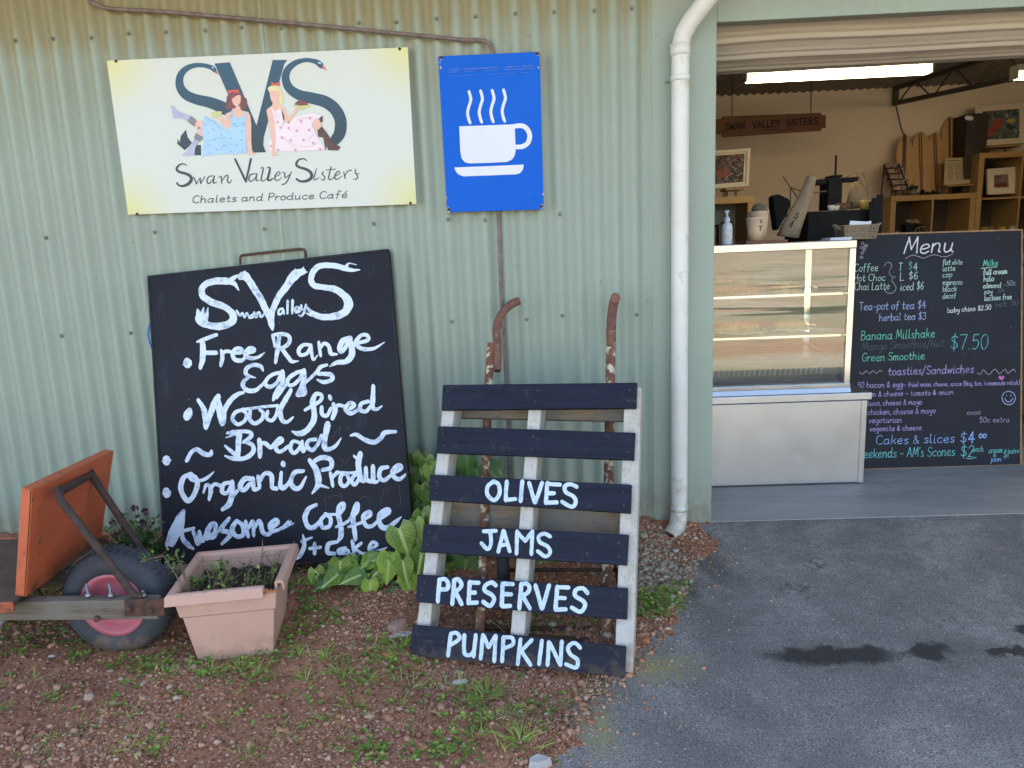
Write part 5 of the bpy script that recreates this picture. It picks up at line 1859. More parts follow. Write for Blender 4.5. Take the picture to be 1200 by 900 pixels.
ms(K_lav, (0, 0), 1, "1182,458.4 1176.5,460.6 1174.3,466.2 1176.5,472 1182,474.4 1187.5,472 1189.8,466.2 1187.5,460.6 1182,458.4;1177.4,466.6 1179.2,469.8 1182,471 1185,469.8 1186.6,466.6;1179.6,463 1179.6,464.2;1184.4,463 1184.4,464.2", .9)
for q in ((1011, 285), (1014, 288), (1009.5, 290), (1012.5, 293), (1010.5, 296.5), (1015.5, 287.5), (1009.5, 301.5), (1013, 290.5)):
    ms(K_mauve, (0, 0), 1, "%g,%g %g,%g %g,%g %g,%g %g,%g" % (q[0] - 1.6, q[1], q[0], q[1] - 1.6, q[0] + 1.6, q[1], q[0], q[1] + 1.6, q[0] - 1.6, q[1]), .7)
for k, (km, mb) in TXT.items():
    obj('lettering', mb, km, r)
mb = MB()
a0 = (TRm + BRm) / 2 - dxm * .2
mb.beam(TRm - dxm * .5 - nn_ * .018 - dzm * .1, V(((TRm - dxm * .5).x, 1.02, .006)), .03, .02)
obj('rear_strut', mb, M_oak, r)

# ------------------------------------------------------------------ inside: service counter, coffee things
M_counter = pm('dark counter laminate', (.045, .038, .034), (.035, .03, .028), 4, .4)
r = thing('service_counter', (1.2, 1.66, .004), 'dark service counter behind the cake cabinet and menu board', 'counter')
mb = MB()
mb.box((-.9, 1.32, 1.005), (2.6, 2.0, 1.045))
obj('counter_top', mb, M_counter, r, .004)
for x in (-.85, .7, 2.5):
    mb = MB()
    mb.box((x, 1.38, .004), (x + .04, 1.96, 1.0045))
    obj('support_panel', mb, M_darkbrown, r)
mb = MB()
mb.box((-.805, 1.40, .08), (2.499, 1.42, .98))
obj('front_panel', mb, M_darkbrown, r)

CT = 1.1865            # top of the cake cabinet
pt = py(.52)


def onct(px, y):
    q = py(y)(px)
    return V((q.x, y, CT))


# sanitiser bottle
c0 = onct((851.5, 285), .53)
r = thing('pump_bottle', c0, 'small clear pump bottle standing on the cake cabinet beside the door post', 'bottle')
M_clear = pm('clear bottle plastic', (.55, .62, .68), (.42, .5, .56), 9, .12, spec=.6)
mb = MB()
mb.lathe([(0, .001), (.024, .001), (.026, .004), (.026, .085), (.022, .098), (.011, .106), (.011, .118), (0, .118)], c0, n=24)
obj('bottle_body', mb, M_clear, r)
mb = MB()
mb.lathe([(.0262, .03), (.0264, .031), (.0264, .075), (.0262, .076)], c0, n=24)
obj('label', mb, pm('pale label', (.62, .62, .60), (.4, .42, .5), 50, .5), r)
mb = MB()
mb.lathe([(.0125, .108), (.0135, .11), (.0135, .128), (.005, .131), (.005, .150), (.010, .152), (.010, .160), (0, .161)], c0, n=20)
mb.tube([c0 + V((0, 0, .156)), c0 + V((-.012, -.024, .157)), c0 + V((-.016, -.034, .150))], .0038, 8)
obj('pump_head', mb, pm('blue white pump', (.50, .60, .74), None, 9, .35), r)
# wooden tray and cups
c0 = onct((893, 279), .66)
mb = MB()
mb.box((c0.x - .10, .58, CT), (c0.x + .10, .78, CT + .014))
tag(recentre(obj('wooden_tray', mb, wood('red brown tray', (.26, .10, .05), (.17, .06, .03), 'x'), None, .003)), 'red brown wooden tray under the paper cups', 'tray')
M_kraft = pm('tan paper cup', (.56, .40, .27), (.52, .37, .245), 3, .7)
M_cupink = pm('dark cup print', (.03, .024, .02), None, 9, .8, spec=.1)
CTR = CT + .0145
for (px_, y, hh, rr_, lab) in (((885, 275), .63, .108, .046, 'tan takeaway paper cup in front, printed with small dark letters'), ((888.5, 275), .73, .140, .049, 'taller tan takeaway paper cup standing behind the printed cup')):
    q = py(y)(px_)
    c0 = V((q.x, y, CTR))
    r = thing('paper_cup', c0, lab, 'cup', 'paper cups on the wooden tray')
    mb = MB()
    mb.lathe([(0, .003), (rr_ * .70, .003), (rr_ * .70, 0), (rr_ * .74, 0), (rr_ * .985, hh - .004), (rr_ * .96, hh - .004), (rr_ * .72, .006), (0, .006)], c0, n=32)
    obj('cup_wall', mb, M_kraft, r)
    mb = MB()
    mb.lathe([(rr_ * .98, hh - .0035), (rr_ * 1.02, hh - .0025), (rr_ * 1.02, hh + .0015), (rr_ * .98, hh + .0025), (rr_ * .955, hh)], c0, n=32)
    obj('rolled_rim', mb, pm('pale paper rim', (.66, .56, .44), None, 9, .6), r)
    if hh < .12:
        pc_ = py(y - rr_ * .90)
        mb = MB()
        lines(mb, (0, 0), 1, "890.6,257.5 892.4,258.6 891,260.6 893,260.8;889.8,265.2 893.4,264.6;891.6,265 891.2,270.5", .001, .9, pl=pc_)
        obj('lettering', mb, M_cupink, r)
    else:
        mb = MB()
        mb.ball(c0 + V((0, 0, hh + .014)), rr_ * .72, (1, 1, .8), 16)
        obj('crumpled_filter', mb, pm('grey brown wool', (.22, .18, .15), (.12, .10, .085), 60, .9, bump=1, bdist=.01), r)
# napkin basket, papers
c0 = onct((1003, 277), .80)
M_wire = wood('wicker', (.30, .23, .15), (.19, .14, .09), 'x', 3)
r = thing('napkin_basket', c0, 'small woven basket holding white napkins at the cabinet corner', 'basket')
mb = MB()
bw_, bd_, bh_ = .075, .055, .070
for k in range(6):
    z = CT + .006 + k * (bh_ - .008) / 5
    s_ = 1 + .12 * k / 5
    P_ = [c0 + V((bw_ * s_ * a, bd_ * s_ * b_, z - CT)) for a, b_ in ((-1, -1), (1, -1), (1, 1), (-1, 1), (-1, -1))]
    mb.tube(P_, .0042, 6)
for k in range(13):
    t = -1 + 2 * k / 12
    for b_ in (-1, 1):
        mb.tube([c0 + V((bw_ * t, bd_ * b_, .002)), c0 + V((bw_ * t * 1.12, bd_ * b_ * 1.12, bh_))], .0036, 6)
mb.box(c0 + V((-bw_, -bd_, .0)), c0 + V((bw_, bd_, .004)))
obj('woven_side', mb, M_wire, r)
mb = MB()
for a in (-1, 1):
    mb.tube([c0 + V((a * bw_ * 1.15, -.02, .05)), c0 + V((a * bw_ * 1.5, -.02, .075)), c0 + V((a * bw_ * 1.5, .02, .075)), c0 + V((a * bw_ * 1.15, .02, .05))], .004, 6)
obj('handle', mb, M_wire, r)
M_napkin = pm('white napkin', (.66, .70, .78), (.58, .62, .70), 9, .8)
mb = MB()
for k in range(7):
    q = c0 + V((-.062 + .004 * k, -.035 + .010 * k, .01))
    mb.para(q, (.105, .0, -.010 + .004 * k), (.0, .0045, 0), (.012, -.01, .083 - .003 * k))
tag(recentre(obj('napkin_stack', mb, M_napkin)), 'fanned white paper napkins in the woven basket', 'napkins')
mb = MB()
q = onct((980, 279), .74)
for k in range(3):
    mb.box((q.x - .055 + .004 * k, .68 + .006 * k, CT + .0045 * k), (q.x + .05 + .004 * k, .80, CT + .0045 * k + .004))
tag(recentre(obj('folded_leaflets', mb, M_napkin)), 'flat stack of pale leaflets lying beside the napkin basket', 'leaflets')

# hessian bag, leaning
M_hess = pm('hessian cloth', (.30, .225, .15), (.23, .17, .11), 90, .95, bump=.6, bdist=.003, stretch=(1, 1, 1))
r = thing('hessian_bag', V((py(1.10)((922, 277)).x, 1.10, CT - .14)), 'leaning tan hessian bag with dark printed lettering', 'bag')
hb = py(1.0)
mb = MB()
nu = 18
ol = [((911, 276), (935, 279)), ((917, 262), (940, 264)), ((926, 246), (946, 248)), ((936, 228), (952, 236)), ((944, 210), (956, 212)), ((946, 206), (957.5, 207))]
vs_ = []
for i, (l, rr_) in enumerate(ol):
    for j in range(nu):
        a = 2 * pi * j / nu
        cx_, cy_ = (l[0] + rr_[0]) / 2, (l[1] + rr_[1]) / 2
        t = cos(a)
        q = hb((cx_ + (rr_[0] - l[0]) / 2 * t, cy_ + (rr_[1] - l[1]) / 2 * t))
        vs_.append(q + V((0, .05 * sin(a) * (1 - .12 * i) + .006 * sin(a * 3 + i), 0)))
mb.add(vs_, [(i * nu + j, i * nu + (j + 1) % nu, (i + 1) * nu + (j + 1) % nu, (i + 1) * nu + j) for i in range(len(ol) - 1) for j in range(nu)] + [tuple(range(nu))], 0, True)
obj('bag_cloth', mb, M_hess, r)
mb = MB()
lines(mb, (0, 0), 1, "936,250 933.5,251 934.5,254 932,256 930.5,254.5;931,259 928.5,260.5 929.5,263;928,262 926,264 927.6,266.5", .0, 1.3, pl=py(.944))
obj('lettering', mb, M_cupink, r)
r_b = py(1.25)
mb = MB()
ol = [(906, 231), (909, 228), (914, 228), (920, 231), (926, 235), (924, 248), (916, 262), (911, 270), (909, 258), (907, 245)]
P_ = [r_b(q[:2]) for q in spline([[*q, 1] for q in ol] + [[906, 231, 1]], 3)[:-1]]
mb.prism(P_, (0, .09, 0))
tag(recentre(obj('black_bag', mb, M_black, None, .012)), 'soft black bag propped behind the hessian bag', 'bag')
mb = MB()
for P_ in (((917.5, 207), (926.5, 219.5), (926, 246)), ((926.5, 219.5), (936, 223), (945, 226)), ((926.5, 220), (934, 231)), ((945, 226), (968, 224.5))):
    q = [py(1.2)(a) for a in P_]
    mb.tube(q, .0035, 6)
tag(recentre(obj('dry_twig', mb, M_darkbrown)), 'thin bare branching twig rising behind the bags', 'twig')

# black coffee machine with a cross-shaped tap
mp_ = py(1.45)
r = thing('coffee_machine', V((mp_((985, 270)).x, 1.6, 1.046)), 'black coffee machine with wide T-shaped head and thin upright rod', 'coffee machine')


def boxpx(mb, x0, y0, x1, y1, y, dep):
    a, b_ = py(y)((x0, y1)), py(y)((x1, y0))
    mb.box((a.x, y, min(a.z, b_.z)), (b_.x, y + dep, max(a.z, b_.z)))


mb = MB()
a, b_ = mp_((946, 275)), mp_((1022, 245))
mb.box((a.x, 1.45, 1.0465), (b_.x, 1.85, b_.z))
obj('machine_body', mb, M_black, r, .008)
mb = MB()
boxpx(mb, 969.5, 208, 988, 246, 1.55, .14)
boxpx(mb, 975, 204.5, 988, 208.2, 1.56, .12)
obj('column', mb, M_black, r, .006)
mb = MB()
boxpx(mb, 957, 209.5, 969.3, 216.5, 1.56, .10)
boxpx(mb, 988.2, 207, 1006.5, 213, 1.56, .10)
obj('cross_head', mb, M_black, r, .006)
mb = MB()
mb.tube([py(1.6)((979, 206)), py(1.6)((979.8, 182))], .006, 10)
obj('upright_rod', mb, M_black, r)
TOPM = b_.z
gx_ = []
for i, (px_, col, R, h_, lab, cat) in enumerate([
        (974, (.62, .60, .55), .020, .034, 'small white cup upside down on the coffee machine, nearest the column', 'cup'),
        (980, (.62, .60, .55), .018, .030, 'small white cup beside the driftwood on the coffee machine', 'cup'),
        (1013, (.50, .33, .08), .030, .055, 'yellow mug on the end of the coffee machine', 'mug')]):
    q = py(1.5)((px_, 244))
    c0 = V((q.x, 1.50, TOPM))
    mb = MB()
    mb.lathe([(0, h_ - .003), (R * .8, h_ - .003), (R * .8, h_), (R * .98, h_), (R, h_ * .5), (R * .8, .002), (0, .001)], c0, n=20)
    tag(recentre(obj('coffee_cup', mb, pm('cup glaze', col, None, 5, .3))), lab, cat)
rr_ = random.Random(4)
mb = MB()
for k in range(15):
    q = py(1.52)((983 + 24 * rr_.random(), 243))
    mb.ball(V((q.x, 1.52 + .1 * rr_.random(), TOPM + .014 + .02 * rr_.random())), .02 + .012 * rr_.random(), (1.2, 1, .7), 8)
tag(recentre(obj('dried_flowers', mb, pm('dried petals', (.26, .16, .08), (.16, .09, .05), 60, .9, bump=1, bdist=.02, spots=(.45, .34, .2), spl=.58))), 'heap of brown dried flower heads on top of the coffee machine', 'dried flowers')
mb = MB()
ol = [((991, 244), (1010, 246)), ((995, 226), (1006, 228)), ((999, 214), (1003, 214.5))]
nu = 14
vs_ = []
for i, (l, q2) in enumerate(ol):
    for j in range(nu):
        a = 2 * pi * j / nu
        q = py(1.75)(((l[0] + q2[0]) / 2 + (q2[0] - l[0]) / 2 * cos(a), l[1]))
        vs_.append((q.x, 1.75 + .05 * sin(a) * (1 - .3 * i), max(q.z, TOPM + .001) if i == 0 else q.z))
mb.add(vs_, [(i * nu + j, i * nu + (j + 1) % nu, (i + 1) * nu + (j + 1) % nu, (i + 1) * nu + j) for i in range(2) for j in range(nu)] + [tuple(range(nu)), tuple(range(2 * nu, 3 * nu))], 0, True)
tag(recentre(obj('cloth_cone', mb, M_hess)), 'small cone of tan sacking standing on the coffee machine', 'cloth')
mb = MB()
for P_ in (((990, 208), (1003, 202), (1014, 203)), ((1004, 204), (1014, 218), (1020, 232)), ((1008, 212), (1016, 222), (1022, 229)), ((1010, 203), (1017, 214), (1018, 240))):
    mb.tube([py(1.72)(a) for a in P_], .0045, 6)
tag(recentre(obj('driftwood', mb, pm('pale driftwood', (.30, .20, .12), None, 30, .9))), 'bent pale driftwood sticks hooked over the machine head', 'driftwood')
for k, (xa, xb) in enumerate(((1022, 1029), (1026, 1033), (1031, 1038))):
    a, b_ = py(1.28)((xb, 276)), py(1.40)((xa, 236 - 4 * k))
    mb = MB()
    a.z = 1.0465
    a.y = 1.36
    mb.beam(a, b_, .035, .012, up=(0, 1, 0))
    tag(recentre(obj('black_folder', mb, M_black, None, .003)), ['black menu folder leaning beside the machine, nearest the napkin basket', 'middle black menu folder of the three leaning beside the machine', 'tallest black menu folder of the three, nearest the oak shelf'][k], 'menu folder', 'menu folders leaning by the coffee machine')

# ------------------------------------------------------------------ hanging wooden sign
hs = py(3.3)
ho = [(842, 139.5), (846, 139), (846.5, 136.5), (962.5, 132), (963, 134.5), (968, 134.6), (968, 149.5), (963.5, 150), (963, 153), (846.5, 160.6), (846, 157.6), (842, 157.4), (836, 157.5), (836, 139.8)]
P_ = [hs(q) for q in ho[:-2]] + [hs((838, 157.6)), hs((838, 139.7))]
r = thing('hanging_sign', hs((903, 160)), 'long brown wooden sign hung on two chains from the ceiling', 'hanging sign')
M_signwood = wood('red brown sign board', (.125, .046, .018), (.075, .027, .011), 'x', 1, .7, .15)
mb = MB()
mb.prism(P_, (0, .022, 0))
obj('board', mb, M_signwood, r, .003)
mb = MB()
write(mb, hs, 'SWAN', 850, 152.4, 872, 150.8, 7.6, 1.5, slant=0, rough=.02, jit=.02)
write(mb, hs, 'VALLEY', 882, 150.4, 914, 148.2, 7.6, 1.5, slant=0, rough=.02, jit=.02)
write(mb, hs, 'SISTERS', 921.5, 147.8, 959, 145.0, 7.6, 1.5, slant=0, rough=.02, jit=.02)
lines(mb, (0, 0), 1, "896,151.5 902,152.8 908,151 912,153;913,151 918,153.5;921,151.5 926,152 930,149", .0006, 1.0, pl=hs)
obj('lettering', mb, M_black, r)
for a, b_ in (((858, 118), (857.8, 138)), ((950, 112), (950, 133))):
    p0, p1 = hs(a), hs(b_)
    p0.z = 2.42 + .03 * 3.3 - .012
    mb = MB()
    k = 14
    for i in range(k):
        c0 = p0.lerp(p1, (i + .5) / k)
        L_ = (p1 - p0).length / k * .62
        d = V((1, 0, 0)) if i % 2 else V((0, 1, 0))
        mb.tube([c0 + V((0, 0, L_)), c0 + d * .006 + V((0, 0, L_ * .6)), c0 + d * .006 - V((0, 0, L_ * .6)), c0 - V((0, 0, L_)), c0 - d * .006 - V((0, 0, L_ * .6)), c0 - d * .006 + V((0, 0, L_ * .6)), c0 + V((0, 0, L_))], .0022, 5)
    obj('chain', mb, M_truss, r)

# ------------------------------------------------------------------ oak shelf units against the rear wall
SY = 3.90


def shelf_unit(x0, x1, ztop, cols, rows, label):
    r = thing('shelf_unit', ((x0 + x1) / 2, SY + .19, .004), label, 'shelf unit', 'oak cube shelf units')
    D = .385
    t = .048
    mb = MB()
    mb.box((x0, SY, ztop - t), (x1, SY + D, ztop))
    obj('top_board', mb, M_oak, r, .002)
    mb = MB()
    mb.box((x0, SY, .004), (x1, SY + D, .004 + t))
    obj('bottom_board', mb, M_oak, r, .002)
    for x in (x0, x1 - t):
        mb = MB()
        mb.box((x, SY, .0525), (x + t, SY + D, ztop - t - .0005))
        obj('side_board', mb, M_oak, r, .002)
    cw = (x1 - x0 - 2 * t) / cols
    rh = (ztop - .052 - t) / rows
    for i in range(1, cols):
        mb = MB()
        mb.box((x0 + t + cw * i - .008, SY + .004, .053), (x0 + t + cw * i + .008, SY + D - .002, ztop - t - .001))
        obj('divider', mb, M_oak, r)
    for j in range(1, rows):
        for i in range(cols):
            mb = MB()
            mb.box((x0 + t + cw * i + .009, SY + .005, .052 + rh * j - .008), (x0 + t + cw * (i + 1) - .009, SY + D - .003, .052 + rh * j + .008))
            obj('shelf_board', mb, M_oak, r)
    mb = MB()
    mb.box((x0 + t, SY + D - .001, .053), (x1 - t, SY + D + .003, ztop - t - .001))
    obj('back_panel', mb, M_darkbrown, r)
    return (x0 + t, cw, rh)


A1 = shelf_unit(2.555, 3.318, 1.535, 2, 4, 'lower oak cube shelf holding the surfboard shaped boards')
A2 = shelf_unit(3.322, 4.10, 1.882, 2, 5, 'taller oak cube shelf carrying the big framed picture')
T1 = 1.5355
# surfboard shaped serving boards
M_board1 = wood('pale paddle wood', (.50, .30, .13), (.42, .24, .10), 'z', 1, .45, .1)
M_strip = pm('dark inlay strip', (.085, .030, .016), None, 9, .5)
bp = [
    ([(1051.5, 226), (1051, 200), (1051, 180), (1052.5, 168), (1056, 160.5), (1060.5, 158), (1065, 161), (1069, 168), (1070.5, 182), (1072.5, 194), (1073.5, 200), (1071, 206), (1070, 215), (1070, 226)], [(1058.2, 226, 3), (1060.4, 158.8, 3)], 'shortest pale wooden surfboard shaped board, beside the magazine rack', 4.10),
    ([(1071, 226), (1070.4, 205), (1069.6, 185), (1070, 168), (1073, 160), (1079.5, 154), (1085, 158), (1088.5, 166), (1088, 180), (1089.5, 194), (1091.5, 201), (1089, 207), (1088.5, 216), (1088.5, 226)], [(1079, 226, 1), (1077, 157, 1), None, (1081, 226, 1), (1079.6, 155, 1)], 'surfboard shaped board with twin dark stripes, second from the magazine rack', 4.13),
    ([(1088.5, 226), (1088, 205), (1086.8, 185), (1087, 168), (1090, 160), (1096.5, 155), (1101, 158), (1104, 166), (1104.5, 200), (1104.5, 226)], [(1097, 226, 1), (1094, 157, 1), None, (1099, 226, 1), (1096.4, 155.5, 1)], 'surfboard shaped board with twin dark stripes, behind the newspaper cutting', 4.16),
    ([(1105, 226), (1104.2, 195), (1103.6, 165), (1104.5, 150), (1108.5, 142), (1114.5, 136), (1121, 141), (1126, 149), (1127.5, 165), (1127.5, 200), (1128, 226)], [(1113.5, 226, 1.6), (1112.6, 138, 1.6)], 'tallest pale wooden surfboard shaped board, beside the dark box', 4.19),
]
for ol, st_, lab, y in bp:
    pl = Pl((3, y, T1), (0, -1, .10))
    P_ = [pl(q[:2]) for q in spline([[*q, 1] for q in ol], 3)]
    zmin = min(p.z for p in P_)
    r = thing('serving_board', (sum(p.x for p in P_) / len(P_), y, T1), lab, 'serving board', 'surfboard shaped wooden boards')
    mb = MB()
    for p in P_:
        p.z = max(p.z, T1 + .001)
    mb.prism(P_, -pl.n * .016)
    obj('board', mb, M_board1, r, .002)
    seg_ = []
    for q in st_ + [None]:
        q = (q[0], q[1], q[2] * 1.5) if q else None
        if q is None:
            if seg_:
                mb = MB()
                stroke(mb, pl, seg_, rough=.02, h=.001)
                obj('inlay_stripe', mb, M_strip, r)
            seg_ = []
        else:
            seg_.append(q)


def picture(poly, y, lab, mf, mp, inset, depth=.025, lean=.12, art=None, mat_w=None, group=None):
    pl = Pl((3, y, 1.5), (0, -1, lean))
    P_ = [pl(q) for q in poly]
    c = (P_[0] + P_[1] + P_[2] + P_[3]) / 4
    r = thing('framed_picture', (c.x, y, min(p.z for p in P_)), lab, 'picture', group)
    inn = [p + (c - p) * inset for p in P_]
    mb = MB()
    nrm = pl.n
    for i in range(4):
        j = (i + 1) % 4
        mb.prism([P_[i], P_[j], inn[j], inn[i]], -nrm * depth)
    obj('frame', mb, mf, r, .002)
    mb = MB()
    mb.prism([p - nrm * .010 for p in inn], -nrm * .004)
    obj('mount', mb, mat_w or mf, r)
    in2 = [p + (c - p) * (art if art else .3) for p in P_]
    mb = MB()
    mb.poly([p - nrm * .0085 for p in in2])
    obj('picture_print', mb, mp, r, fix=False)
    return r


def artmat(name, a, b_, c_, d_, s, seed):
    m, nt, b = nmat(name)
    n = N(nt)
    v = n.co((1, 1, 1))
    f = n.noise(v, s, 3, .5, 1.5 + seed)
    f2 = n.noise(v, s * 2.7, 4, .6, 1.0)
    col = n.mix(n.ramp(f, [(.42, 0.0), (.50, 1.0)]), a, b_)
    col = n.mix(n.ramp(f2, [(.56, 0.0), (.62, 1.0)]), col, c_)
    col = n.mix(n.ramp(n.noise(v, s * .8, 2, .5, .3), [(.58, 0.0), (.62, 1.0)]), col, d_)
    n.link(col, b.inputs['Base Color'])
    b.inputs['Roughness'].default_value = .6
    b.inputs['Specular IOR Level'].default_value = .2
    return m


M_frame_w = pm('cream picture frame', (.62, .54, .44), (.56, .48, .39), 4, .5)
M_frame_g = pm('grey cream picture frame', (.52, .49, .44), (.46, .43, .38), 4, .5)
TT = 1.8825
picture([(1143, 124), (1204, 119.5), (1204, 167.5), (1145.5, 171)], 3.98, 'large cream framed picture of a red shape on the tall oak shelf', M_frame_w,
        artmat('food print', (.035, .055, .055), (.10, .12, .115), (.24, .25, .23), (.26, .055, .03), 9, .2), .10, art=.29, mat_w=M_frame_w)
plb = Pl((3, 3.98, 1.5), (0, -1, .12))
big_pic = bpy.data.objects['framed_picture']
mb = MB()
stroke(mb, plb, [(1158.5, 160, 2), (1161, 156, 8), (1166, 149, 11), (1171, 142, 9), (1173, 138.5, 2)], rough=.08, h=-.0078)
obj('picture_print', mb, pm('red food print', (.20, .032, .018), (.30, .08, .05), 26, .6), big_pic)
mb = MB()
stroke(mb, plb, [(1180, 143, 2), (1184, 141.5, 6), (1188, 141, 5), (1190, 141.5, 2)], rough=.1, h=-.0076)
obj('picture_print', mb, pm('yellow food print', (.42, .30, .07), None, 26, .6), big_pic)
# little easels, each of three sticks and a ledge
M_easel = wood('easel pine', (.34, .19, .08), (.27, .15, .06), 'z', 2, .6, .1)


def easel(x0, x1, zl, zb, y, lab):
    r = thing('table_easel', ((x0 + x1) / 2, y, zb), lab, 'easel', 'small wooden easels on the shelves')
    w_ = x1 - x0
    mb = MB()
    mb.box((x0, y - .03, zl - .016), (x1, y + .125, zl - .001))
    obj('ledge', mb, M_easel, r, .001)
    for k in (-1, 1):
        mb = MB()
        xm = (x0 + x1) / 2
        mb.beam((xm + k * w_ * .36, y + .105, zb + .001), (xm + k * w_ * .14, y + .150, zl + .12), .016, .010, up=(0, 1, 0))
        obj('leg', mb, M_easel, r)
    mb = MB()
    mb.beam(((x0 + x1) / 2, y + .22, zb + .001), ((x0 + x1) / 2, y + .165, zl + .11), .014, .010, up=(0, 1, 0))
    obj('leg', mb, M_easel, r)


q0, q1 = py(3.965)((1160, 171)), py(3.965)((1190, 169))
easel(q0.x - .03, q1.x + .03, q0.z - .001, TT, 3.965, 'pine easel under the big cream framed picture')
pl4 = py(4.05)
a, b_ = pl4((1128, 190)), pl4((1144, 133.5))
mb = MB()
mb.box((a.x, 4.02, T1), (b_.x + .10, 4.27, b_.z))
r = obj('dark_box', mb, pm('dark brown box', (.030, .018, .016), (.022, .014, .013), 4, .6), None, .006)
tag(recentre(r), 'tall dark brown box standing behind the big framed picture', 'box')
mb = MB()
stroke(mb, py(4.017), [(1133, 138, 5), (1138.5, 138.6, 5)], rough=.1)
obj('paper_label', mb, M_napkin, r)
# newspaper cutting
pln = Pl((3, 4.0, T1), (0, -1, .16))
P_ = [pln(q) for q in ((1108, 185.5), (1145, 183.8), (1143.5, 214), (1106, 217))]
r = thing('newspaper_cutting', ((P_[2] + P_[3]) / 2), 'mounted newspaper cutting on a small easel before the boards', 'newspaper cutting')
mb = MB()
mb.prism(P_, -pln.n * .008)
obj('mounted_sheet', mb, pm('yellowed paper', (.46, .37, .24), (.40, .32, .20), 6, .6), r)
mb = MB()
for (cx0, cx1, yy0, yy1) in ((1110, 1118, 192, 213), (1119.5, 1129, 192, 213), (1131, 1142, 200, 212)):
    k = int((yy1 - yy0) / 1.5)
    for i in range(k):
        y_ = yy0 + i * 1.5
        stroke(mb, pln, [(cx0, y_ - .03 * (cx0 - 1108), .55), (cx1 - rnd.random() * 2, y_ - .03 * (cx1 - 1108), .55)], rough=.3, h=.0008, step=1.5)
stroke(mb, pln, [(1110, 188.6, 1.2), (1128, 187.8, 1.2)], rough=.3, h=.0008)
obj('print_columns', mb, pm('grey newsprint', (.20, .165, .12), None, 9, .7), r)
mb = MB()
mb.poly([pln(q, .001) for q in ((1131, 187), (1143, 186.4), (1142.6, 197), (1130.8, 197.8))])
obj('news_photo', mb, artmat('news photo', (.05, .035, .03), (.16, .11, .08), (.30, .24, .17), (.10, .03, .02), 30, .4), r, fix=False)
easel(P_[3].x, P_[2].x, P_[3].z - .001, T1, 3.99, 'pine easel holding the mounted newspaper cutting')
# small framed picture in the tall unit
zc = py(3.97)((1170, 228)).z
x0_, cw_, rh_ = A2
row = round((zc - .052) / rh_)
zc = .052 + rh_ * row + .009
picture([(1157, 198), (1189.5, 195.5), (1192, 226.5), (1157.5, 228)], 3.96, 'small cream framed picture inside the tall oak shelf', M_frame_w,
        artmat('small print', (.09, .07, .065), (.20, .17, .15), (.30, .25, .21), (.20, .035, .03), 26, .1), .12, art=.50, mat_w=pm('cream mount', (.64, .57, .46), None, 4, .7))
plc = Pl((3, 3.96, 1.5), (0, -1, .12))
mb = MB()
stroke(mb, plc, [(1166, 217.5, 3), (1172, 216.5, 6), (1179, 216.5, 3)], rough=.1, h=-.0076)
obj('picture_print', mb, pm('dark red print', (.16, .022, .018), None, 26, .6), bpy.data.objects['framed_picture.001'])
# magazine rack
pm_ = py(4.0)
a, b_ = pm_((1041, 227)), pm_((1052, 197.5))
r = thing('magazine_rack', ((a.x + b_.x) / 2, 4.02, T1), 'dark wire rack of postcards at the end of the oak shelf', 'rack')
mb = MB()
for k in range(4):
    y = 3.94 + .055 * k
    z = T1 + .10 + .055 * k
    mb.tube([(a.x, y, z - .05), (b_.x + .06, y, z - .05)], .004, 6)
    mb.tube([(a.x, y, z), (b_.x + .06, y, z)], .004, 6)
for x in (a.x, b_.x + .06):
    mb.tube([(x, 3.93, T1 + .002), (x, 3.93, T1 + .09), (x, 4.11, T1 + .30)], .005, 6)
    mb.tube([(x, 4.11, T1 + .30), (x, 4.14, T1 + .002)], .005, 6)
obj('wire_frame', mb, M_black, r)
M_card = artmat('postcard print', (.10, .09, .085), (.30, .26, .22), (.46, .40, .34), (.28, .07, .05), 34, .5)
for k in range(4):
    for j in range(2):
        y = 3.948 + .055 * k
        z = T1 + .045 + .055 * k
        mb = MB()
        x = a.x + .012 + .082 * j
        mb.para((x, y, z), (.072, 0, .003 * (j - .5)), (0, .004, .001), (0, .018, .10))
        obj('postcard', mb, M_card, r)
# little plant
pq = py(3.95)((1069.5, 224))
c0 = V((pq.x, 3.95, T1))
r = thing('small_plant', c0, 'tiny dark green plant in a pot before the striped boards', 'plant')
mb = MB()
mb.lathe([(0, .0), (.026, 0), (.034, .045), (.030, .045), (.028, .04), (0, .04)], c0, n=20)
obj('pot', mb, pm('grey pot', (.16, .15, .14), None, 5, .6), r)
M_leaf_dark = pm('dark green leaf', (.020, .065, .035), (.03, .09, .045), 20, .5)
mb = MB()
rr_ = random.Random(2)
for k in range(60):
    d = V((rr_.uniform(-1, 1), rr_.uniform(-1, 1), rr_.uniform(-.1, 1))).normalized()
    q = c0 + V((0, 0, .05)) + d * .045 * rr_.uniform(.5, 1)
    t = d.orthogonal().normalized()
    mb.add([q - t * .010, q + d * .016, q + t * .010, q - d * .012], [(0, 1, 2, 3)])
obj('foliage', mb, M_leaf_dark, r, fix=False)
for k, (x, w_) in enumerate(((1081, 5), (1087, 3), (1093, 4), (1097.5, 3))):
    q = py(3.93)((x, 226))
    mb = MB()
    R = w_ * .0045
    mb.lathe([(0, 0), (R, 0), (R * 1.15, R * .8), (R * .7, R * 1.8), (R * .35, R * 2.2), (0, R * 2.25)], (q.x, 3.93, T1), n=14)
    tag(recentre(obj('dark_trinket', mb, M_black)), ['round black trinket next to the tiny plant on the oak shelf', 'second black trinket from the tiny plant, the smallest pair', 'third black trinket from the tiny plant, below the stripes', 'black trinket nearest the newspaper easel'][k], 'ornament', 'black trinkets on the oak shelf')
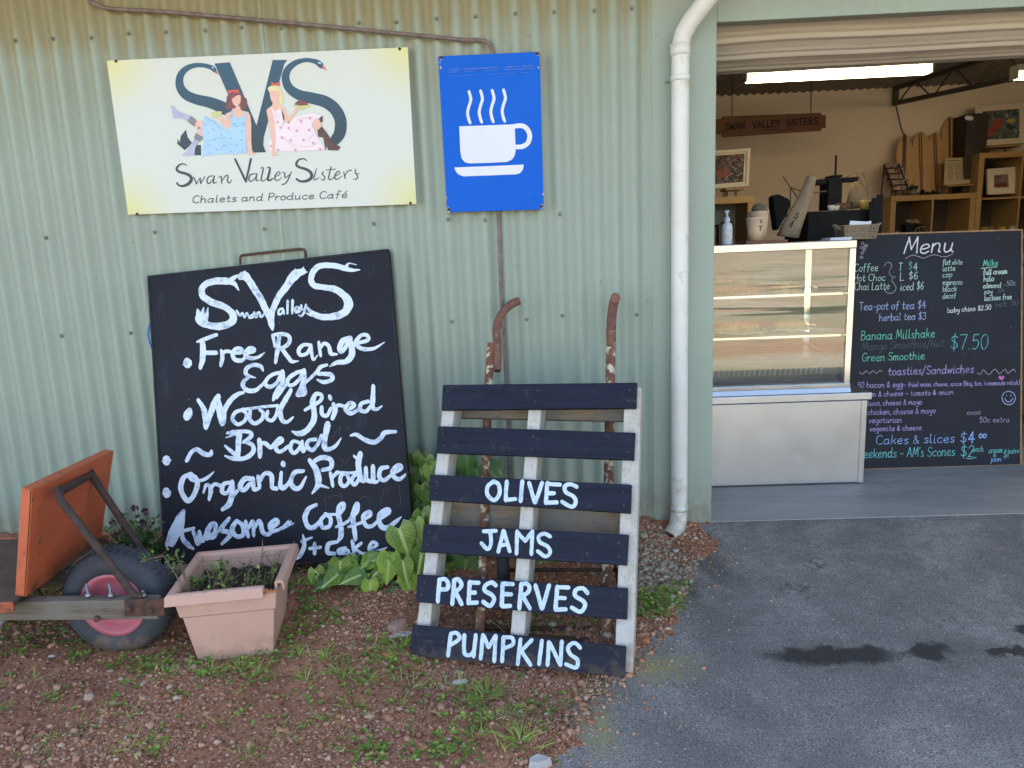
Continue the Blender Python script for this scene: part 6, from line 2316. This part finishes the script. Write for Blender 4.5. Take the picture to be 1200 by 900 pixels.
# planter cart in the lower unit
x0_, cw_, rh_ = A1
zs = .052 + rh_ * 3 + .0085
q = py(3.95)((1071, 262))
c0 = V((q.x, 3.99, zs))
r = thing('toy_cart', c0, 'small black barrow ornament with a spoked wheel in the oak shelf', 'ornament')
mb = MB()
mb.prism([c0 + V((-.085, -.05, .14)), c0 + V((.085, -.05, .14)), c0 + V((.06, -.05, .07)), c0 + V((-.06, -.05, .07))], (0, .10, 0))
obj('cart_tray', mb, M_black, r, .004)
wcn = c0 + V((.055, -.065, .058))
mb = MB()
mb.tube([wcn + V((.055 * cos(2 * pi * k / 24), 0, .055 * sin(2 * pi * k / 24))) for k in range(25)], .0045, 6)
for k in range(6):
    mb.tube([wcn, wcn + V((.055 * cos(pi * k / 3), 0, .055 * sin(pi * k / 3)))], .003, 5)
obj('spoked_wheel', mb, pm('brass wheel', (.24, .17, .07), None, 9, .5), r)
mb = MB()
for x in (-.06, -.02):
    mb.tube([c0 + V((x, -.03, .001)), c0 + V((x, -.03, .075))], .004, 6)
obj('leg', mb, M_black, r)
mb = MB()
for k in range(16):
    mb.ball(c0 + V((rr_.uniform(-.06, .05), rr_.uniform(-.03, .03), .145 + rr_.uniform(0, .03))), .018, (1, 1, .8), 7)
obj('dried_filling', mb, pm('pale dried filling', (.34, .28, .20), (.18, .14, .10), 40, .9), r)
for k in range(5):
    q = py(3.96)((1050 + 5.2 * k, 266))
    R = .020 + .004 * (k % 2)
    mb = MB()
    mb.lathe([(0, .002), (R * .9, 0), (R, .01), (R, .075), (R * .9, .075), (R * .9, .012), (0, .01)], (q.x, 3.945 + .02 * (k % 2), zs), n=16)
    if q.x < c0.x - .12 or q.x > c0.x + .15:
        tag(recentre(obj('glass_jar', mb, M_clear)), 'small clear jar in the oak shelf beside the black barrow ornament', 'jar', 'clear jars in the oak shelf')
x0_, cw_, rh_ = A2
zs2 = .052 + rh_ * 3 + .0085
for k, (x, col, lab) in enumerate(((1153.5, (.32, .20, .08), 'dark honey candle glass, nearest the lower shelf unit'), (1161, (.20, .13, .08), 'wide brown candle glass inside the tall oak shelf'), (1174, (.45, .26, .08), 'amber candle glass in the middle of the tall oak shelf'), (1187, (.40, .42, .30), 'pale green candle glass inside the tall oak shelf'))):
    q = py(3.96)((x, 262))
    R = .034
    mb = MB()
    mb.lathe([(0, .002), (R * .9, 0), (R, .008), (R, .095), (R * .92, .095), (R * .9, .06), (0, .058)], (q.x, 3.955, zs2), n=20)
    tag(recentre(obj('candle_glass', mb, pm('candle glass', col, None, 5, .12))), lab, 'candle', 'candle glasses in the tall shelf')

# small shelf and picture seen past the door post
r = thing('side_shelf', (.80, 2.75, .004), 'small oak shelf with white back seen past the door post', 'shelf')
a, b_ = py(2.6)((836, 241)), py(2.6)((884.5, 229))
sx1 = b_.x
mb = MB()
mb.box((sx1 - .75, 2.6, b_.z - .052), (sx1, 2.95, b_.z))
obj('top_board', mb, M_oak, r, .002)
for x in (sx1 - .75, sx1 - .05):
    mb = MB()
    mb.box((x, 2.601, .004), (x + .049, 2.949, b_.z - .0525))
    obj('side_board', mb, M_oak, r, .002)
mb = MB()
mb.box((sx1 - .70, 2.93, .05), (sx1 - .0505, 2.945, b_.z - .053))
obj('back_panel', mb, pm('white back', (.46, .42, .36), None, 4, .7), r)
mb = MB()
mb.box((sx1 - .70, 2.602, b_.z - .50), (sx1 - .0505, 2.925, b_.z - .48))
obj('shelf_board', mb, M_oak, r)
ZL = b_.z
for k in range(3):
    mb = MB()
    x = sx1 - .30 + .06 * k
    mb.box((x, 2.70, ZL - .4795), (x + .045, 2.88, ZL - .22 + .02 * k))
    tag(recentre(obj('dark_book', mb, M_darkbrown, None, .002)), ['dark brown book upright on the small side shelf, the shortest', 'dark brown book between two others on the side shelf', 'tallest dark brown book on the small side shelf'][k], 'book', 'books on the side shelf')
picture([(828, 177), (880, 173.5), (877.5, 218), (828, 222)], 2.70, 'grey cream framed flower picture seen past the door post', M_frame_g,
        artmat('flower print', (.030, .022, .030), (.10, .075, .08), (.30, .27, .24), (.16, .030, .03), 16, .6), .16, art=.26)
pld = Pl((3, 2.70, 1.5), (0, -1, .12))
mb = MB()
stroke(mb, pld, [(840, 206, 6), (846, 203, 11), (852, 202, 9), (856, 205, 3)], rough=.15, h=-.0076)
obj('picture_print', mb, pm('plum print', (.10, .022, .026), (.20, .06, .05), 30, .6), bpy.data.objects['framed_picture.002'])
q0, q1 = py(2.68)((852, 221)), py(2.68)((868, 221))
easel(q0.x - .02, q1.x + .02, py(2.68)((860, 220.5)).z, ZL, 2.68, 'pine easel under the grey framed flower picture')

# ------------------------------------------------------------------ plants
def leafmat(name, c1, c2, vein, blotch=0.0):
    m, nt, b = nmat(name)
    n = N(nt)
    uv = n.n('ShaderNodeUVMap')
    s_ = n.sep(uv.outputs[0])
    av = n.math('ABSOLUTE', s_['Y'])
    g = n.n('ShaderNodeNewGeometry')
    c = n.ramp(g.outputs['Random Per Island'], [(0, c1), (.6, tuple((p + q) / 2 for p, q in zip(c1, c2))), (1, c2)])
    f = n.noise(n.co((1, 1, 1)), 22, 4, .6)
    c = n.mix(n.ramp(f, [(.35, .45), (.6, 0.0)]), c, tuple(q * .55 for q in c1))
    mid_ = n.ramp(av, [(0.0, 1.0), (.035, .9), (.06, 0.0)])
    lat = n.math('SINE', n.math('MULTIPLY', n.math('SUBTRACT', s_['X'], n.math('MULTIPLY', av, .9)), 44))
    lat = n.ramp(lat, [(.70, 0.0), (1.0, .42)])
    c = n.mix(n.math('MAXIMUM', mid_, lat), c, vein)
    n.link(c, b.inputs['Base Color'])
    b.inputs['Roughness'].default_value = .30
    b.inputs['Specular IOR Level'].default_value = .4
    b.inputs['Transmission Weight'].default_value = 0
    return m


def arrow_leaf(mb, base, d, up, L, W, droop=.25, fold=.18):
    """arrowhead leaf: d towards the tip, up the face normal"""
    d = d.normalized()
    s_ = d.cross(up).normalized()
    up = s_.cross(d).normalized()
    cen = [(0, 0), (.0, 0), (.12, 0), (.28, 0), (.45, 0), (.62, 0), (.80, 0), (1, 0)]
    out = [(-.24, .20), (-.13, .34), (.05, .42), (.24, .42), (.44, .345), (.63, .235), (.81, .11), (1, .004)]
    b0 = len(mb.v)
    if mb.uv is None:
        mb.uv = []
    vs_ = []
    for k in range(8):
        for sg, t in ((-1, 1), (-1, .5), (0, 0), (1, .5), (1, 1)):
            u = cen[k][0] + (out[k][0] - cen[k][0]) * (t if t < 1 else 1)
            v = out[k][1] * t * sg
            z = fold * abs(v) * (1.2 - abs(v)) - droop * max(u, 0) ** 2 * .6 + .030 * sin(u * 13 + sg * t * 3 + base.x * 90) * t
            vs_.append(base + d * u * L + s_ * v * W * 1.15 + up * z * L)
            mb.uv.append((u, v))
    fs = []
    for k in range(7):
        for j in range(4):
            fs.append((k * 5 + j, k * 5 + j + 1, (k + 1) * 5 + j + 1, (k + 1) * 5 + j))
    mb.add(vs_, fs, 0, True)


def arrow_plant(name, label, base, big, nfill, box, seed, mat, mat_stem):
    """big: (px, y, length, tip direction in px, tilt)"""
    rr = random.Random(seed)
    r = thing(name, base, label, 'plant', 'arrowhead vines by the wall')
    lf, stm = MB(), MB()
    items = []
    for (px_, y, L, tip, tilt) in big:
        c = py(y)(px_)
        t3 = RX * tip[0] - UX * tip[1]
        n_ = (CAM - c).normalized()
        d = (t3.normalized() + V((0, 0, -.1))).normalized()
        up = (n_ * (1 - tilt) + V((0, 0, 1)) * tilt).normalized()
        L = L * .80
        items.append((c - d * L * .35, d, up, L))
        for _ in range(1):
            d2 = (d + V((rr.uniform(-.7, .7), .1, rr.uniform(-.4, .4)))).normalized()
            items.append((c + V((rr.uniform(-.05, .05), .045, rr.uniform(-.05, .03))), d2, (up + V((rr.uniform(-.4, .4), 0, rr.uniform(-.2, .5)))).normalized(), L * rr.uniform(.6, .85)))
    for k in range(nfill):
        c = V((rr.uniform(box[0], box[1]), rr.uniform(box[2], box[3]), 0))
        top = box[4] * (1 - .5 * ((c.x - (box[0] + box[1]) / 2) / ((box[1] - box[0]) / 2)) ** 2)
        c.z = gz(c.y) + .03 + (top - .03) * rr.random() ** .8
        a = rr.uniform(0, 6.28)
        d = V((cos(a), sin(a) * .6 - .5, rr.uniform(-.7, .1)))
        up = V((rr.uniform(-.5, .5), -.55 + rr.uniform(-.4, .3), .75))
        items.append((c, d, up, rr.uniform(.05, .09)))
    for (c, d, up, L) in items:
        arrow_leaf(lf, c, d, up, L, L * rr.uniform(.78, 1.0), rr.uniform(.15, .45), rr.uniform(.1, .3))
        root = V((base[0] + (c.x - base[0]) * .55 + rr.uniform(-.03, .03), min(-.06, base[1] + (c.y - base[1]) * .3), 0))
        root.z = gz(root.y) + .0
        m_ = root.lerp(c, .6) + V((0, .0, .05))
        stm.tube([root, m_, c], [.0035, .003, .002], 5)
    obj('foliage', lf, mat, r, fix=False)
    obj('stem', stm, mat_stem, r)
    return r


M_arrow = leafmat('arrowhead leaf', (.030, .095, .014), (.27, .40, .055), (.36, .47, .17))
M_stem = pm('green stem', (.10, .17, .05), (.14, .15, .06), 20, .6)
arrow_plant('arrowhead_vine', 'leafy green arrowhead vine spilling out from under the chalkboard corner', (-1.30, -.30, -.03), [
    ((472, 632), -.47, .15, (.35, .9), .2), ((492, 660), -.50, .13, (-.2, 1), .2), ((455, 665), -.48, .15, (-.15, 1), .3), ((479, 683), -.50, .12, (.1, 1), .3),
    ((384, 680), -.42, .14, (.12, 1), .25), ((424, 672), -.42, .11, (.2, 1), .3), ((440, 683), -.46, .11, (-.5, .9), .4), ((408, 672), -.40, .10, (-.3, 1), .4),
    ((497, 600), -.24, .11, (.1, 1), .2), ((496, 577), -.22, .10, (.3, .9), .3), ((494, 556), -.18, .09, (.2, .8), .4), ((503, 622), -.30, .11, (.3, .9), .3), ((499, 640), -.34, .11, (.1, .9), .3), ((488, 590), -.20, .09, (-.2, .9), .3), ((505, 565), -.20, .10, (.4, .8), .4), ((486, 568), -.17, .08, (-.3, .9), .4), ((508, 600), -.26, .10, (.4, .9), .3), ((500, 545), -.16, .10, (.1, .9), .5), ((492, 540), -.14, .10, (-.2, .9), .4), ((508, 556), -.22, .12, (.3, .9), .3), ((484, 606), -.24, .10, (-.1, 1), .3), ((506, 586), -.26, .12, (.2, .9), .3), ((496, 612), -.38, .12, (.0, 1), .25), ((474, 668), -.52, .12, (.2, 1), .2), ((398, 668), -.44, .12, (-.1, 1), .3), ((372, 678), -.44, .11, (.2, 1), .3), ((434, 690), -.50, .10, (.1, 1), .3), ((491, 630), -.33, .09, (.0, 1), .3),
    ((362, 690), -.44, .09, (-.5, .8), .4), ((462, 700), -.50, .09, (.4, .9), .4), ((420, 700), -.50, .08, (-.2, 1), .4), ((489, 618), -.42, .09, (.3, .9), .2),
    ((470, 655), -.46, .12, (.7, .7), .3), ((448, 668), -.44, .09, (-.5, .8), .4), ((505, 680), -.48, .11, (.2, 1), .3)],
    40, (-1.60, -1.12, -.48, -.38, .10), 11, M_arrow, M_stem)
arrow_plant('arrowhead_vine', 'darker green arrowhead vine growing behind the pallet against the wall', (-.95, -.22, -.03), [
    ((548, 548), -.20, .13, (.1, 1), .5), ((528, 545), -.18, .12, (-.6, .6), .5), ((575, 552), -.20, .12, (.7, .6), .5), ((560, 560), -.26, .12, (.2, 1), .5),
    ((545, 668), -.36, .15, (-.1, 1), .3), ((640, 668), -.34, .13, (.3, .9), .3), ((622, 660), -.32, .12, (-.3, 1), .3), ((532, 660), -.34, .12, (-.5, .8), .3),
    ((516, 560), -.24, .12, (-.3, .9), .4)],
    22, (-1.22, -.62, -.36, -.08, .30), 23, leafmat('dark arrowhead leaf', (.035, .10, .024), (.085, .19, .045), (.16, .26, .09)), M_stem)


def sprig(lf, st, root, d, L, nleaf, ls, rr, curl=.3, up=.0):
    """a thin stem with small oval leaves"""
    P_ = [root]
    d = d.normalized()
    k = 6
    for i in range(k):
        d = (d + V((rr.uniform(-curl, curl), rr.uniform(-curl, curl), rr.uniform(-curl, curl) + up))).normalized()
        P_.append(P_[-1] + d * L / k)
    st.tube(P_, [.0022 * (1 - .1 * i) for i in range(k + 1)], 5)
    for i in range(nleaf):
        t = rr.uniform(.15, 1) * k
        a, f = int(min(t, k - 1)), t - int(min(t, k - 1))
        c = P_[a].lerp(P_[a + 1], f)
        dd = V((rr.uniform(-1, 1), rr.uniform(-1, 1), rr.uniform(-.2, 1))).normalized()
        s_ = dd.cross(V((rr.uniform(-.5, .5), rr.uniform(-.5, .5), 1))).normalized()
        l = ls * rr.uniform(.6, 1.2)
        lf.add([c, c + dd * l * .45 + s_ * l * .32, c + dd * l, c + dd * l * .45 - s_ * l * .32], [(0, 1, 2, 3)])


def islandmat(name, stops, rough=.6):
    m, nt, b = nmat(name)
    n = N(nt)
    g = n.n('ShaderNodeNewGeometry')
    n.link(n.ramp(g.outputs['Random Per Island'], stops), b.inputs['Base Color'])
    b.inputs['Roughness'].default_value = rough
    b.inputs['Specular IOR Level'].default_value = .3
    return m


M_small = islandmat('small bright leaves', [(0, (.060, .13, .025)), (.5, (.11, .20, .04)), (1, (.20, .29, .07))])
M_twig = pm('dry thin stem', (.22, .15, .09), (.15, .10, .06), 30, .8)
rr = random.Random(31)
pot_c = V((pc0.x, pc0.y, .117))
r = thing('potted_weed', pot_c, 'straggly small-leaved plant with bare stems growing in the terracotta planter', 'plant')
lf, stm = MB(), MB()
for k in range(44):
    a, b_ = rr.uniform(-.13, .13), rr.uniform(-.13, .13)
    root = pot_c + ux * a + uy * b_
    dense = a < -.05 and b_ < 0
    sprig(lf, stm, root, V((rr.uniform(-.5, .5), rr.uniform(-.5, .5), 1)), rr.uniform(.05, .12), 16 if dense else 7, .016, rr)
for k in range(7):                               # dead arching stems
    root = pot_c + ux * rr.uniform(-.1, .1) + uy * rr.uniform(-.1, .1)
    d = V((rr.uniform(-1, 1), rr.uniform(-.5, .5), .9))
    sprig(lf, stm, root, d, rr.uniform(.15, .24), 3, .012, rr, .35, -.22)
for (q, y, L, nl) in (((165, 657), -.90, .20, 26), ((196, 655), -.84, .16, 34), ((205, 668), -.88, .12, 30)):
    t_ = py(y)(q)
    root = pot_c - ux * .12 - uy * .10
    mid_ = root.lerp(t_, .5) + V((0, 0, .09))
    stm.tube([root, mid_, t_], [.0025, .002, .0015], 5)
    for k in range(nl):
        c = mid_.lerp(t_, rr.random()) + V((rr.uniform(-.02, .02), rr.uniform(-.02, .02), rr.uniform(-.02, .025)))
        dd = V((rr.uniform(-1, 1), rr.uniform(-1, 1), rr.uniform(-.2, 1))).normalized()
        s_ = dd.cross(V((.1, .2, 1))).normalized()
        l = .014 * rr.uniform(.6, 1.3)
        lf.add([c, c + dd * l * .45 + s_ * l * .32, c + dd * l, c + dd * l * .45 - s_ * l * .32], [(0, 1, 2, 3)])
obj('foliage', lf, M_small, r, fix=False)
obj('stem', stm, M_twig, r)

# violas in a small pot behind the wheelbarrow
q = py(-.30)((171, 652))
c0 = V((q.x, -.30, gz(-.3) + .01))
r = thing('viola_pot', c0, 'brown pot of dark violas between the wheelbarrow and the wall', 'potted plant')
H_ = max(q.z - c0.z, .08)
mb = MB()
mb.lathe([(0, 0), (.075, 0), (.098, H_ - .02), (.106, H_ - .02), (.108, H_ + .01), (.098, H_ + .01), (.094, H_ - .01), (0, H_ - .01)], c0, n=28)
obj('pot', mb, pm('brown clay pot', (.26, .115, .065), (.19, .085, .05), 9, .8), r)
lf, stm, fl = MB(), MB(), MB()
for k in range(46):
    root = c0 + V((rr.uniform(-.08, .08), rr.uniform(-.07, .07), H_ - .01))
    sprig(lf, stm, root, V((rr.uniform(-1.2, .8), rr.uniform(-.7, .5), .9)), rr.uniform(.06, .20), 13, .026, rr, .25)
for k in range(14):
    sprig(lf, stm, c0 + V((-.05, -.03, H_)), V((rr.uniform(-1.6, -.3), rr.uniform(-.7, .3), .55)), rr.uniform(.12, .26), 12, .026, rr, .2)
for q in ((159, 595), (171, 599), (133, 612), (136, 627), (148, 620), (128, 640), (118, 632), (168, 612)):
    c = py(-.32)(q)
    for j in range(5):
        a = 2 * pi * j / 5 + rr.random()
        d = V((cos(a), -.4, sin(a))).normalized()
        s_ = V((-sin(a), 0, cos(a)))
        fl.add([c, c + d * .012 + s_ * .009, c + d * .019, c + d * .012 - s_ * .009], [(0, 1, 2, 3)])
    stm.tube([c0 + V((rr.uniform(-.06, .03), 0, H_)), c + V((0, .01, -.01))], .0015, 4)
obj('foliage', lf, M_leaf_mid if False else islandmat('viola leaves', [(0, (.030, .085, .022)), (.6, (.06, .14, .035)), (1, (.11, .20, .05))]), r, fix=False)
obj('stem', stm, M_stem, r)
obj('flower', fl, pm('dark purple petals', (.035, .010, .040), (.06, .014, .03), 30, .6), r, fix=False)


# ------------------------------------------------------------------ weeds and grass
def gpoint(px_):
    g = ground(px_)
    z = float(dirt_z(np.array([g.x]), np.array([g.y]))[0])
    return V((g.x, g.y, z))


def clump(mb, px_, sx, sy, n_, ls, rr, h=.03):
    """n_ small leaves round a photo point, in rosettes"""
    g = gpoint(px_)
    k = 0
    while k < n_:
        x, y = g.x + rr.gauss(0, sx), g.y + rr.gauss(0, sy)
        if y > -.02 or x > edge_x(y) + .03:
            k += 1
            continue
        z = float(dirt_z(np.array([x]), np.array([y]))[0])
        m_ = rr.randint(3, 7)
        hh = rr.uniform(.004, h)
        for j in range(m_):
            a = rr.uniform(0, 6.28)
            d = V((cos(a), sin(a), rr.uniform(-.1, .6))).normalized()
            s_ = V((-sin(a), cos(a), 0))
            l = ls * rr.uniform(.6, 1.3)
            c = V((x, y, z + hh * rr.uniform(.3, 1)))
            w_ = rr.uniform(.25, .42)
            mb.add([c, c + d * l * .5 + s_ * l * w_, c + d * l, c + d * l * .5 - s_ * l * w_], [(0, 1, 2, 3)])
        k += m_


def blades(mb, px_, spread, n_, L, rr, w=.0028):
    g = gpoint(px_) if not isinstance(px_, V) else px_
    for k in range(n_):
        a = rr.uniform(0, 6.28)
        rad = abs(rr.gauss(0, spread))
        x, y = g.x + rad * cos(a), g.y + rad * sin(a) * .8
        z = float(dirt_z(np.array([x]), np.array([y]))[0]) - .002
        d = V((cos(a) * rr.uniform(.2, .9) + rr.uniform(-.3, .3), sin(a) * rr.uniform(.2, .9) + rr.uniform(-.3, .3), 1)).normalized()
        l = L * rr.uniform(.5, 1.15)
        s_ = d.cross(V((rr.uniform(-1, 1), rr.uniform(-1, 1), .2))).normalized()
        p = V((x, y, z))
        vs_ = []
        m_ = 5
        for i in range(m_):
            t = i / (m_ - 1)
            ww = w * (1 - t ** 1.5) * .5
            vs_ += [p - s_ * ww, p + s_ * ww]
            d = (d + V((d.x * .25, d.y * .25, -.20))).normalized()
            p = p + d * l / (m_ - 1)
        mb.add(vs_, [(2 * i, 2 * i + 1, 2 * i + 3, 2 * i + 2) for i in range(m_ - 1)])


M_weed = islandmat('weed leaves', [(0, (.07, .16, .025)), (.5, (.15, .27, .04)), (.85, (.25, .36, .065)), (1, (.36, .38, .12))])
M_grass = islandmat('grass blades', [(0, (.12, .22, .035)), (.5, (.22, .34, .055)), (.85, (.35, .42, .09)), (1, (.48, .44, .18))])
rr = random.Random(77)
wd = MB()
for q in ((15, 705), (30, 735), (60, 715), (20, 770), (55, 755), (90, 740), (80, 690), (110, 760), (5, 680), (45, 690)):
    clump(wd, q, .06, .05, 130, .013, rr)
for q, n_ in (((140, 780), 90), ((175, 788), 130), ((165, 800), 60), ((100, 775), 60), ((200, 775), 60), ((225, 785), 80), ((250, 790), 70), ((290, 778), 120), ((318, 770), 90), ((330, 765), 60), ((345, 740), 140), ((360, 720), 160), ((352, 700), 120), ((380, 735), 120), ((395, 720), 70), ((340, 690), 100),
              ((285, 800), 60), ((300, 795), 50), ((415, 790), 60), ((395, 770), 50), ((440, 765), 70), ((466, 775), 120), ((472, 755), 110), ((492, 782), 60), ((455, 790), 60), ((520, 812), 50), ((560, 855), 90), ((535, 880), 130), ((510, 890), 90), ((440, 890), 90), ((420, 885), 60), ((465, 885), 60), ((560, 815), 40), ((640, 815), 40), ((695, 770), 40),
              ((770, 708), 420), ((760, 722), 160), ((785, 700), 130), ((795, 690), 60), ((150, 830), 30), ((225, 815), 30), ((70, 820), 25), ((180, 885), 40), ((300, 850), 30), ((370, 830), 35), ((600, 850), 30), ((590, 700), 70), ((640, 735), 60), ((690, 735), 60), ((625, 735), 60), ((350, 670), 60), ((150, 700), 60)):
    clump(wd, q, .036, .030, int(n_ * .95), .0125, rr, .034 if n_ < 200 else .06)
for k in range(150):
    clump(wd, (rr.uniform(0, 700), rr.uniform(740, 900)), .012, .012, rr.randint(3, 12), .009, rr, .012)
kind(obj('weeds', wd, M_weed, fix=False), 'stuff')
gr = MB()
for q, n_ in (((400, 790), 16), ((430, 800), 14), ((450, 775), 16), ((385, 775), 14), ((360, 800), 10), ((480, 800), 10), ((350, 770), 10), ((420, 830), 8), ((380, 850), 6), ((280, 785), 16), ((300, 790), 14), ((245, 790), 12), ((195, 795), 8), ((440, 760), 10), ((180, 880), 6), ((470, 760), 12), ((560, 870), 8), ((600, 835), 6), ((575, 850), 5), ((150, 845), 4), ((285, 835), 5), ((330, 865), 4), ((265, 850), 4), ((520, 845), 5), ((470, 830), 5), ((290, 892), 10), ((150, 885), 6), ((800, 690), 6), ((775, 720), 14), ((790, 705), 10), ((630, 822), 8), ((705, 815), 10), ((95, 850), 4), ((40, 800), 5)):
    blades(gr, q, .026, n_ * 3, .055, rr, .0028)
kind(obj('grass', gr, M_grass, fix=False), 'stuff')
for q, n_, L, lab in (((570, 806), 80, .085, 'bright green grass tuft under the word pumpkins, near the slat end'), ((680, 818), 60, .075, 'small bright grass tuft before the bottom corner of the pallet'), ((610, 876), 60, .075, 'yellow green grass tuft near the asphalt edge at the bottom'), ((540, 800), 36, .070, 'thin grass tuft with arching blades below the bottom slat'), ((600, 750), 16, .17, 'tall thin grass stalks rising behind the bottom slats')):
    mb = MB()
    blades(mb, q, .030 if L < .15 else .008, n_, L, rr, .0034)
    tag(recentre(obj('grass_tuft', mb, M_grass, fix=False)), lab, 'grass tuft', 'grass tufts around the pallet')

# bits of rubble
M_brick = pm('orange brick', (.46, .165, .075), (.36, .13, .06), 14, .9, bump=.4)
M_stone = pm('pale stone', (.46, .43, .40), (.36, .33, .30), 12, .85, bump=.4)
M_pinkstone = pm('pink grey stone', (.36, .22, .17), (.28, .17, .13), 14, .9, bump=.4)


def rubble(px_, a, b_, h, mat, lab, cat, rot, seed):
    g = gpoint(px_)
    rg_ = random.Random(seed)
    mb = MB()
    vs_ = []
    for zz, s_ in ((0, 1), (h, .86)):
        for k in range(7):
            t = 2 * pi * k / 7 + rot
            q = rg_.uniform(.75, 1.1) * s_
            vs_.append((g.x + (a * cos(2 * pi * k / 7) * cos(rot) - b_ * sin(2 * pi * k / 7) * sin(rot)) * q, g.y + (a * cos(2 * pi * k / 7) * sin(rot) + b_ * sin(2 * pi * k / 7) * cos(rot)) * q, g.z - .004 + zz * rg_.uniform(.8, 1.1)))
    mb.add(vs_, [tuple(range(7))[::-1], tuple(range(7, 14))] + [(i, (i + 1) % 7, (i + 1) % 7 + 7, i + 7) for i in range(7)])
    tag(recentre(obj('rubble_piece', mb, mat, None, .003)), lab, cat)


rubble((466, 738), .045, .028, .030, M_pinkstone, 'pinkish flat stone lying in the dirt beside the pallet foot', 'stone', .4, 1)
rubble((468, 746), .050, .018, .010, M_stone, 'grey flat sliver lying in front of the pinkish stone', 'stone', .3, 2)
rubble((455, 769), .028, .016, .014, M_brick, 'orange brick chip lying in the dirt near the pallet', 'brick chip', -.5, 3)
rubble((539, 792), .030, .012, .012, M_stone, 'white stone chip under the bottom slat near the grass', 'stone', .1, 4)
rubble((633, 899), .035, .022, .022, M_stone, 'white stone at the asphalt edge, cut by the bottom of the picture', 'stone', .1, 5)
rubble((1020, 819), .007, .006, .005, M_stone, 'tiny white pebble alone on the asphalt below the oil stains', 'pebble', .1, 6)
rubble((757, 690 + 62), .018, .015, .018, M_brick, 'small orange stone in the dirt beside the pallet corner', 'stone', .1, 7)
rubble((62, 775), .014, .008, .010, M_stone, 'small white chip in the dirt below the wheelbarrow tyre', 'stone chip', .5, 8)
